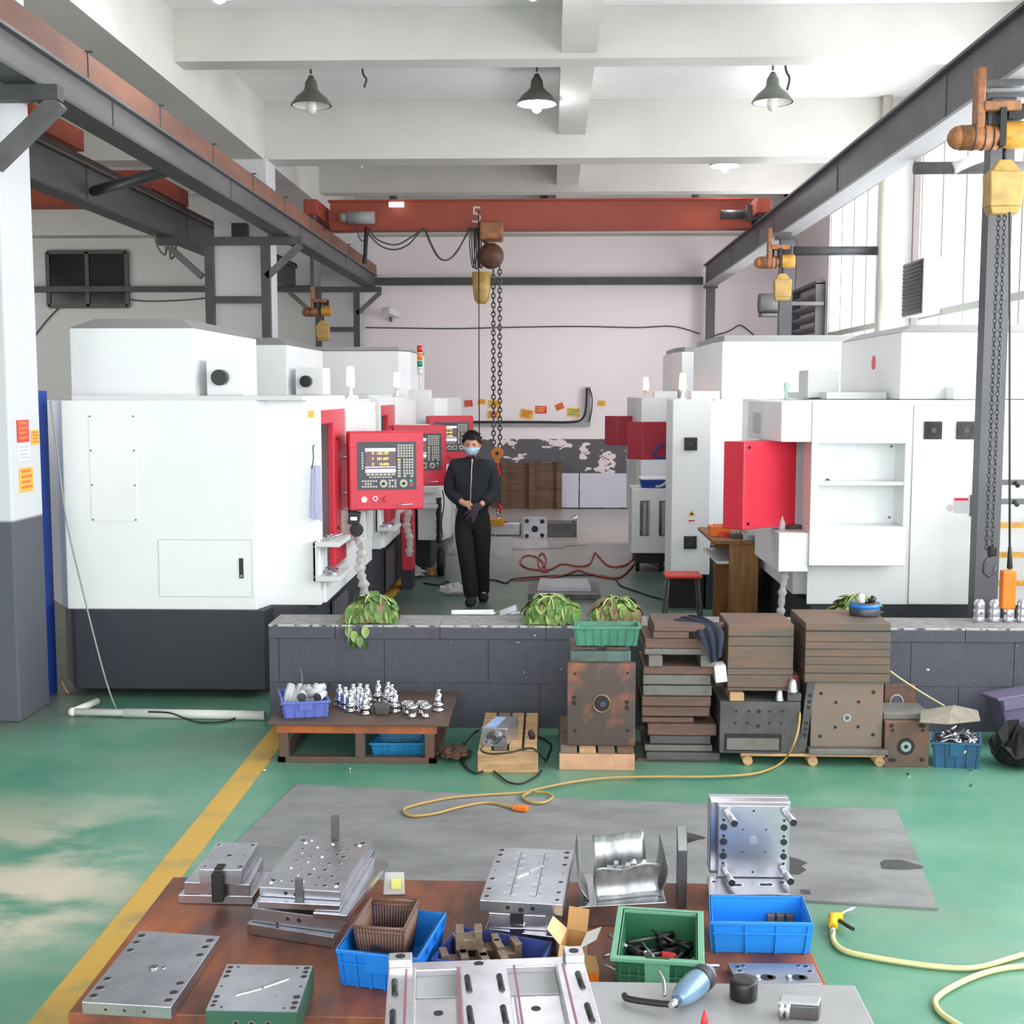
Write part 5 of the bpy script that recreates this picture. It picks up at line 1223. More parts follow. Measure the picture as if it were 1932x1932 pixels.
# chromed tool holders: one of each kind, then copies
holder_prof = [(.036, 0), (.036, .012), (.028, .016), (.030, .03), (.035, .034), (.035, .044), (.026, .048), (.030, .06), (.021, .085), (.018, .105), (.011, .108), (.013, .118), (.013, .128), (.006, .132)]
hp = pt(530, 1340, z=zt)
holder = thing('tool_holder', 'x', 'tool holder', (0, 0, zt), group='chromed tool holders on the low bench')
part(holder, 'taper', MB().lathe(holder_prof[:10], 20), m_chrome); part(holder, 'pull_stud', MB().lathe(holder_prof[9:], 16), m_chrome)
part(holder, 'slot', MB().cb((0, -.036, .02), (.012, .006, .02)), m_hole)
spots = [(641, 1331), (652, 1336), (662, 1342), (667, 1330), (676, 1336), (683, 1342), (680, 1329), (693, 1331), (690, 1347), (714, 1323), (733, 1326), (740, 1331), (746, 1343), (828, 1341)]
for k, (px, py) in enumerate(spots):
    p = pt(px, py, z=zt)
    lb = ('chromed tool holder nearest the violet crate, at the back', 'second chromed tool holder from the violet crate, back diagonal row', 'third chromed tool holder of the diagonal row by the violet crate', 'chromed tool holder behind the middle of the cluster, left of two', 'chromed tool holder in the heart of the cluster beside the violet crate',
          'chromed tool holder just behind the frontmost one of the cluster', 'rearmost chromed tool holder of the cluster, touching two others', 'chromed tool holder at the right edge of the cluster, rear', 'frontmost chromed tool holder of the cluster beside the violet crate', 'chromed tool holder standing behind the grey block',
          'rear chromed tool holder of the three right of the grey block', 'middle chromed tool holder of the three right of the grey block', 'front chromed tool holder of the three right of the grey block', 'chromed tool holder standing alone at the right end of the bench')[k]
    if k == 0: holder.location = (p.x, p.y, zt); holder['label'] = lb
    else: dup(holder, (p.x, p.y, zt), rz=k * .7, label=lb)
cup = None
for k, (px, py) in enumerate(((770, 1347), (778, 1354), (797, 1347), (804, 1354))):
    p = pt(px, py, z=zt)
    lb = ('pair of short chromed collet cups, left, mid bench' if k < 2 else 'short chromed collet cups, right pair by the lone holder')
    lb = ('rear', 'front', 'rear', 'front')[k] + (' short chromed collet cup of the left pair on the bench' if k < 2 else ' short chromed collet cup of the right pair on the bench')
    if cup is None:
        cup = thing('collet_cup', lb, 'collet', (p.x, p.y, zt), group='short collet cups on the low bench')
        part(cup, 'body', MB().lathe([(.026, 0), (.026, .015), (.022, .02), (.024, .04), (.034, .055), (.036, .075), (.028, .075), (.024, .06)], 20), m_chrome)
        part(cup, 'bore', MB().cyl((0, 0, .05), (0, 0, .0605), .024, n=20), m_hole)
    else: dup(cup, (p.x, p.y, zt), rz=k, label=lb)
p = pt(717, 1348, z=zt)
wsolo('grey_block', 'angular dark grey block among the tool holders on the bench', 'block', MB().prism([(p.x - .05, p.y + .06), (p.x - .025, p.y - .02), (p.x + .05, p.y - .03), (p.x + .055, p.y + .05), (p.x, p.y + .1)], zt, zt + .055), m_greyst, (p.x, p.y, zt), b=.008)

crate('storage_crate', 'dusty bright blue crate stored under the low bench', [(697, 1402), (798, 1402), (803, 1380), (712, 1380)], .098, .001, m_crteal, ribs=5, taper=.012)

# dark rag right of the bench
c = pt(856, 1432, z=0); crumple('dirty_rag', 'dirty crumpled grey rag on the floor right of the bench', (c.x, c.y + .05, .002), .1, .12, .05, m_rusty, 12, 'rag')

# pallets
def pallet(name, label, x0, x1, y0, y1, h, n, front, slats, bh):
    cx = (x0 + x1) / 2; r = thing(name, label, 'pallet', (cx, y0, 0))
    part(r, 'front_board', MB().box(x0 - cx, x1 - cx, 0, .04, 0, bh), front, b=.004)
    part(r, 'back_board', MB().box(x0 - cx, x1 - cx, y1 - y0 - .04, y1 - y0, 0, bh), m_woodd, b=.004)
    w = (x1 - x0) / n
    for i in range(n): part(r, 'slat', MB().box(x0 - cx + w * i + .007, x0 - cx + w * (i + 1) - .007, .0 if n == 4 else -.002, y1 - y0, bh + .001, h), slats[i % len(slats)], b=.003)
    return r
a, c = pt(901, 1458, z=0), pt(1015, 1458, z=0)
pallet('small_pallet', 'small pale wooden pallet with a silver power supply on it', a.x, c.x, a.y, 7.5, .155, 4, m_wood, [m_wood, m_woodd, m_wood, m_wood], .125)
ptop = .155
a, c = pt(1055, 1453, z=0), pt(1197, 1453, z=0)
pallet('wide_pallet', 'wide wooden pallet under the big stained mould plate', a.x, c.x, a.y, 7.55, .125, 4, M('pinkish_pallet_wood', (206, 162, 130), .7, c2=(180, 130, 100), scale=4), [m_woodd, m_wood, m_woodd, m_woodp], .095)
PY = pt(1055, 1453, z=0).y
# power supply
p = pt(940, 1408, z=ptop)
r = thing('power_supply', 'silver finned power supply with round fan lying on the small pallet', 'power supply', (p.x - .02, p.y + .0, ptop), rz=R(-14)); r.scale = (1.25, 1.1, 1.2)
part(r, 'body', MB().box(-.055, .055, -.0, .24, 0, .085), m_alu, b=.01)
part(r, 'face_plate', MB().box(-.06, .06, -.008, 0, -.0, .09), m_chrome, b=.004)
fn = MB().cyl((.0, -.009, .045), (.0, -.014, .045), .034, n=24).cyl((0, -.014, .045), (0, -.018, .045), .012, n=12)
part(r, 'fan', fn, m_steeld); gg = MB()
for rr in (.018, .026, .034): gg.tube([(rr * math.cos(a * .314), -.018, .045 + rr * math.sin(a * .314)) for a in range(20)], .0015, 4, closed=True)
part(r, 'fan_guard', gg, m_chrome); part(r, 'name_plate', MB().box(-.05, .0, .02, .22, .0855, .087), M('pale_blue_label', (150, 180, 226), .4))
fl = MB()
for k in range(6): fl.box(.008 + k * .008, .011 + k * .008, .0, .24, .085, .09)
part(r, 'fin', fl, m_alu)
wire('power_cable', 'black cable looping around the small pallet', 'cable', [pt(*q) for q in []] or [pt(x, y, z=z) for x, y, z in ((912, 1405, .17), (908, 1416, .17), (925, 1422, .165), (960, 1420, .165), (985, 1414, .165), (1005, 1412, .165), (1020, 1425, .08), (1030, 1434, .01), (1036, 1420, .01), (1040, 1405, .01), (1022, 1392, .01), (1004, 1388, .02))], .0055, m_rubber)
wire('power_cable', 'black cable trailing from the pallet across the green floor', 'cable', [pt(x, y, z=.01) for x, y in ((876, 1400), (865, 1420), (872, 1440), (890, 1456), (905, 1458), (922, 1449), (940, 1462), (960, 1476), (985, 1478), (1010, 1466), (1022, 1454))], .0055, m_rubber)
wire('power_cable', 'thin dark cable rising behind the bench end', 'cable', [pt(x, y, z=z) for x, y, z in ((880, 1448, .01), (872, 1430, .02), (876, 1405, .06), (892, 1385, .1), (903, 1378, .13))], .007, m_rubber)
p = pt(1003, 1393, z=ptop); solo('plug', 'black cable plug resting on the small pallet', 'plug', MB().cb((0, 0, .02), (.03, .06, .035), (.3, 0, .3)), m_rubber, (p.x, p.y, ptop), b=.006)

# --- helper for plates standing or stacked, given by photo rectangle at a depth ---
def bore(mb, x, y, z, r, m=1): return mb.cyl((x, y, z), (x, y - .003, z), r, n=18, m=m)
def front_block(name, label, px0, py0, px1, py1, Y, depth, mats, b=.004, holes=(), cat='mould block', group=None, zb=None, taper=0):
    x0, x1 = PX(px0, Y, (py0 + py1) / 2), PX(px1, Y, (py0 + py1) / 2); z1 = PZ(py0, Y, px0); z0 = PZ(py1, Y, px0) if zb is None else zb
    cx = (x0 + x1) / 2; r = thing(name, label, cat, (cx, Y, z0), group=group)
    part(r, 'body', MB().box(x0 - cx, x1 - cx, 0, depth, 0, z1 - z0), mats[0], b=b)
    if holes:
        for hx, hy, hr in holes: part(r, 'bolt_hole', bore(MB(), PX(hx, Y, hy) - cx, -.0005, PZ(hy, Y, hx) - z0, hr, 0), m_hole)
    return r, x0 - cx, x1 - cx, z0, z1
# big stained plate standing on the wide pallet
Y = PY + .06
r, a, c, z0, z1 = front_block('mould_plate', 'big rust-stained mould plate with round centre bore standing on the pallet', 1070, 1251, 1199, 1400, Y, .05, [m_plate], zb=.126,
    holes=[(1085, 1271, .008), (1184, 1270, .008), (1083, 1316, .012), (1083, 1326, .014), (1183, 1325, .012), (1183, 1335, .013), (1085, 1379, .009), (1184, 1378, .009)])
x_, z_ = PX(1135, Y, 1326) - r.location.x, PZ(1326, Y) - z0
rg = MB().tube([(x_ + .048 * math.cos(a_ * math.pi / 16), -.002, z_ + .05 * math.sin(a_ * math.pi / 16)) for a_ in range(32)], .006, 6, closed=True)
part(r, 'locating_ring', rg, M('worn_brass_ring', (140, 112, 84), .4, .5)); part(r, 'centre_bore', MB().cyl((x_, -.003, z_), (x_, .0, z_), .044, n=28).cyl((x_ + .008, -.006, z_ - .004), (x_ + .008, 0, z_ - .004), .016, n=16, m=1), (m_hole, m_steeld))
# moulds behind and the jade crate above
front_block('mould_block', 'faded green mould block behind the big stained plate', 1076, 1228, 1190, 1260, Y + .06, .36, [m_greenm], zb=.126)
zt_ = PZ(1233, Y + .06)
r = thing('mould_insert', 'cluster of grimy mould inserts supporting the jade crate', 'mould insert', (PX(1135, Y + .1), Y + .1, zt_))
for x0_, x1_ in ((1080, 1130), (1145, 1185)):
    part(r, 'insert', MB().box(PX(x0_, Y + .1) - r.location.x, PX(x1_, Y + .1) - r.location.x, 0, .25, 0, .035).box(PX(x0_ + 8, Y + .1) - r.location.x, PX(x1_ - 8, Y + .1) - r.location.x, .02, .2, .035, .05), m_rusty, b=.006)
zb_ = zt_ + .052
zc = PZ(1180, Y + .05)
crate('storage_crate', 'jade green ribbed crate on top of the mould stack by the wall', [(1080, 1183), (1209, 1183), (1205, 1172), (1088, 1172)], max(zc, .68), zb_, m_crgrn2, ribs=7, taper=.015, rows=1, handle=False)

# stack of loose slabs
Ys = pt(1220, 1440, z=0).y + .02
sl = [(1219, 1358, 1420, 1441, 'g'), (1216, 1344, 1405, 1420, 'G'), (1226, 1341, 1388, 1405, 'g'), (1222, 1352, 1366, 1388, 'b'), (1211, 1309, 1353, 1366, 'b'), (1211, 1339, 1333, 1353, 'r'), (1211, 1341, 1315, 1333, 'r'), (1213, 1343, 1293, 1315, 'G'), (1213, 1341, 1273, 1293, 'G'), (1214, 1348, 1257, 1273, 'r')]
mm = {'g': m_greyst, 'G': m_greyst2, 'b': m_browst, 'r': m_browst}
words_ = ['dark grey steel slab at the very bottom of the loose stack', 'lighter grey slab second from the bottom of the loose stack', 'grey slab third from the bottom of the loose stack', 'brownish slab fourth from the bottom of the loose stack',
          'narrow short brown slab in the lower middle of the loose stack', 'red-brown slab, lower of the rusty pair mid stack', 'red-brown slab, upper of the rusty pair mid stack', 'thick pale grey slab, lower of the pale pair mid stack',
          'thick pale grey slab, upper of the pale pair mid stack', 'thin brown slab under the two square spacer bars']
zb_ = 0.012
solo('timber_packer', 'timber packers under the loose slab stack', 'timber', MB().box(-.25, .22, 0, .05, 0, .012).box(-.25, .22, .3, .35, 0, .012), m_woodd, (PX(1285, Ys, 1440), Ys + .03, 0))
for k, (p0, p1, t0, t1, q) in enumerate(sl):
    z1 = PZ(t0, Ys, 1280); front_block('steel_slab', words_[k], p0, t0, p1, t1, Ys + (.012 * ((k * 5) % 3)), .42, [mm[q]], b=.005, zb=zb_, cat='steel slab', group='loose steel slabs stacked by the wall'); zb_ = z1 + .0005
for p0, p1, lb in ((1224, 1250, 'left square spacer bar in the slab stack'), (1322, 1350, 'right square spacer bar in the slab stack')):
    front_block('spacer_bar', lb, p0, 1238, p1, 1257, Ys - .02, .4, [m_greyst2], zb=zb_, cat='spacer bar')
zb_ = PZ(1238, Ys, 1280) + .001
for p0, p1, t0, m, lb in ((1216, 1326, 1224, m_greyst2, 'grey slab just above the spacer bars'), (1217, 1325, 1205, m_browst, 'dark brown slab third from the top of the stack'), (1232, 1300, 1192, m_browst, 'short brown slab second from the top of the stack'), (1234, 1330, 1180, m_browst, 'topmost pinkish brown slab under the dark cloth')):
    z1 = PZ(t0, Ys + .03, 1280); front_block('steel_slab', lb, p0, t0, p1, t0 + 14, Ys + .03, .40, [m], zb=zb_, cat='steel slab', group='loose steel slabs stacked by the wall', b=.005); zb_ = z1 + .0005
ztop = zb_
# dark cloth draped over the stack
ml = []
cols = [(1270, 1172, .3), (1290, 1170, .25), (1310, 1178, .12), (1330, 1195, .0), (1345, 1215, -.02), (1355, 1235, -.03)]
cl = MB(); rows = []
path = [((1268, 1174), (1300, 1163)), ((1285, 1180), (1325, 1166)), ((1305, 1186), (1345, 1176)), ((1318, 1205), (1362, 1190)), ((1328, 1225), (1366, 1205)), ((1335, 1243), (1364, 1225)), ((1340, 1258), (1364, 1240))]
for k, (a_, b_) in enumerate(path):
    row = []
    for q in range(9):
        t = q / 8; yy = Ys - .01 + (.22 - .04 * k if k < 3 else -.03 + .0 * k) + .02 * math.sin(q * 2.1 + k)
        p = pt(a_[0] + (b_[0] - a_[0]) * t, a_[1] + (b_[1] - a_[1]) * t, Y=max(yy, Ys - .06)); row.append(p + Vector((0, 0, .012 + .006 * math.sin(q * 1.7 + k * 2))))
    rows.append(row)
vs = [p for row in rows for p in row]; fs = []
for i in range(len(rows) - 1):
    for j in range(8): fs.append((i * 9 + j, i * 9 + j + 1, (i + 1) * 9 + j + 1, (i + 1) * 9 + j))
cl.add(vs, fs, 0, True); bp = rows[0][0]
o = wsolo('dark_cloth', 'dark blue work cloth draped over the slab stack corner', 'cloth', cl, m_cloth, bp)
sm_ = o.modifiers.new('thick', 'SOLIDIFY'); sm_.thickness = .012; ss = o.modifiers.new('sub', 'SUBSURF'); ss.levels = ss.render_levels = 2
p = pt(1360, 1272, Y=Ys - .03)
solo('paper_cup', 'white paper label hanging between the slab stacks', 'paper', MB().box(-.033, .033, -.02, .0, -.05, .05), m_paper, p, rot=(0, R(-8), 0), b=.003) if False else solo('white_carton', 'small white carton wedged between the slab stack and the brown mould', 'carton', MB().box(-.033, .033, 0, .12, -.048, .048), m_paper, p, rot=(0, R(-7), 0), b=.003)

# third stack: brown mould on a grey drilled block on beams
Yg = pt(1410, 1422, z=.07).y
GZ = .07
wp_ = thing('timber_skid', 'long timber skid on rough blocks under the right-hand moulds', 'skid', (PX(1500, Yg), Yg, 0))
part(wp_, 'deck', MB().box(PX(1398, Yg, 1425) - wp_.location.x, PX(1676, Yg, 1425) - wp_.location.x, 0, .5, .055, .07), m_wood, b=.003)
for px in (1411, 1534, 1660):
    x = PX(px, Yg, 1435) - wp_.location.x; part(wp_, 'foot', MB().cyl((x, .0, .028), (x, .45, .028), .028, n=10), m_wood)
z1 = PZ(1340, Yg, 1430)
r, a, c, z0, z1 = front_block('mould_block', 'grey mould block with two rows of drilled holes and a recessed slot', 1358, 1324, 1510, 1420, Yg + .005, .42, [m_greyst], zb=GZ + .001,
    holes=[(x, 1342, .007) for x in (1389, 1413, 1452, 1476)] + [(x, 1364, .007) for x in (1387, 1410, 1451, 1474)] + [(1432, 1342, .011), (1430, 1370, .011)])
part(r, 'slot', MB().box(PX(1374, Yg) - r.location.x, PX(1484, Yg) - r.location.x, -.003, 0, PZ(1414, Yg) - z0, PZ(1381, Yg) - z0), m_hole)
part(r, 'slot_bar', MB().box(PX(1378, Yg) - r.location.x, PX(1479, Yg) - r.location.x, -.012, .0, PZ(1411, Yg) - z0, PZ(1389, Yg) - z0), m_greyst2, b=.003)
sp = z1
for p0, p1, t0, lb, m in ((1377, 1404, 1308, 'wood-topped spacer block under the brown mould', m_wood), (1486, 1512, 1308, 'dark spacer block under the brown mould, right', m_greyst)):
    z_ = PZ(t0, Yg, 1400); front_block('spacer_block', lb, p0, t0, p1, t0 + 14, Yg + .02, .34, [m], zb=sp + .001, cat='spacer'); 
sp2 = PZ(1308, Yg, 1400) + .001
r, a, c, z0, z1 = front_block('mould_stack', 'tall brown banded mould left of the pair, above the drilled grey block', 1373, 1178, 1497, 1308, Yg + .05, .38, [m_rusty2], zb=sp2, b=.005)
for py, t in ((1198, .003), (1216, .002), (1258, .002), (1270, .002), (1294, .003)):
    part(r, 'seam', MB().box(a - .001, c + .001, -.0015, .385, PZ(py, Yg + .05) - z0 - t, PZ(py, Yg + .05) - z0 + t), m_hole)
for py in (1160, 1182, 1297):
    z_ = PZ(py, Yg + .2) - z0 if py < 1200 else PZ(py, Yg + .05) - z0
    part(r, 'guide_pin', MB().cyl((a - .06, .12, min(z_, z1 - z0 - .03)), (a, .12, min(z_, z1 - z0 - .03)), .02, n=14), m_browst) if py != 1182 else None
cone = None
for px, py, s_, lb in ((1471, 1325, 1.0, 'shorter silver cone in front of the brown mould'), (1496, 1312, 1.25, 'taller silver cone at the corner of the brown mould')):
    zc_ = z1 if False else PZ(1324, Yg + .005, 1430) if px == 1471 else PZ(1308, Yg, 1400)
    q = thing('silver_cone', lb, 'cone', (PX(px, Yg + .015, py), Yg + .028, zc_ + .0005)); q.scale = (s_, s_, s_)
    part(q, 'body', MB().lathe([(.026, 0), (.024, .014), (.018, .05), (.012, .064)], 18), m_alu); part(q, 'base_ring', MB().lathe([(.0275, 0), (.0275, .012), (.025, .014)], 18), m_chrome)
# leaning drilled bar
b0, b1 = pt(1512, 1418, Y=Yg + .02), pt(1526, 1292, Y=Yg + .05)
r = thing('drilled_bar', 'leaning dark bar with rows of round holes between the two moulds', 'bar', (b0.x, b0.y, GZ), rot=(0, R(6), 0))
Lb = (b1 - b0).length
part(r, 'body', MB().box(-.02, .025, 0, .12, .004, Lb + .03), m_steeld, b=.003)
for t in (.2, .29, .38, .62, .71, .8): part(r, 'hole', bore(MB(), .006, -.0005, .03 + Lb * t, .011, 0), m_hole)
solo('orange_tag', 'orange tag hanging in the gap between the brown moulds', 'tag', MB().box(-.018, .018, 0, .01, -.03, .03), m_tilered, pt(1499, 1284, Y=Yg + .16), b=.003)

# fourth stack
z_sl = PZ(1412, Yg - .02, 1600)
r, a, c, z0, z1 = front_block('steel_slab', 'wide grey slab under the upright pale plate on the skid', 1526, 1414, 1677, 1424, Yg - .02, .46, [m_greyst2], zb=GZ + .001, cat='steel slab', b=.006)
r, a, c, zz, z1 = front_block('mould_plate', 'pale brown upright plate with nine bolt holes on the grey slab', 1530, 1286, 1666, 1404, Yg + .03, .34, [M('pale_brown_plate', (128, 112, 102), .5, .3, c2=(142, 104, 92), scale=4, lo=.5, hi=.7)], zb=z1 + .001,
    holes=[(1549, 1308, .01), (1648, 1306, .011), (1577, 1325, .009), (1620, 1324, .009), (1576, 1372, .009), (1619, 1371, .009), (1547, 1389, .01), (1647, 1386, .01)])
x_, z_ = PX(1598, Yg + .03, 1349) - r.location.x, PZ(1349, Yg + .03) - r.location.z
part(r, 'centre_boss', MB().cyl((x_, 0, z_), (x_, -.004, z_), .024, n=22).cyl((x_, -.004, z_), (x_, -.006, z_), .012, n=14, m=1), (m_steelm, m_greyst))
r, a, c, z0, z1 = front_block('mould_stack', 'tall brown banded mould on the right with a tin on its top', 1519, 1175, 1680, 1284, Yg + .0, .44, [m_rusty2], zb=z1 + .001, b=.005)
for py, t in ((1187, .004), (1207, .0015), (1221, .0015), (1235, .0015), (1250, .0015), (1266, .0025)):
    part(r, 'seam', MB().box(a - .001, c + .001, -.0015, .445, PZ(py, Yg) - z0 - t, PZ(py, Yg) - z0 + t), m_hole)
zt4 = z1
p = pt(1631, 1160, z=zt4)
r = thing('tape_tin', 'round dark tin with blue edge and a white tube on the right mould', 'tin', (p.x, p.y, zt4 + .001))
part(r, 'body', MB().lathe([(.086, 0), (.088, .01), (.088, .072), (.08, .075), (.03, .07)], 30), M('dark_tin', (66, 72, 80), .4, .3)); part(r, 'label_band', MB().lathe([(.0885, .045), (.0885, .07)], 30), m_crblue)
part(r, 'tube', MB().lathe([(.02, 0), (.018, .045), (.006, .052)], 14, (-.02, 0, .072)), m_paper); part(r, 'knob', MB().cyl((.04, .02, .07), (.06, .03, .1), .018, n=12), m_black)

# mould blocks at the right
r, a, c, z0, z1 = front_block('mould_block', 'dark square mould block with round bore right of the skid', 1669, 1361, 1753, 1442, Yg + .0, .32, [m_rusty], zb=0.0,
    holes=[(1682, 1369, .012), (1736, 1369, .012), (1742, 1369, .012), (1741, 1378, .009), (1684, 1378, .009), (1680, 1434, .012), (1686, 1434, .01), (1739, 1433, .012)])
x_, z_ = PX(1709, Yg, 1402) - r.location.x, PZ(1402, Yg) - r.location.z
part(r, 'centre_bore', MB().cyl((x_, 0, z_), (x_, -.004, z_), .05, n=28).cyl((x_, -.004, z_), (x_, -.007, z_), .03, n=22, m=1).cyl((x_, -.007, z_), (x_, -.009, z_), .012, n=14), (m_hole, m_steelm))
z_a = z1
r, a, c, z0, z1 = front_block('mould_plate', 'small square plate with a white ringed hole behind the dark block', 1669, 1292, 1727, 1340, 7.45, .05, [m_rusty], zb=PZ(1362, Yg) * 0 + .0)
x_, z_ = PX(1691, 7.45, 1318) - r.location.x, PZ(1318, 7.45) - r.location.z
part(r, 'ring', MB().tube([(x_ + .038 * math.cos(a_ * math.pi / 14), -.002, z_ + .04 * math.sin(a_ * math.pi / 14)) for a_ in range(28)], .006, 6, closed=True), m_flange); part(r, 'bore', MB().cyl((x_, -.002, z_), (x_, 0, z_), .036, n=24), m_dado)
r, a, c, z0, z1 = front_block('steel_slab', 'flat grey bar lying on top of the dark square block', 1667, 1345, 1755, 1361, Yg + .04, .24, [m_greyst2], zb=z_a + .001, cat='steel slab')
sh_ = MB(); q = [pt(1735, 1362, z=z_a + .045), pt(1790, 1366, z=z_a + .03), pt(1850, 1360, z=z_a - .0), pt(1845, 1340, z=z_a + .03), pt(1800, 1330, z=z_a + .08), pt(1738, 1340, z=z_a + .06)]
q = [Vector((v.x, v.y, v.z)) for v in q]; c_ = sum(q, Vector()) / 6
sh_.add([v for v in q] + [c_ + Vector((0, 0, .02))], [(i, (i + 1) % 6, 6) for i in range(6)])
o = wsolo('bent_sheet', 'bent greyish sheet hanging over the dirty blue crate', 'sheet', sh_, M('dusty_sheet', (132, 124, 110), .5, c2=(110, 104, 92), scale=9), c_); sm_ = o.modifiers.new('thick', 'SOLIDIFY'); sm_.thickness = .004
wire('string', 'pale cord slanting from the right mould down to the bent sheet', 'string', [pt(1680, 1266, Y=7.4), pt(1700, 1281, Y=7.42), pt(1740, 1307, Y=7.44), pt(1782, 1332, Y=7.44)], .005, m_hose)
cr, P, h = crate('storage_crate', 'dirty blue crate heaped with metal scrap at the right', [(1758, 1400), (1853, 1404), (1850, 1382), (1760, 1380)], .15, .001, m_crdk, ribs=4, taper=.008)
rnd = random.Random(4); mb = MB()
def heap(root_c, P, z, n, mats, rmax=.012, lmax=.09, up=.05, seed=1, kinds=None):
    rnd = random.Random(seed); mb = MB()
    for i in range(n):
        u, v = rnd.uniform(.12, .88), rnd.uniform(.15, .85); p = uv(P, u, v); hgt = z + up * (1 - abs(u - .5) * 1.6) * rnd.random()
        a = Vector((p.x, p.y, hgt)); d = Vector((rnd.uniform(-1, 1), rnd.uniform(-1, 1), rnd.uniform(-.35, .35))).normalized() * rnd.uniform(.3, 1) * lmax
        mb.cyl(a - d / 2, a + d / 2, rnd.uniform(.3, 1) * rmax, n=7, m=rnd.randrange(len(mats)))
    return mb
o = solo('metal_scrap', 'pile of shiny metal offcuts in the dirty blue crate', 'scrap', heap(None, P, .1, 130, [0, 1, 2], .012, .1, .11, 3), (m_steel, m_steeld, m_chrome), cr.location, kind='stuff')
# purple bin leaning at the right
p = pt(1895, 1418, z=0)
r = thing('plastic_bin', 'purple-grey plastic bin tilted against the wall at the right edge', 'bin', (p.x + .16, p.y + .14, .045), rot=(R(-6), R(-9), R(4))); r.scale = (.9, .9, 1.0)
part(r, 'body', MB().frus(-.13, .15, -.1, .12, 0, .27, -.03, -.03), m_purple, b=.01); part(r, 'rim', MB().box(-.18, .2, -.14, .16, .265, .285), m_purple, b=.006)
part(r, 'lid_flap', MB().cb((.0, -.145, .24), (.3, .01, .06)), m_purple)
p = pt(1920, 1455, z=0); crumple('dark_bag', 'dark dirty bag on the floor in the right corner', (p.x + .03, p.y + .1, .002), .14, .14, .2, m_dark, 22, 'bag')

# ---- on top of the parapet ----
ZW = .6625
def leaf_heap(label, px0, px1, py_top, seed, mats_w, hang=0):
    rnd = random.Random(seed); Yc = 7.88; x0, x1 = PX(px0, Yc, 1150), PX(px1, Yc, 1150); cx = (x0 + x1) / 2; W_ = (x1 - x0) / 2; Ht = PZ(py_top, Yc) - ZW
    r = thing('leaf_bundle', label, 'plant', (cx, Yc, ZW))
    core = MB().ball((0, 0, Ht * .3), 1, 16, sx=W_ * .72, sy=.13, sz=Ht * .55); core.v = [Vector((v.x, v.y, max(0.002, v.z))) for v in core.v]
    part(r, 'core', core, m_leafb)
    lv = MB()
    def leaf(base, d, L_, w, droop, m):
        n = 6; side = d.cross(Vector((0, 0, 1))); side = side.normalized() if side.length > .01 else Vector((1, 0, 0)); rows = []
        p = base.copy(); dd = d.copy()
        for k in range(n + 1):
            t = k / n; ww = w * math.sin(math.pi * min(1, .12 + t * .88)) ** .7 * (1 if t < .98 else .1)
            up = side.cross(dd).normalized()
            rows.append((p - side * ww + up * ww * .35, p, p + side * ww + up * ww * .35)); dd = (dd + Vector((0, 0, -droop / n))).normalized(); p = p + dd * (L_ / n)
        vs = [q for row in rows for q in row]; vs = [Vector((q.x, q.y, q.z if (q.y < -.175 or q.z > .004) else .004)) for q in vs]; fs = []
        for k in range(n):
            for j in (0, 1): fs.append((k * 3 + j, k * 3 + j + 1, k * 3 + j + 4, k * 3 + j + 3))
        lv.add(vs, fs, m, True)
    for i in range(230):
        th = rnd.uniform(0, 2 * math.pi); rr = rnd.random() ** .6; el = rnd.uniform(.1, 1.0)
        b = Vector((math.cos(th) * rr * W_ * .7, math.sin(th) * rr * .11, Ht * (.92 - .42 * rr * rr) * rnd.uniform(.7, 1.08)))
        t2 = th + rnd.uniform(-1.3, 1.3); d = Vector((math.cos(t2), math.sin(t2) * .8 - .2, rnd.uniform(-.5, .5))).normalized()
        leaf(b, d, rnd.uniform(.055, .12), rnd.uniform(.018, .042), rnd.uniform(.6, 3.0), rnd.choices((0, 1, 2), mats_w)[0])
    for i in range(70):                                            # front skirt
        x = rnd.uniform(-W_ * .85, W_ * .85); b = Vector((x, -.09 - .04 * rnd.random(), Ht * rnd.uniform(.35, .85) * (1 - .4 * abs(x / W_))))
        leaf(b, Vector((rnd.uniform(-.4, .4), -.8, -.1)).normalized(), rnd.uniform(.06, .11), rnd.uniform(.018, .032), 3.2, rnd.choices((0, 1, 2), mats_w)[0])
    for k in range(hang):
        x = -W_ * .75 + k * .035
        leaf(Vector((x, -.185, -.01 - .03 * (k % 3))), Vector((.1, -.25, -1)).normalized(), .075, .026, .4, k % 2)
        leaf(Vector((x + .01, -.195, -.08 - .02 * (k % 2))), Vector((-.1, -.1, -1)).normalized(), .06, .02, .2, 0) if k in (0, 1, 3) else None
    part(r, 'leaves', lv, (m_leaf, m_leafy, m_leafb))
    st = MB()
    for i in range(9):
        th = rnd.uniform(0, 2 * math.pi); b = Vector((rnd.uniform(-.4, .4) * W_, rnd.uniform(-.06, .04), Ht * .98)); e = b + Vector((math.cos(th) * W_ * .5, math.sin(th) * .09 - .03, -Ht * rnd.uniform(.1, .4)))
        st.tube(smooth_path([b, (b + e) / 2 + Vector((0, 0, .015)), e], 4), .0035, 5)
    if hang: st.tube(smooth_path([Vector((-W_ * .6, -.1, .08)), Vector((-W_ * .7, -.19, .02)), Vector((-W_ * .72, -.2, -.1))], 4), .004, 5)
    part(r, 'stems', st, m_stem)
    return r
leaf_heap('bundle of wilted green leaves trailing over the wall edge, leftmost on the parapet', 653, 752, 1122, 1, (5, 3, 1), hang=4)
leaf_heap('largest fresh green leaf bundle in the middle of the parapet', 988, 1095, 1121, 2, (7, 3, .3))
leaf_heap('browner leaf bundle right of the largest one on the parapet', 1112, 1208, 1124, 3, (3, 3, 3))
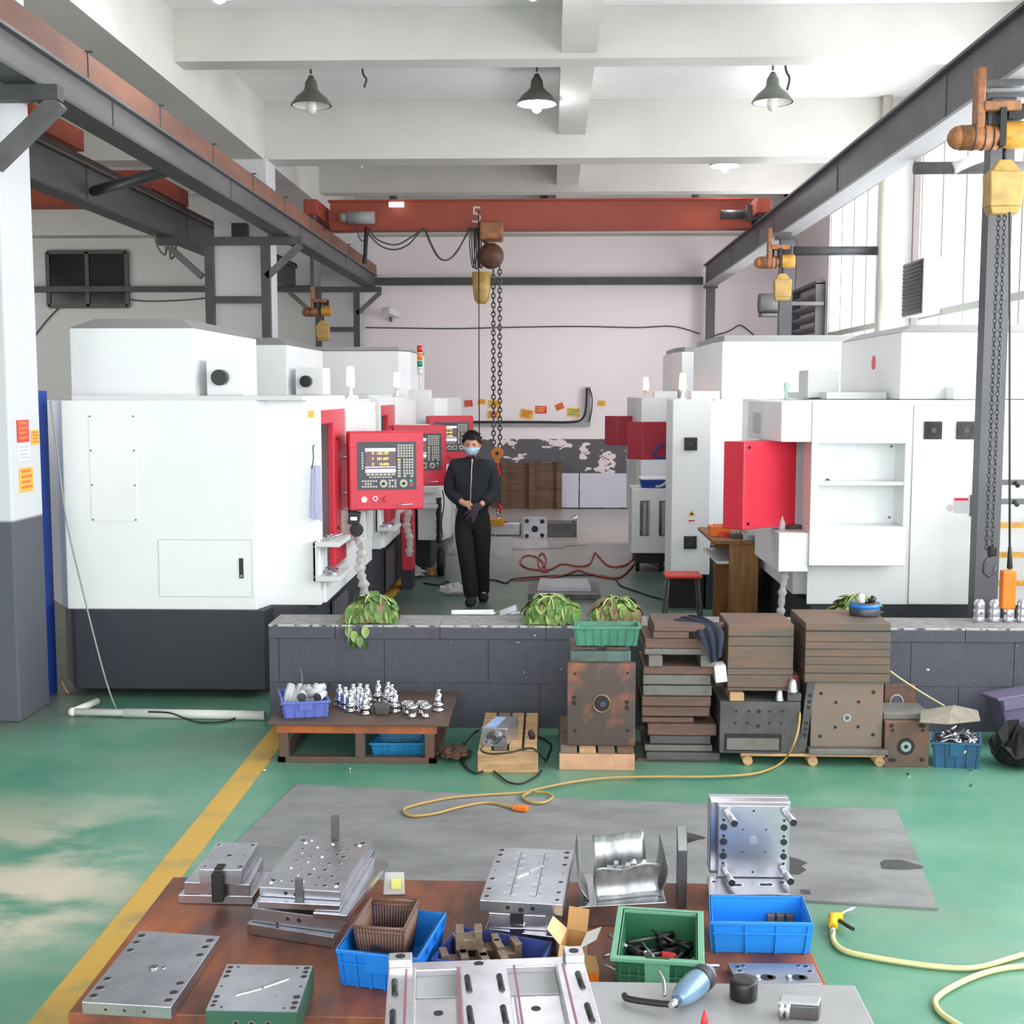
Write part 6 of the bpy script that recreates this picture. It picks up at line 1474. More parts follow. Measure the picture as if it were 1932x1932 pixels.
q = leaf_heap('yellow-green leaf bundle behind the tin on the right mould', 1576, 1650, 1118, 4, (2, 5, 1)); 
p = pt(895, 1158, z=ZW)
pa = MB().add([(-.15, -.03, .002), (.13, -.03, .002), (.145, .03, .006), (-.14, .02, .004), (-.15, -.035, .03), (.13, -.035, .035)], [(0, 1, 2, 3), (0, 1, 5, 4)])
o = solo('paper_strip', 'long white folded paper strip on the parapet edge', 'paper', pa, m_paper, (p.x, p.y, ZW)); sm_ = o.modifiers.new('thick', 'SOLIDIFY'); sm_.thickness = .002
p = pt(958, 1157, z=ZW)
ac = MB().cb((0, 0, .03), (.12, .03, .003), (0, R(-14), .5)).cb((0, 0, .012), (.12, .003, .03), (0, R(-14), .5)).cb((.01, .03, .018), (.11, .003, .036), (0, R(-14), .5)).cb((.05, -.02, .006), (.09, .05, .006), (0, 0, .6))
solo('acrylic_offcut', 'clear acrylic channel offcut beside the white paper strip', 'offcut', ac, m_clear, (p.x, p.y, ZW))
sn = MB(); sn.lathe([(.034, 0), (.036, .004), (.036, .03), (.033, .034), (.035, .038), (.035, .08), (.032, .084), (.034, .088), (.034, .125), (.02, .145), (.006, .148)], 22)
cyl_ = None
for px, py, lb in ((1830, 1164, 'leftmost ribbed steel canister on the parapet by the post'), (1858, 1164, 'second ribbed steel canister from the post foot'), (1884, 1164, 'third ribbed steel canister behind the orange pendant'), (1909, 1164, 'rightmost ribbed steel canister on the parapet')):
    p = pt(px, py, z=ZW)
    if cyl_ is None:
        cyl_ = thing('steel_canister', lb, 'canister', (p.x, 7.93, ZW), group='ribbed steel canisters on the parapet'); part(cyl_, 'body', sn, m_alu); part(cyl_, 'slot', MB().cb((0, -.034, .06), (.02, .004, .012)), m_steeld)
    else: dup(cyl_, (p.x, 7.93, ZW), rz=1.1 * px, label=lb)

# ---- beyond the parapet, on the aisle floor ----
p = pt(1062, 1108, z=0)
q0, P = quad([(996, 1120), (1133, 1121), (1128, 1098), (1000, 1096)], .06)
r = thing('framed_mould', 'shallow grey mould frame with a bright recess lying on the aisle floor', 'mould', (q0.x, q0.y, 0))
part(r, 'base', MB().prism(P, 0, .055), m_steeld, b=.004)
P2 = [tuple(uv(P, u, v)) for u, v in ((.12, .2), (.88, .2), (.85, .95), (.15, .95))]; part(r, 'raised_frame', MB().prism(P2, .055, .10), m_steelm, b=.004)
P3 = [tuple(uv(P, u, v)) for u, v in ((.2, .35), (.8, .35), (.78, .88), (.22, .88))]; part(r, 'recess', MB().prism(P3, .0995, .1015), M('pale_recess', (168, 178, 178), .3, .3))
red = [(970, 1094), (1010, 1092), (1060, 1086), (1090, 1076), (1110, 1082), (1150, 1090), (1175, 1086), (1200, 1060), (1216, 1048), (1240, 1065), (1258, 1072)]
wire('red_cable', 'red cable with wide loops across the aisle floor, nearer strand', 'cable', on_floor(red, .012, 1), .011, m_rcable, k=4)
wire('red_cable', 'red cable with a knot-like loop farther along the aisle floor', 'cable', on_floor([(1258, 1071), (1225, 1060), (1206, 1046), (1180, 1066), (1150, 1068), (1130, 1050), (1122, 1043), (1112, 1064), (1090, 1068), (1060, 1064), (1035, 1075), (1000, 1073), (983, 1064), (985, 1052), (1000, 1048), (1020, 1056), (1032, 1078), (1018, 1072), (1016, 1050), (1025, 1044), (1030, 1058), (1020, 1075)], .012, 1), .011, m_rcable, k=4)
wire('black_cable', 'thin black cable snaking over the aisle floor behind the worker', 'cable', on_floor([(800, 1100), (830, 1104), (842, 1097), (860, 1104), (880, 1098), (930, 1094), (955, 1100), (970, 1092), (1050, 1086), (1120, 1085), (1160, 1092), (1170, 1104), (1200, 1115), (1240, 1128), (1300, 1142)], .01, 1), .009, m_rubber, k=4)
# plates and boxes farther off
p = pt(1008, 1015, z=0); Yp = p.y
r, a, c, z0, z1 = front_block('mould_plate', 'grey square plate with four corner holes standing in the far aisle', 987, 975, 1032, 1017, Yp, .08, [m_steelm], zb=0.0,
    holes=[(994, 983, .032), (1023, 984, .034), (994, 1011, .03), (1023, 1010, .032), (1009, 998, .05)])
front_block('mould_block', 'dark layered mould lying right of the square holed plate', 1033, 988, 1088, 1010, Yp + .1, .5, [m_steeld], zb=0.0)
front_block('mould_block', 'low round-edged steel block left of the square holed plate', 922, 985, 984, 1010, Yp + .2, .5, [m_steelm], zb=0.0, b=.03)
for k, px in enumerate((1083, 1087)):
    solo('guide_pin', 'upright guide pin on the dark layered mould, %s' % ('left' if k == 0 else 'right'), 'pin', MB().cyl((0, 0, 0), (0, 0, .1), .02, n=12), m_chrome, (PX(px, Yp + .2 + .1 * k, 985), Yp + .25 + .1 * k, PZ(988, Yp + .1) + .001))
p = pt(950, 1052, z=0)
r = thing('clear_box', 'clear acrylic box standing behind the worker in the aisle', 'box', (p.x, p.y, 0))
w_ = .22
for nm, mbx in (('side', MB().box(-w_ / 2, w_ / 2, 0, .006, 0, .24)), ('side', MB().box(-w_ / 2, w_ / 2, .25, .256, 0, .24)), ('side', MB().box(-w_ / 2, -w_ / 2 + .006, .006, .25, 0, .3)), ('side', MB().box(w_ / 2 - .006, w_ / 2, .006, .25, 0, .26)), ('bottom', MB().box(-w_ / 2, w_ / 2, .006, .25, 0, .006))): part(r, nm, mbx, m_clear)
p = pt(1000, 1035, z=0)
o = solo('acrylic_sheet', 'long clear acrylic strip lying in front of the holed plate', 'sheet', MB().cb((0, 0, .02), (.75, .12, .012), (0, 0, R(14))).cb((.35, .3, .02), (.7, .1, .012), (0, 0, R(20))), m_clear, (p.x + .1, p.y, 0.0))
# timber panel and white sheets against the end wall
Yw = YF - .15
x0, x1 = PX(945, Yw, 900), PX(1056, Yw, 900)
r = thing('plank_screen', 'brown planked timber panel leaning on the end wall', 'panel', ((x0 + x1) / 2, Yw, 0)); hx_ = (x1 - x0) / 2
part(r, 'planks', MB().box(-hx_ - .15, hx_, 0, .06, 0.0, PZ(873, Yw)), m_woodp)
for px in (951, 1003, 1055): part(r, 'batten', MB().box(PX(px, Yw, 900) - r.location.x - .05, PX(px, Yw, 900) - r.location.x + .05, -.08, 0, 0, PZ(872, Yw) + .02), m_woodp, b=.005)
for px0, px1, lb in ((1058, 1092, 'narrow white sheet leaning on the end wall'), (1094, 1191, 'wide white sheet leaning on the end wall')):
    x0, x1 = PX(px0, Yw, 900), PX(px1, Yw, 900)
    solo('white_sheet', lb, 'sheet', MB().box(x0, x1, -.02, 0, 0.02, PZ(893, Yw)).shift(-(x0 + x1) / 2, 0, 0), M('pale_lilac_sheet', (214, 212, 226), .3) if px0 == 1058 else MATS['pale_lilac_sheet'], ((x0 + x1) / 2, Yw + .06, 0), b=.004)
# ---------------- the worker ----------------
def skin(parent, name, verts, edges, radii, mat, root=0, levels=2, flat=None, label=None):
    me = bpy.data.meshes.new(name); me.from_pydata([tuple(v) for v in verts], edges, []); me.materials.append(mat)
    o = bpy.data.objects.new(name, me); COL.objects.link(o); o.parent = parent
    m = o.modifiers.new('skin', 'SKIN'); m.use_smooth_shade = True
    sv = me.skin_vertices[0].data if me.skin_vertices else None
    if sv is None:
        at = me.attributes
        bpy.context.view_layer.objects.active = o
        bpy.ops.mesh.customdata_skin_add(); sv = me.skin_vertices[0].data
    for i, r in enumerate(radii):
        sv[i].radius = r if isinstance(r, tuple) else (r, r)
        sv[i].use_root = (i == root)
    s = o.modifiers.new('sub', 'SUBSURF'); s.levels = s.render_levels = levels
    if label: o['label'] = label
    return o
wp = pt(893, 1136, z=0)
wp.y = 12.3
W = thing('person', 'person in dark zip jacket and pale blue mask, walking and pulling on a glove', 'person', (wp.x, wp.y + .06, 0))
# joints (x right in the photo, -y toward the camera)
pel = (0.0, .03, .93); wai = (0, .02, 1.06); che = (0.0, .0, 1.26); shc = (0, .005, 1.39); nec = (0, -.01, 1.45); hd0 = (0, -.02, 1.52); hd1 = (0, -.025, 1.60); hd2 = (0, -.015, 1.66)
sL = (-.165, .0, 1.385); eL = (-.225, .0, 1.13); wL = (-.075, -.19, 1.035)
sR = (.175, .0, 1.375); eR = (.21, -.02, 1.12); wR = (.085, -.19, 1.01)
hL = (-.085, .03, .88); kL = (-.055, -.08, .49); aL = (-.0, -.06, .09); tL = (-.025, -.2, .035); heL = (.0, -.02, .04)
hR = (.085, .03, .88); kR = (.085, .05, .48); aR = (.085, .22, .12); tR = (.115, .07, .035); heR = (.085, .26, .07)
V = [pel, wai, che, shc, nec, hd0, sL, eL, wL, sR, eR, wR, hL, kL, aL, tL, hR, kR, aR, tR]
E = [(0, 1), (1, 2), (2, 3), (3, 4), (4, 5), (3, 6), (6, 7), (7, 8), (3, 9), (9, 10), (10, 11), (0, 12), (12, 13), (13, 14), (14, 15), (0, 16), (16, 17), (17, 18), (18, 19)]
rad = [(.12, .09), (.11, .08), (.12, .085), (.09, .07), .048, .05, .055, .042, .028, .055, .042, .028, .08, .055, .038, .03, .08, .055, .038, .03]
# palms and fingers of the bare hand join the same body
def add(v, e, r): V.append(v); rad.append(r); E.append((e, len(V) - 1)); return len(V) - 1
pm = add((-.045, -.215, 1.025), 8, (.034, .022))
def fingers(palm, base, dirs, lens, r):
    for (dx, dy, dz), L_, off in zip(dirs, lens, base):
        b = Vector(V[palm]) + Vector(off); i = add(tuple(b), palm, r * 1.1); d = Vector((dx, dy, dz)).normalized()
        p1 = b + d * L_ * .5; j = add(tuple(p1), i, r); d2 = (d + Vector((0.25, .35, -.55))).normalized(); add(tuple(p1 + d2 * L_ * .5), j, r * .85)
fingers(pm, [(.022, -.008, .022), (.026, -.012, .008), (.024, -.012, -.008), (.018, -.008, -.022)], [(.6, -.35, -.2), (.6, -.4, -.4), (.5, -.4, -.6), (.35, -.3, -.8)], [.05, .058, .054, .044], .0088)
t1 = add((-.03, -.225, 1.055), pm, .011); add((0, -.235, 1.06), t1, .009)
skin(W, 'body', V, E, rad, m_skin, 0, 2)
# head: shaped from a ball so that face, jaw and ears read
def head_mesh():
    mb = MB(); n, k = 28, 20; c = Vector((0, -.02, 1.605)); o = []
    for a in range(k + 1):
        ph = math.pi * a / k; z = -math.cos(ph)
        for i in range(n):
            th = 2 * math.pi * i / n; x, y = math.sin(ph) * math.cos(th), math.sin(ph) * math.sin(th)
            sx, sy = .077, .094
            if z < 0: sx *= 1 - .22 * z * z - .08 * abs(z); 
            fy = y * sy
            if y < 0 and z < 0: fy *= 1 - .10 * abs(z)
            if y > 0 and z < -.3: fy *= .75
            X, Y_, Z_ = x * sx, fy, z * .115
            # nose, brow, eye sockets
            g = math.exp(-((X / .012) ** 2 + ((Z_ + .012) / .022) ** 2)); Y_ -= (.022 * g if y < 0 else 0)
            if y < 0:
                for s in (-1, 1): Y_ += .008 * math.exp(-(((X - s * .03) / .016) ** 2 + ((Z_ - .012) / .010) ** 2))
                Y_ -= .005 * math.exp(-((X / .05) ** 2 + ((Z_ - .032) / .009) ** 2))
                Y_ -= .006 * math.exp(-((X / .022) ** 2 + ((Z_ + .052) / .01) ** 2))
            mb.v.append(c + Vector((X, Y_, Z_)))
    for a in range(k):
        for i in range(n):
            j = (i + 1) % n; mb.f.append([a * n + i, a * n + j, (a + 1) * n + j, (a + 1) * n + i]); mb.m.append(0); mb.s.append(True)
    for s in (-1, 1): mb.ball((s * .079, -.01, 1.597), .026, 12, sx=.35, sy=.6, sz=1.1)
    return mb
hdm = head_mesh(); hdT = Matrix.Translation((0, -.02, 1.5)) @ Matrix.Rotation(R(10), 4, 'X') @ Matrix.Rotation(R(-4), 4, 'Z') @ Matrix.Translation((0, .02, -1.5))
hd_ = part(W, 'head', hdm.tr(hdT), m_skin); ss = hd_.modifiers.new('sub', 'SUBSURF'); ss.levels = ss.render_levels = 1
ey = MB()
for s in (-1, 1): ey.ball((s * .03, -.1, 1.617), .0105, 12, sx=1.25, sy=.6, sz=.55)
part(hd_, 'eyes', ey.tr(hdT), M('dark_eye', (34, 26, 24), .25))
br = MB()
for s in (-1, 1): br.tube([(s * .014, -.114, 1.634), (s * .03, -.112, 1.639), (s * .046, -.102, 1.634)], .0038, 6)
part(hd_, 'eyebrows', br.tr(hdT), m_hair)
mk = MB(); rows = []
for a in range(8):
    row = []; z = 1.602 - .082 * a / 7
    for i in range(15):
        t = -1 + 2 * i / 14; th = t * 1.35; bulge = math.sin(math.pi * min(1, (a + .4) / 7.4))
        wx = .083 - .022 * (a / 7) ** 1.5; wy = .096 + .018 * bulge * math.cos(th) - .012 * (a / 7)
        row.append(Vector((math.sin(th) * wx, -.022 - math.cos(th) * wy, z - .008 * abs(t) * (1 if a < 4 else -1.6))))
    rows.append(row)
mk.add([p for r_ in rows for p in r_], [(a * 15 + i, a * 15 + i + 1, (a + 1) * 15 + i + 1, (a + 1) * 15 + i) for a in range(7) for i in range(14)], 0, True)
mo = part(W, 'face_mask', mk.tr(hdT), m_mask); sm_ = mo.modifiers.new('thick', 'SOLIDIFY'); sm_.thickness = .003
hm = MB(); n, k = 26, 14; c = Vector((0, -.012, 1.622))
rnd = random.Random(2)
for a in range(k + 1):
    ph = math.pi * .60 * a / k
    for i in range(n):
        th = 2 * math.pi * i / n; x, y = math.cos(th), math.sin(th)
        e = ph * (.9 - .2 * abs(x) if y > -.2 else .86 - .30 * min(1, (-y - .2) / .5))
        if y > .2: e *= 1.15
        rr = 1 + rnd.uniform(-.03, .09)
        hm.v.append(c + Vector((math.sin(e) * x * .088 * rr, math.sin(e) * y * .106 * rr, math.cos(e) * .112 * rr)))
for a in range(k):
    for i in range(n):
        j = (i + 1) % n; hm.f.append([a * n + i, (a + 1) * n + i, (a + 1) * n + j, a * n + j]); hm.m.append(0); hm.s.append(True)
for i in range(130):
    th = rnd.uniform(0, 2 * math.pi); e = rnd.uniform(.1, 1.05); p = c + Vector((math.sin(e) * math.cos(th) * .085, math.sin(e) * math.sin(th) * .10, math.cos(e) * .108)); d = (p - c).normalized() * .032 + Vector((rnd.uniform(-.014, .014), -.014, .0))
    hm.cyl(p - d * .3, p + d, .009, .002, n=5)
ho = part(W, 'hair', hm.tr(hdT), m_hair); sm_ = ho.modifiers.new('thick', 'SOLIDIFY'); sm_.thickness = .012; sm_.offset = 1
# jacket
JV = [(0, .02, .875), (0, .015, 1.13), (0, .005, 1.36), (0, -.005, 1.465), sL, (-.215, .0, 1.25), eL, (-.16, -.09, 1.085), (-.10, -.165, 1.045), sR, (.205, .0, 1.24), eR, (.16, -.1, 1.065), (.115, -.165, 1.03)]
JE = [(0, 1), (1, 2), (2, 3), (2, 4), (4, 5), (5, 6), (6, 7), (7, 8), (2, 9), (9, 10), (10, 11), (11, 12), (12, 13)]
JR = [(.205, .165), (.195, .155), (.18, .135), (.085, .085), .1, .085, .078, .068, .06, .1, .085, .078, .068, .06]
skin(W, 'jacket', JV, JE, JR, m_jacket, 0, 2)
part(W, 'collar', MB().lathe([(.07, 1.425), (.076, 1.44), (.07, 1.49), (.064, 1.49), (.062, 1.44)], 20, caps=False).tr(Matrix.Translation((0, -.012, 0)) @ Matrix.Diagonal((1, 1.0, 1, 1))), m_jacket)
zp = smooth_path([(.005, -.088, 1.47), (0.0, -.12, 1.38), (-.003, -.138, 1.26), (-.008, -.138, 1.16), (-.012, -.135, 1.05)], 6)
part(W, 'zip', MB().tube(zp, .007, 6).cb((.006, -.10, 1.455), (.014, .012, .03)), m_zip)
# trousers
TV = [(0, .03, 1.07), (0, .035, .90), (-.09, .03, .78), (-.08, -.03, .68), kL, (-.03, -.075, .28), (-.003, -.06, .05), (.09, .03, .80), (.09, .03, .66), kR, (.085, .13, .29), (.085, .225, .04)]
TE = [(0, 1), (1, 2), (2, 3), (3, 4), (4, 5), (5, 6), (1, 7), (7, 8), (8, 9), (9, 10), (10, 11)]
TR = [(.14, .11), (.155, .13), (.108, .115), .104, .094, .086, .084, (.108, .115), .104, .094, .086, .084]
skin(W, 'trousers', TV, TE, TR, m_jean, 1, 2)
for nm, a_, t_, h_ in (('shoe', aL, tL, heL), ('shoe', aR, tR, heR)):
    a_ = Vector(a_); t_ = Vector(t_); h_ = Vector(h_)
    t_.z = .034; h_.z = .042; a_.z = .09; h_.y = a_.y + .045; t_.y = a_.y - .17
    skin(W, nm, [a_ + Vector((0, 0, .03)), a_ - Vector((0, 0, .03)), h_, (a_ + t_) / 2 - Vector((0, 0, .018)), t_], [(0, 1), (1, 2), (1, 3), (3, 4)], [.062, .062, .055, (.062, .052), (.058, .045)], m_shoe, 1, 2)
# gloved hand with dangling glove cuff
G = [(.10, -.175, 1.02), (.065, -.21, 1.0), (.03, -.235, .965), (.0, -.245, .93), (-.01, -.25, .885)]
GE = [(0, 1), (1, 2), (2, 3), (3, 4)]; GR = [.047, (.05, .036), (.05, .03), (.036, .022), .014]
def gf(b, pts):
    i = b
    for (p, r_) in pts: G.append(p); GR.append(r_); GE.append((i, len(G) - 1)); i = len(G) - 1
gf(2, [((.045, -.25, .93), .014), ((.035, -.262, .895), .013), ((.03, -.262, .865), .012)])
gf(3, [((-.03, -.25, .91), .013), ((-.045, -.255, .88), .012)])
gf(2, [((-.01, -.25, .965), .014), ((-.045, -.25, .945), .013), ((-.07, -.25, .93), .011)])
gf(3, [((.02, -.26, .89), .013), ((.012, -.262, .85), .012)])
gf(1, [((.02, -.24, 1.01), .014), ((-.005, -.25, 1.0), .012)])
skin(W, 'glove', G, GE, GR, m_glove, 1, 2)
# ---------------- foreground: mat, work table and what lies on it ----------------
# rubber mat on the floor
mp_ = [pt(x, y, z=.008) for x, y in ((560, 1480), (900, 1499), (1200, 1512), (1520, 1524), (1690, 1527), (1728, 1610), (1770, 1714), (1640, 1706), (1500, 1698))]
fl_ = Vector((-1.56, mp_[-3].y - .02, 0))
mp_.append(fl_)
c = Vector((.4, 5.2, 0))
solo('rubber_mat', 'large grey rubber mat with dark footmarks spread on the green floor', 'mat', MB().prism([(p.x - c.x, p.y - c.y) for p in reversed(mp_)], .0, .010), m_mat, (c.x, c.y, .001))
ft = None
for k, (px, py, w_, d_) in enumerate(((1700, 1632, .17, .05), (1515, 1650, .09, .09))):
    pass
# work table
TZ = .40
A, B = pt(330, 1650, z=TZ), pt(120, 1920, z=TZ)
tx0 = (A.x + B.x) / 2; tx1 = pt(1532, 1797, z=TZ).x; ty1 = (A.y + pt(1090, 1668, z=TZ).y) / 2; ty0 = pt(180, 1911, z=TZ).y
tc = ((tx0 + tx1) / 2, (ty0 + ty1) / 2)
r = thing('work_table', 'low work table with worn reddish-brown top in the foreground', 'table', (tc[0], tc[1], 0))
hx_, hy_ = (tx1 - tx0) / 2, (ty1 - ty0) / 2
part(r, 'table_top', MB().box(-hx_, hx_, -hy_, hy_, TZ - .035, TZ), m_table, b=.004)
for i in (-1, 1):
    for j in (-1, 1): part(r, 'leg', MB().box(i * (hx_ - .08) - .03, i * (hx_ - .08) + .03, j * (hy_ - .08) - .03, j * (hy_ - .08) + .03, 0, TZ - .035), m_steelq)
part(r, 'apron', MB().box(-hx_ + .05, hx_ - .05, -hy_ + .04, -hy_ + .07, TZ - .1, TZ - .035).box(-hx_ + .05, hx_ - .05, hy_ - .07, hy_ - .04, TZ - .1, TZ - .035), m_steelq)

class Blk:
    """a plate or block whose top outline is measured on the photo"""
    def __init__(s, name, label, corners, zt, zb, mat, b=.002, cat='mould plate', root=None, group=None, pname='body'):
        s.c, s.P = quad(corners, zt)
        if root is None:
            s.r = thing(name, label, cat, (s.c.x, s.c.y, zb), group=group); s.o = Vector((0, 0))
        else:
            s.r = root; s.o = Vector((s.c.x - root.location.x, s.c.y - root.location.y)); s.P = [(x + s.o.x, y + s.o.y) for x, y in s.P]
        s.zt, s.z0 = zt - s.r.location.z, zb - s.r.location.z
        part(s.r, pname, MB().prism(s.P, s.z0, s.zt), mat, b=b)
    def p(s, u, v): return uv(s.P, u, v)
    def holes(s, L_, name='bolt_hole', shiny=False):
        for u, v, r_ in L_:
            mb = MB(); q = s.p(u, v); mb.cyl((q.x, q.y, s.zt), (q.x, q.y, s.zt + .0006), r_ * 1.35, n=18, m=1); mb.cyl((q.x, q.y, s.zt + .0006), (q.x, q.y, s.zt + .001), r_, n=18); part(s.r, name, mb, (m_hole, m_chrome if shiny else m_steel))
    def fholes(s, L_, name='side_hole'):
        """holes in the front face; w = height fraction"""
        a, b_ = Vector(s.P[0]), Vector(s.P[1]); n_ = Vector((b_.y - a.y, -(b_.x - a.x))).normalized()
        if n_.y > 0: n_ = -n_
        for u, w, r_ in L_:
            mb = MB(); q = a.lerp(b_, u); z = s.z0 + (s.zt - s.z0) * w
            mb.cyl((q.x, q.y, z), (*(q + n_ * .001), z), r_ * 1.3, n=16, m=1); mb.cyl((*(q + n_ * .001), z), (*(q + n_ * .0016), z), r_, n=16); part(s.r, name, mb, (m_hole, m_steel))

# 1 small stepped block, rear left
b = Blk('stepped_mould', 'small stepped steel mould with a black clip, rear left of the table', [(336, 1688), (477, 1691), (510, 1645), (384, 1640)], .432, TZ + .001, m_steel, cat='mould')
b2 = Blk('', '', [(347, 1664), (471, 1669), (497, 1618), (392, 1612)], .475, .4325, m_steel, root=b.r, pname='middle_block')
b3 = Blk('', '', [(376, 1640), (457, 1641), (488, 1590), (408, 1589)], .528, .4755, m_steelm, root=b.r, pname='upper_block')
b3.holes([(.1, .1, .006), (.92, .1, .008), (.1, .9, .007), (.9, .9, .008), (.5, .5, .009), (.45, .88, .004), (.12, .5, .004), (.85, .5, .004)], shiny=True)
f = b3.p(.45, 0); part(b.r, 'clip', MB().cb((f.x, f.y - .012, b3.zt - .055), (.038, .03, .1)).cb((f.x, f.y + .02, b3.zt + .001), (.03, .05, .006)), m_dark, b=.003)

# 2 big block stack with studded top
b = Blk('mould_stack', 'big studded steel mould of several offset plates on the left of the table', [(466, 1742), (628, 1768), (668, 1700), (520, 1690)], .437, TZ + .001, m_steel, cat='mould')
bm_ = Blk('', '', [(474, 1712), (640, 1734), (700, 1630), (540, 1612)], .485, .4375, m_steelm, root=b.r, pname='middle_plate')
bm_.fholes([(.42, .55, .006), (.55, .55, .007), (.3, .1, .005)])
sh3 = Blk('', '', [(590, 1722), (655, 1727), (733, 1624), (660, 1606)], .505, .4855, m_steel, root=b.r, pname='skewed_plate')
b3 = Blk('', '', [(486, 1700), (641, 1708), (708, 1600), (560, 1595)], .528, .5055, m_steel, root=b.r, pname='lower_cover_plate')
b4 = Blk('', '', [(489, 1673), (642, 1682), (704, 1583), (566, 1576)], .56, .5285, m_steelm, root=b.r, pname='top_plate')
rnd = random.Random(11); L_ = []
for u in (.1, .9):
    for v in (.08, .12, .85, .9): L_.append((u + rnd.uniform(-.05, .05), v, .009))
for i in range(5):
    for j in range(7): L_.append((.2 + .15 * i + rnd.uniform(-.03, .03), .1 + .13 * j + rnd.uniform(-.03, .03), rnd.choice((.004, .005, .006, .007))))
b4.holes(L_, shiny=True)
for u, v, r_ in L_[:30:2]:
    q = b4.p(u, v); part(b.r, 'ball_stud', MB().ball((q.x, q.y, b4.zt + .001), r_, 8, sz=.6), m_chrome)
b4.fholes([(.33, .5, .006), (.45, .4, .006)])
for (px, py, hh, lb) in ((565, 1690, .09, 'front dark lifting strap'), (633, 1583, .085, 'rear dark lifting strap')):
    q = pt(px, py, z=.56 if py < 1600 else .54); part(b.r, 'strap', MB().box(q.x - b.c.x - .013, q.x - b.c.x + .013, q.y - b.c.y - (.012 if py < 1600 else .0), q.y - b.c.y + .006 - (.0 if py < 1600 else .012), (.56 if py < 1600 else .51) - b.r.location.z, (.56 if py < 1600 else .51) - b.r.location.z + hh), m_steeld, b=.002)

# 3 flat light plate front left
b = Blk('mould_plate', 'long pale steel plate with corner holes, front left of the table', [(154, 1890), (323, 1900), (415, 1766), (263, 1755)], .437, TZ + .001, m_steelm)
L_ = []
for u in (.08, .92):
    for v, r_ in ((.08, .009), (.18, .010), (.3, .009), (.52, .002), (.7, .009), (.82, .009), (.92, .010)): L_.append((u, v, r_))
for u, v in ((.3, .2), (.5, .15), (.7, .2), (.25, .5), (.75, .5), (.3, .8), (.5, .85), (.7, .8), (.6, .35), (.4, .65)): L_.append((u, v, .002))
b.holes(L_, shiny=True)
q = b.p(.5, .48); part(b.r, 'centre_bush', MB().cyl((q.x, q.y, b.zt), (q.x, q.y, b.zt + .004), .014, n=20).cyl((q.x + .03, q.y + .002, b.zt), (q.x + .03, q.y + .002, b.zt + .002), .007, n=14), m_chrome)
b.fholes([(.27, .5, .004), (.48, .5, .004), (.7, .5, .004)])

# 4 green sided plate
b = Blk('mould_plate', 'thick plate with green painted sides and a bright diagonal slot', [(387, 1907), (561, 1910), (591, 1822), (428, 1819)], .475, TZ + .001, m_greend)
part(b.r, 'top_face', MB().prism([tuple(b.p(u, v)) for u, v in ((.005, .005), (.995, .005), (.995, .995), (.005, .995))], b.zt, b.zt + .001), m_steelm)
b.zt += .001
b.holes([(.06, .1, .007), (.06, .18, .007), (.06, .28, .008), (.06, .72, .008), (.06, .82, .008), (.06, .92, .008), (.94, .08, .008), (.94, .18, .009), (.94, .3, .010), (.94, .74, .009), (.94, .84, .008), (.94, .93, .008),
         (.16, .07, .004), (.84, .07, .004), (.06, .5, .004), (.94, .52, .004), (.15, .93, .004), (.83, .93, .004), (.7, .3, .002)])
a_, c_ = b.p(.25, .33), b.p(.5, .48); d_, e_ = b.p(.52, .5), b.p(.76, .7)
sl_ = MB()
for p0, p1 in ((a_, c_), (d_, e_)):
    m_ = (p0 + p1) / 2; dd = p1 - p0; sl_.cb((m_.x, m_.y, b.zt + .001), (dd.length, .014, .002), (0, 0, math.atan2(dd.y, dd.x)))
part(b.r, 'diagonal_slot', sl_, m_chrome)
b.fholes([(.33, .55, .006), (.5, .5, .008), (.68, .55, .006)])

# 5 blue crate with brown basket
cr, P, h = crate('storage_crate', 'bright blue crate holding a brown basket, left of centre', [(634, 1791), (789, 1808), (841, 1722), (690, 1706)], .515, TZ + .001, m_crblue, ribs=5, taper=.012, rimw=.004)
q0, P = quad([(668, 1748), (763, 1754), (789, 1700), (700, 1697)], .552)
zb_ = .4065
r = thing('plastic_basket', 'brown slotted plastic basket standing inside the blue crate', 'basket', (q0.x, q0.y, zb_)); hh = .552 - zb_
def wallquad(a0, b0, a1, b1, n, z0, z1, cut=None):
    mb = MB()
    for i in range(n + 1):
        t = i / n; p0 = a0.lerp(b0, t); p1 = a1.lerp(b1, t); mb.tube([(*p0, z0), (*p1, z1)], .0038, 4)
    for zf in (0, .1, .32, .9, 1.0) if n > 6 else (0, .5, 1):
        pa = a0.lerp(a1, zf); pb_ = b0.lerp(b1, zf); z = z0 + (z1 - z0) * zf; mb.tube([(*pa, z), (*pb_, z)], .005 if zf in (0, 1) else .0045, 5)
    if cut:
        d = (b0 - a0).normalized()
        pa, pb_ = a0.lerp(a1, .2), b0.lerp(b1, .2); mb.add([(*pa, z0 + (z1 - z0) * .1), (*pb_, z0 + (z1 - z0) * .1), (*b0.lerp(b1, .3), z0 + (z1 - z0) * .34), (*a0.lerp(a1, .3), z0 + (z1 - z0) * .34)], [(0, 1, 2, 3)])
    return mb
V4 = [Vector(p) for p in P]; cc = sum(V4, Vector((0, 0))) / 4; Bt = [cc + (v - cc) * .8 for v in V4]
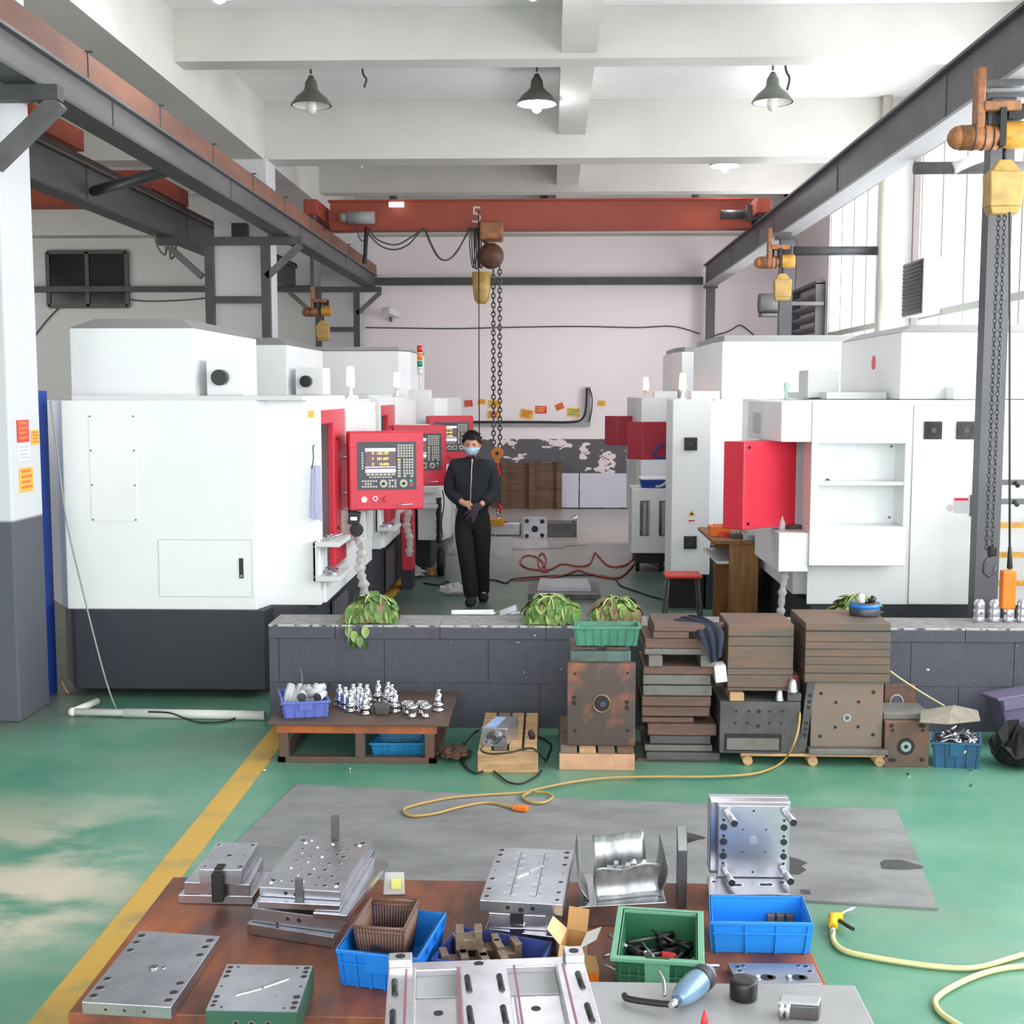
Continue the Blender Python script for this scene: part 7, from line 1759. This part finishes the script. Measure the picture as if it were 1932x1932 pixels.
for i in range(4):
    j = (i + 1) % 4
    if i == 3 or i == 1 or i == 0:
        # nearly closed sides: a slotted panel
        mb = MB().add([(*Bt[i], 0), (*Bt[j], 0), (*V4[j], hh), (*V4[i], hh)], [(0, 1, 2, 3)]); mb.join(wallquad(Bt[i], Bt[j], V4[i], V4[j], 16, 0, hh))
        o = part(r, 'side_panel', mb, m_brown); sm_ = o.modifiers.new('thick', 'SOLIDIFY'); sm_.thickness = .002
    else: part(r, 'slotted_side', wallquad(Bt[i], Bt[j], V4[i], V4[j], 16, 0, hh), m_brown)
part(r, 'rim', MB().tube([(*v, hh) for v in V4], .007, 8, closed=True), m_brown)
part(r, 'bottom', MB().prism([tuple(v) for v in Bt], .0, .003), m_brown)
q = (Bt[0] + Bt[1]) / 2 * .9; fq = (Vector(P[0]).lerp(Vector(P[1]), .42)); fb = (Bt[0].lerp(Bt[1], .42)); mq = fb.lerp(fq, .55)
part(r, 'grip_hole', MB().cb((mq.x + .02, mq.y - .004, hh * .55), (.07, .003, .025), (R(-10), 0, 0)), m_dark)
p = pt(707, 1768, z=.50); solo('steel_ring', 'shiny steel ring lying inside the brown basket', 'ring', MB().lathe([(.03, 0), (.034, .004), (.034, .012), (.03, .016), (.018, .016)], 24), m_steel, (q0.x - .02, q0.y + .0, zb_ + .006))
# paper packet behind the basket
p = pt(745, 1688, z=TZ)
r = thing('paper_packet', 'white packet with a yellow label standing behind the brown basket', 'packet', (p.x, p.y, TZ + .001), rot=(R(-14), 0, R(3)))
part(r, 'bag', MB().frus(-.04, .035, -.01, .01, 0, .075, .004, .006), m_film, b=.003); part(r, 'label_sheet', MB().box(-.012, .022, -.0125, -.0105, .02, .055), M('pale_yellow_label', (232, 232, 130), .6))

# 6 navy tray with V-blocks
cr, P, h = crate('parts_tray', 'shallow navy blue tray with brown metal blocks, centre of the table', [(814, 1808), (1012, 1840), (1041, 1777), (866, 1746)], .465, TZ + .001, m_crnavy, ribs=4, taper=.012, handle=False, cat='tray', rimw=.004)
m_vb = M('oiled_tan_block', (142, 122, 104), .45, .4, c2=(112, 94, 80), scale=16)
vb = None
for k, (u, v, rz) in enumerate(((.13, .3, .25), (.15, .76, .3), (.33, .32, .2), (.36, .78, .25), (.53, .34, .3), (.57, .78, .35), (.24, .5, .1))):
    q = uv(P, u, v); loc = (cr.location.x + q.x, cr.location.y + q.y, TZ + .006 + (.0 if k < 6 else .055))
    lb = 'U-shaped tan metal block in the navy tray, ' + ('front of the leftmost pair', 'back of the leftmost pair', 'front of the middle pair', 'back of the middle pair', 'front of the rightmost pair', 'back of the rightmost pair', 'riding on top of the others')[k]
    if vb is None:
        vb = thing('slotted_block', lb, 'block', loc, rz, group='U-shaped blocks in the navy tray')
        part(vb, 'body', MB().prism([(-.04, 0), (.04, 0), (.04, .06), (.016, .06), (.016, .034), (-.016, .034), (-.016, .06), (-.04, .06)], 0, .055).tr(Matrix.Translation((0, .0275, 0)) @ Matrix.Rotation(R(90), 4, 'X')), m_vb, b=.002)
    else: dup(vb, loc, rz=rz, label=lb)
for k, (u, v) in enumerate(((.68, .3), (.82, .45))):
    q = uv(P, u, v); solo('curved_chip', 'small curved tan piece on the bare floor of the navy tray, %s' % ('left' if k == 0 else 'right'), 'part', MB().tube(smooth_path([(-.025, 0, .008), (-.01, .01, .03), (.015, .01, .032), (.025, 0, .01)], 5), .009, 8), m_vb, (cr.location.x + q.x, cr.location.y + q.y, TZ + .006))

# 7 gate plate mould
b = Blk('gate_mould', 'steel mould with bright diagonal gate and two grooves, centre rear of the table', [(916, 1752), (1050, 1768), (1066, 1700), (936, 1690)], .455, TZ + .001, m_steel, cat='mould')
b2 = Blk('', '', [(922, 1722), (1030, 1728), (1058, 1640), (950, 1630)], .505, .4555, m_alu, root=b.r, pname='middle_block')
b3 = Blk('', '', [(905, 1698), (1062, 1707), (1083, 1604), (939, 1598)], .543, .5055, m_steelm, root=b.r, pname='top_plate')
L_ = []
for u in (.07, .92):
    for v, r_ in ((.07, .008), (.2, .008), (.38, .008), (.54, .003), (.7, .008), (.84, .009), (.94, .009)): L_.append((u, v, r_))
b3.holes(L_, shiny=True)
gm = MB(); cm = MB()
for u0, u1 in ((.33, .4), (.64, .68)):
    p0, p1 = b3.p(u0 + .02, .1), b3.p(u0 - .02 + .02, .9); gm.tube([(*p0, b3.zt + .0005), (*p1, b3.zt + .0005)], .0012, 4)
    for v in (.14, .3, .46, .62, .76, .88):
        q = b3.p(u0 + .005, v); cm.tube([(q.x + .019 * math.cos(a * .314), q.y + .017 * math.sin(a * .314), b3.zt + .0004) for a in range(20)], .0013, 4, closed=True)
part(b.r, 'groove', gm, m_hole); part(b.r, 'round_mark', cm, m_steelm)
dg = MB()
for (u0, v0), (u1, v1) in (((.36, .42), (.48, .52)), ((.51, .54), (.66, .66))):
    p0, p1 = b3.p(u0, v0), b3.p(u1, v1); dd = p1 - p0; m_ = (p0 + p1) / 2; dg.cb((m_.x, m_.y, b3.zt + .001), (dd.length, .011, .002), (0, 0, math.atan2(dd.y, dd.x)))
part(b.r, 'diagonal_gate', dg, m_chrome)
b3.fholes([(.34, .5, .006), (.5, .35, .008), (.64, .55, .006)])
f = b2.p(.5, 0); part(b.r, 'slot', MB().cb((f.x, f.y + .001, b2.zt - .016), (.045, .006, .034)), m_hole)
part(b.r, 'slider', MB().cb((f.x, f.y - .008, b2.zt - .05), (.045, .03, .032)), m_steel, b=.002)

# 8 mould with bent sheet guards
b = Blk('guarded_mould', 'low steel mould base carrying four bent tin guards', [(1092, 1711), (1258, 1702), (1243, 1640), (1100, 1648)], .47, TZ + .001, m_steel, cat='mould')
b.holes([(.06, .15, .006), (.06, .25, .006), (.94, .5, .007), (.93, .15, .005)])
m_tin = M('streaky_tin', (176, 178, 178), .35, .75, c2=(128, 130, 132), scale=4, stretch=(6, 6, 1.2), lo=.35, hi=.65)
def tin(a0, a1, bulge, h0, h1, wav, seed, lean=0.0):
    rnd = random.Random(seed); a0, a1 = Vector(a0), Vector(a1); d = (a1 - a0); n_ = Vector((-d.y, d.x)).normalized(); rows = []
    for k in range(7):
        t = k / 6; row = []
        for i in range(15):
            s_ = i / 14; q = a0.lerp(a1, s_) + n_ * (bulge * math.sin(math.pi * t) + lean * t)
            hh_ = (h0 + (h1 - h0) * s_) * (1 + .06 * math.sin(s_ * 9 + seed) * wav)
            row.append((q.x, q.y, b.zt + .001 + hh_ * t))
        rows.append(row)
    mb = MB().add([p for r_ in rows for p in r_], [(k * 15 + i, k * 15 + i + 1, (k + 1) * 15 + i + 1, (k + 1) * 15 + i) for k in range(6) for i in range(14)], 0, True)
    o = part(b.r, 'tin_guard', mb, m_tin); sm_ = o.modifiers.new('thick', 'SOLIDIFY'); sm_.thickness = .0015; return o
p = b.p
tin(p(.2, .12), p(.93, .2), .02, .105, .11, 1, 1, .0)
tin(p(.14, .8), p(.8, .84), -.02, .145, .15, .3, 2, .02)
tin(p(.12, .14), p(.05, .8), .02, .11, .17, .5, 3, .03)
tin(p(.9, .85), p(.96, .3), .01, .16, .1, .5, 4, .02)
nb = MB()
for k, (u, v) in enumerate(((.42, .5), (.5, .52), (.56, .42), (.62, .5))):
    q = p(u, v); nb.cyl((q.x, q.y, b.zt + .06), (q.x + .04 * (k % 2), q.y - .03, b.zt + .10), .008, n=10)
q = p(.5, .5); nb.box(q.x - .05, q.x + .05, q.y - .05, q.y + .03, b.zt, b.zt + .065)
part(b.r, 'core_pins', nb, m_alu)

# 9 upright bar
ztb = .60; c0, P = quad([(1279, 1606), (1297, 1605), (1296, 1559), (1277, 1559)], ztb)
r = thing('steel_bar', 'upright narrow steel bar standing between the tin guards and the pinned mould', 'bar', (c0.x, c0.y, TZ + .001))
part(r, 'body', MB().prism(P, 0, ztb - TZ), m_steeld, b=.002)
part(r, 'top_face', MB().prism([tuple(uv(P, u, v)) for u, v in ((.06, .01), (.94, .01), (.94, .99), (.06, .99))], ztb - TZ, ztb - TZ + .001), m_flange)
q = uv(P, 1, .62); part(r, 'side_tab', MB().add([(q.x, q.y, .17), (q.x + .07, q.y + .02, .185), (q.x, q.y + .03, .2), (q.x, q.y, .2)], [(0, 1, 2, 3)]).box(q.x, q.x + .06, q.y, q.y + .004, .185, .192), m_steeld)

# 10 standing mould with four guide pins
b = Blk('pinned_mould', 'square steel mould standing upright with four guide pins pointing forward', [(1337, 1688), (1490, 1686), (1487, 1652), (1334, 1654)], .455, TZ + .001, m_steelm, cat='mould')
b.holes([(.3, .5, .012), (.38, .5, .012), (.68, .5, .012), (.76, .5, .012), (.08, .7, .008), (.92, .6, .008)], shiny=True)
yb_ = pt(1355, 1655, z=.456).y; x0, x1 = PX(1354, yb_, 1590), PX(1488, yb_, 1590); z1 = PZ(1520, yb_, 1420)
rx, ry = b.r.location.x, b.r.location.y; zr = b.r.location.z; z0 = .456
part(b.r, 'standing_plate', MB().box(x0 - rx, x1 - rx, yb_ - ry, yb_ - ry + .035, z0 - zr, z1 - zr), m_steelm, b=.003)
part(b.r, 'rear_plate', MB().box(x0 - rx - .022, x1 - rx + .012, yb_ - ry + .036, yb_ - ry + .075, z0 - zr, z1 - zr + .002), m_steel, b=.003)
part(b.r, 'back_plate', MB().box(x0 - rx - .022, x1 - rx + .012, yb_ - ry + .08, yb_ - ry + .11, z0 - zr, z1 - zr + .004), m_steelm, b=.003)
fx = lambda u: x0 - rx + (x1 - x0) * u
fz = lambda w: z1 - zr - (z1 - z0) * w
for u, w in ((.12, .09), (.93, .07), (.1, .9), (.91, .87)):
    part(b.r, 'guide_pin', MB().cyl((fx(u), yb_ - ry, fz(w)), (fx(u) + .012, yb_ - ry - .1, fz(w) - .006), .0125, n=18, mc=1), (m_alu, m_hole))
for u, w, r_ in [(u, w, .012) for u in (.08, .93) for w in (.3, .5, .7)] + [(u, w, .005) for u in (.08, .93) for w in (.2, .42, .62, .8)] + [(.35, .33, .003), (.68, .33, .003), (.35, .64, .003), (.67, .64, .003), (.5, .07, .004), (.5, .92, .004)]:
    hb = MB().cyl((fx(u), yb_ - ry, fz(w)), (fx(u), yb_ - ry - .0015, fz(w)), r_ * 1.25, n=18, m=1); hb.cyl((fx(u), yb_ - ry - .0015, fz(w)), (fx(u), yb_ - ry - .002, fz(w)), r_, n=18); part(b.r, 'bolt_hole', hb, (m_hole, m_steel))
part(b.r, 'centre_boss', MB().cyl((fx(.5), yb_ - ry, fz(.48)), (fx(.5), yb_ - ry - .003, fz(.48)), .014, n=18), m_alu)

# 11 bright blue crate, 12 green crate
cr, P, h = crate('storage_crate', 'bright blue crate overhanging the right edge of the table, nearly empty', [(1340, 1738), (1533, 1741), (1514, 1690), (1338, 1688)], .505, TZ + .001, M('light_blue_crate', (34, 136, 226), .35), ribs=3, taper=.01, rimw=.002, handle=False)
for k, (px, py) in enumerate(((1454, 1733), (1471, 1733), (1489, 1735))):
    p = pt(px, 1724, z=.452); solo('steel_cube', 'small tan steel cube in the bright blue crate, %s of three' % ('leftmost', 'middle', 'rightmost')[k], 'cube', MB().box(-.012, .012, -.012, .012, 0, .046), m_vb, (p.x, p.y, TZ + .006), rz=.1 * k, b=.002, group='small steel cubes in the bright blue crate')
cr, P, h = crate('storage_crate', 'deep green ribbed crate filled with black and red hand tools', [(1152, 1806), (1328, 1817), (1326, 1719), (1167, 1709)], .555, TZ + .001, m_crgrn, matr=m_crgrnL, ribs=8, taper=.012, rimw=.016, rows=1)
rnd = random.Random(8)
base_ = cr.location
for k in range(44):
    u, v = rnd.uniform(.13, .87), rnd.uniform(.15, .87); q = uv(P, u, v); L2 = rnd.uniform(.05, .11); rr = rnd.uniform(.006, .013); rz = rnd.uniform(0, 6.28)
    hm2 = rnd.choice((m_black, m_black, m_dark, m_steeld))
    r_ = thing('hand_tool', '%s hand tool in the green crate, %s %s of the heap' % ('grey-handled' if hm2 is m_steeld else 'black-handled', ('front', 'middle', 'back')[min(2, int(v * 3))], ('left', 'centre', 'right')[min(2, int(u * 3))]), 'tool', (base_.x + q.x, base_.y + q.y, TZ + .016 + .009 * (k // 5)), rz, group='hand tools heaped in the green crate')
    part(r_, 'shaft', MB().cyl((0, 0, 0), (L2, 0, rnd.uniform(-.01, .02)), rr * .5, n=8), rnd.choice((m_steel, m_steelm, m_steeld)))
    part(r_, 'handle', MB().cyl((0, 0, 0), (-L2 * .6, 0, 0), rr, rr * .9, n=10), hm2)
for k, (u, v) in enumerate(((.36, .42), (.66, .5), (.72, .28), (.6, .56))):
    q = uv(P, u, v); solo('red_grip', 'round red plastic grip among the tools in the green crate, ' + ('leftmost', 'rightmost at the back', 'nearest the front right', 'second from the right')[k], 'tool', MB().cyl((-.018, 0, 0), (.018, .004, .004), .013, n=14), m_tilered, (base_.x + q.x, base_.y + q.y, TZ + .075), rz=k, group='red grips in the green crate', b=.003)

# 13 plate at the right
b = Blk('mould_plate', 'thin steel plate with two keyhole slots behind the black pot', [(1392, 1856), (1552, 1856), (1534, 1818), (1372, 1816)], .425, TZ + .001, m_steelm)
b.holes([(.1, .8, .007), (.1, .6, .007), (.17, .85, .006), (.9, .85, .007), (.92, .6, .007), (.82, .88, .006)], shiny=True)
for u in (.38, .75):
    q = b.p(u, .3); part(b.r, 'keyhole', MB().cyl((q.x, q.y, b.zt), (q.x, q.y, b.zt + .001), .018, n=20).cyl((q.x + .014, q.y, b.zt), (q.x + .014, q.y, b.zt + .001), .013, n=16), m_hole); part(b.r, 'bush', MB().lathe([(.009, 0), (.009, .006), (.004, .008)], 14, (q.x - .028, q.y, b.zt)), m_chrome)

# 14 cardboard boxes
c0, P = quad([(1056, 1784), (1095, 1790), (1108, 1760), (1070, 1753)], .47)
r = thing('cardboard_box', 'small open cardboard box with raised flaps between the crates', 'box', (c0.x, c0.y, TZ + .001)); hh = .07
V4 = [Vector(p) for p in P]; wl = MB()
for i in range(4):
    j = (i + 1) % 4; n_ = (V4[i] + V4[j]).normalized() * .003
    wl.add([(*V4[i], 0), (*V4[j], 0), (*V4[j], hh), (*V4[i], hh), (*(V4[i] - n_), 0), (*(V4[j] - n_), 0), (*(V4[j] - n_), hh), (*(V4[i] - n_), hh)], [(0, 1, 2, 3), (7, 6, 5, 4), (3, 2, 6, 7)])
part(r, 'walls', wl, m_card)
part(r, 'bottom', MB().prism([tuple(v) for v in V4], 0, .003), m_card)
def flap(i, out, up, L_, mat, tap=.0):
    j = (i + 1) % 4; a, b_ = V4[i], V4[j]; n_ = (a + b_).normalized(); d = (b_ - a)
    mb = MB().add([(*a, hh), (*b_, hh), (*(b_ + n_ * out * L_ - d * tap), hh + up * L_), (*(a + n_ * out * L_ + d * tap), hh + up * L_)], [(0, 1, 2, 3)])
    o = part(r, 'flap', mb, mat); sm_ = o.modifiers.new('thick', 'SOLIDIFY'); sm_.thickness = .002
flap(3, .75, .65, .06, m_cardin, .1); flap(2, .5, .85, .07, m_card); flap(1, .8, .5, .06, m_paper, .1); flap(0, .6, -.55, .05, m_cardin)
c0, P = quad([(1086, 1826), (1131, 1830), (1125, 1803), (1090, 1800)], .46)
r = thing('carton', 'small orange and brown carton half hidden by the aluminium frame', 'box', (c0.x, c0.y, TZ + .001))
part(r, 'body', MB().prism(P, 0, .045), m_orange, b=.002); part(r, 'top_face', MB().prism(P, .045, .059), m_card, b=.002)

# ---- steel plate stand in the near right corner ----
SZ = .56
A, B = pt(1610, 1852, z=SZ), pt(1100, 1857, z=SZ)
x1 = pt(1650, 1932, z=SZ).x; y1 = (A.y + B.y) / 2; x0 = pt(735, 1930, z=SZ).x + .04; y0 = 2.35
cx, cy = (x0 + x1) / 2, (y0 + y1) / 2
r = thing('steel_table', 'grey steel-topped stand in the near right corner with a grinder on it', 'table', (cx, cy, 0))
part(r, 'table_top', MB().box(x0 - cx, (A.x + x1) / 2 - cx, y0 - cy, y1 - cy, SZ - .04, SZ), M('dull_steel_top', (168, 168, 170), .42, .35, c2=(154, 154, 156), scale=3), b=.004)
for i in (x0 - cx + .08, x1 - cx - .1):
    for j in (y0 - cy + .08, y1 - cy - .62): part(r, 'leg', MB().box(i - .025, i + .025, j - .025, j + .025, 0, SZ - .04), m_steelq)
# aluminium mould half with two pockets
b = Blk('aluminium_mould', 'pale aluminium mould half with two pockets, cut off by the bottom edge', [(722, 2010), (1148, 2004), (1098, 1818), (734, 1832)], .625, SZ + .001, m_alu, cat='mould', b=.003)
zt = b.zt
def rectq(u0, u1, v0, v1): return [tuple(b.p(u, v)) for u, v in ((u0, v0), (u1, v0), (u1, v1), (u0, v1))]
rims = MB().prism(rectq(0, .14, 0, .9), zt, zt + .03).prism(rectq(.0, .12, .9, 1.0), zt, zt + .05).prism(rectq(.9, 1.0, .88, 1.0), zt, zt + .05).prism(rectq(.12, .9, .9, 1.0), zt, zt + .022)
rims.prism(rectq(.36, .60, 0, .9), zt, zt + .03).prism(rectq(.85, 1.0, 0, .88), zt, zt + .03)
part(b.r, 'raised_rim', rims, m_alu, b=.003)
part(b.r, 'pocket', MB().prism(rectq(.14, .36, .66, .9), zt, zt + .004), m_flange, b=.002); part(b.r, 'pocket', MB().prism(rectq(.60, .85, .66, .9), zt, zt + .004), m_flange, b=.002)
st_ = MB()
for u in (.085, .345, .63, .88): st_.prism(rectq(u, u + .012, 0, .88), zt + .0302, zt + .031)
part(b.r, 'reddish_groove', st_, m_aluy)
for u, v in ((.035, .74), (.035, .4), (.395, .76), (.555, .76), (.395, .42), (.555, .42), (.95, .76), (.955, .42)):
    q = b.p(u, v); q2 = b.p(u + .006, v - .16); part(b.r, 'keyway', MB().tube([(*q, zt + .0305), (*q2, zt + .0305)], .008, 8), m_hole)
for u, v, zz in ((.06, .95, .05), (.95, .94, .05), (.46, .95, .022)): q = b.p(u, v); part(b.r, 'bolt_hole', MB().cyl((*q, zt + zz), (*q, zt + zz + .001), .013, n=18), m_hole)
for u, v in ((.25, .5), (.25, .3), (.72, .52), (.72, .32)): q = b.p(u, v); part(b.r, 'bolt_hole', MB().cyl((*q, zt), (*q, zt + .001), .012, n=18), m_hole)

# grinder, pot, clamp block, red nozzle
p = pt(1262, 1908, z=SZ); p2 = pt(1342, 1838, z=SZ + .03)
r = thing('angle_grinder', 'blue-grey air grinder with black lever lying on the steel stand', 'grinder', (p.x, p.y, SZ + .001))
a_, b_ = Vector((.02, -.01, .035)), Vector((p2.x - p.x, p2.y - p.y + .0, .04)); d = b_ - a_
bd = MB(); rs = [.016, .026, .031, .033, .034, .033, .031, .026, .012]; bd.tube([a_ + d * (i / 8) for i in range(9)], .03, 18, rs=rs)
part(r, 'body', bd, m_grind); part(r, 'band', MB().tube([a_ + d * .62, a_ + d * .66, a_ + d * .7, a_ + d * .78], .0345, 18), m_base)
part(r, 'nozzle', MB().cyl(a_, a_ - d.normalized() * .035, .012, .007, n=14), m_chrome)
part(r, 'lever', MB().tube(smooth_path([a_ + Vector((-.0, -.005, -.01)), a_ + Vector((-.05, .01, -.015)), a_ + Vector((-.12, .04, -.02)), a_ + Vector((-.13, .06, -.02))], 5), .0085, 8), m_rubber)
part(r, 'trigger', MB().tube(smooth_path([a_ + Vector((-.03, .02, 0)), a_ + Vector((-.03, .06, .02)), a_ + Vector((-.04, .09, .03))], 5), .005, 8), m_steelm)
p = pt(1406, 1893, z=SZ); solo('black_pot', 'short black round pot on the steel stand', 'pot', MB().lathe([(.034, 0), (.036, .003), (.036, .045), (.034, .049), (.02, .049)], 32), m_black, (p.x, p.y + .03, SZ + .001))
c0, P = quad([(1470, 1889), (1545, 1894), (1550, 1880), (1473, 1874)], SZ + .046)
r = thing('clamp_block', 'small dark clamp block with two chrome screws on the steel stand', 'clamp', (c0.x, c0.y, SZ + .001))
part(r, 'body', MB().prism(P, 0, .036), m_steeld, b=.003); part(r, 'top_plate', MB().prism(P, .0365, .045), m_flange, b=.004)
for u in (.05, .2): q = uv(P, u, 0); part(r, 'screw', MB().cyl((q.x, q.y - .004, .006), (q.x, q.y - .004, .042), .008, n=12), m_chrome)
p = pt(1328, 1935, z=SZ); solo('red_nozzle', 'pointed red nozzle tip at the bottom edge of the picture', 'nozzle', MB().lathe([(.01, 0), (.009, .02), (.002, .045)], 14), m_tilered, (p.x, p.y - .012, SZ + .001))

# ---- hoses and cables on the open floor ----
cab = [pt(1509, 1345, Y=6.95), pt(1507, 1370, Y=6.9), pt(1497, 1405, Y=6.86)] + [pt(x, y, z=.012) for x, y in ((1476, 1440), (1440, 1458), (1400, 1465), (1330, 1468), (1240, 1468), (1150, 1470), (1080, 1478), (1020, 1490), (985, 1498), (920, 1502), (850, 1508), (790, 1520), (762, 1530), (775, 1542), (820, 1538), (870, 1525), (920, 1517), (960, 1525), (978, 1530))]
r = thing('extension_cable', 'yellow extension cable looping over the mat from the drilled block', 'cable', (pt(1000, 1495, z=0).x, pt(1000, 1495, z=0).y, 0))
for q in cab[3:]:
    q.z = .02
wpart(r, r, 'cable', MB().tube(smooth_path(cab, 6), .0068, 8), m_ycable)
e = cab[-1]; wpart(r, r, 'plug', MB().cb((e.x + .02, e.y, .027), (.06, .035, .026), (0, 0, -.3)).cyl((e.x - .03, e.y + .01, .025), (e.x, e.y + .005, .025), .014, n=10), m_orange, b=.005)
wire('loose_cable', 'small yellow cable loop lying right of the main cable on the mat', 'cable', [pt(x, y, z=.022) for x, y in ((1000, 1494), (986, 1503), (1000, 1513), (1025, 1514), (1042, 1504), (1030, 1496), (1008, 1494))], .008, m_ycable)
hs = [(1571, 1757), (1572, 1772), (1580, 1785), (1600, 1796), (1640, 1805), (1700, 1815), (1760, 1823), (1820, 1827), (1860, 1822), (1900, 1810), (1950, 1796), (2050, 1775), (2180, 1770), (2260, 1790)]
hs2 = [(2290, 1800), (2240, 1815), (2100, 1822), (1960, 1822), (1900, 1826), (1850, 1838), (1800, 1860), (1770, 1880), (1765, 1895), (1780, 1915), (1830, 1945), (1900, 1975), (2000, 1990), (2120, 1995)]
r = thing('air_gun', 'yellow air blow gun with pale hose on the green floor, right', 'air gun', (pt(1580, 1740, z=0).x, pt(1580, 1740, z=0).y, 0))
wpart(r, r, 'hose', MB().tube([pt(x, y, z=.012) for x, y in hs] if False else smooth_path([pt(x, y, z=.013) for x, y in hs], 6), .0105, 10), m_hose)
wpart(r, r, 'hose', MB().tube(smooth_path([pt(x, y, z=.013) for x, y in hs2], 6), .0105, 10), m_hose)
g = lambda x, y, z=.03: pt(x, y, z=z)
wpart(r, r, 'grip', MB().tube([g(1572, 1748), g(1571, 1738), g(1574, 1729)], .018, 12).tube([g(1566, 1731), g(1578, 1729), g(1590, 1730)], .017, 12), m_yel if False else M('bright_yellow_plastic', (240, 186, 24), .4), b=.003)
wpart(r, r, 'nozzle', MB().tube([g(1584, 1727), g(1594, 1720), g(1604, 1716), g(1613, 1714)], .007, 10, rs=[.006, .006, .009, .009]), m_alu)
wpart(r, r, 'trigger', MB().tube([g(1584, 1737), g(1596, 1745), g(1610, 1753)], .008, 8), m_rubber)
wpart(r, r, 'coupling', MB().cyl(g(1572, 1750), g(1571, 1760), .011, n=12), m_chrome)

# small litter: light flecks and offcuts on the floor
for k, (px, py, s_) in enumerate(((1831, 1457, .02), (1832, 1484, .018), (1714, 1462, .016), (500, 1455, .015), (660, 1452, .012))):
    p = pt(px, py, z=0); solo('metal_chip', ('shiny chip of metal on the green floor near the dirty blue crate', 'shiny chip of metal on the floor below the first chip at right', 'small chip on the floor in front of the right timber skid', 'pale chip beside the yellow line near the bench', 'tiny pale chip in front of the low bench')[k], 'chip', MB().cb((0, 0, s_ * .3), (s_, s_ * .7, s_ * .5), (.3, .2, k)), m_chrome, (p.x, p.y, .002))
# footmarks worn into the mat (dark oily patches)
for k, pts_ in enumerate((((1660, 1628), (1668, 1622), (1700, 1622), (1742, 1634), (1740, 1639), (1700, 1641), (1664, 1639)), ((1490, 1616), (1510, 1622), (1524, 1628), (1512, 1634), (1522, 1641), (1508, 1650), (1490, 1650)), ((1508, 1678), (1528, 1679), (1530, 1688), (1512, 1687)))):
    P3 = [pt(x, y, z=.0115) for x, y in pts_]; c_ = sum(P3, Vector()) / len(P3)
    solo('oil_stain', ('long dark oil stain near the right end of the mat', 'jagged dark stain on the mat right of the pinned mould', 'small dark stain on the mat behind the bright blue crate')[k], 'stain', MB().prism([(q.x - c_.x, q.y - c_.y) for q in reversed(P3)], 0, .0006), M('oil_stain_dark', (66, 67, 69), .5) if k == 0 else MATS['oil_stain_dark'], (c_.x, c_.y, .0112))
bpy.context.view_layer.update()
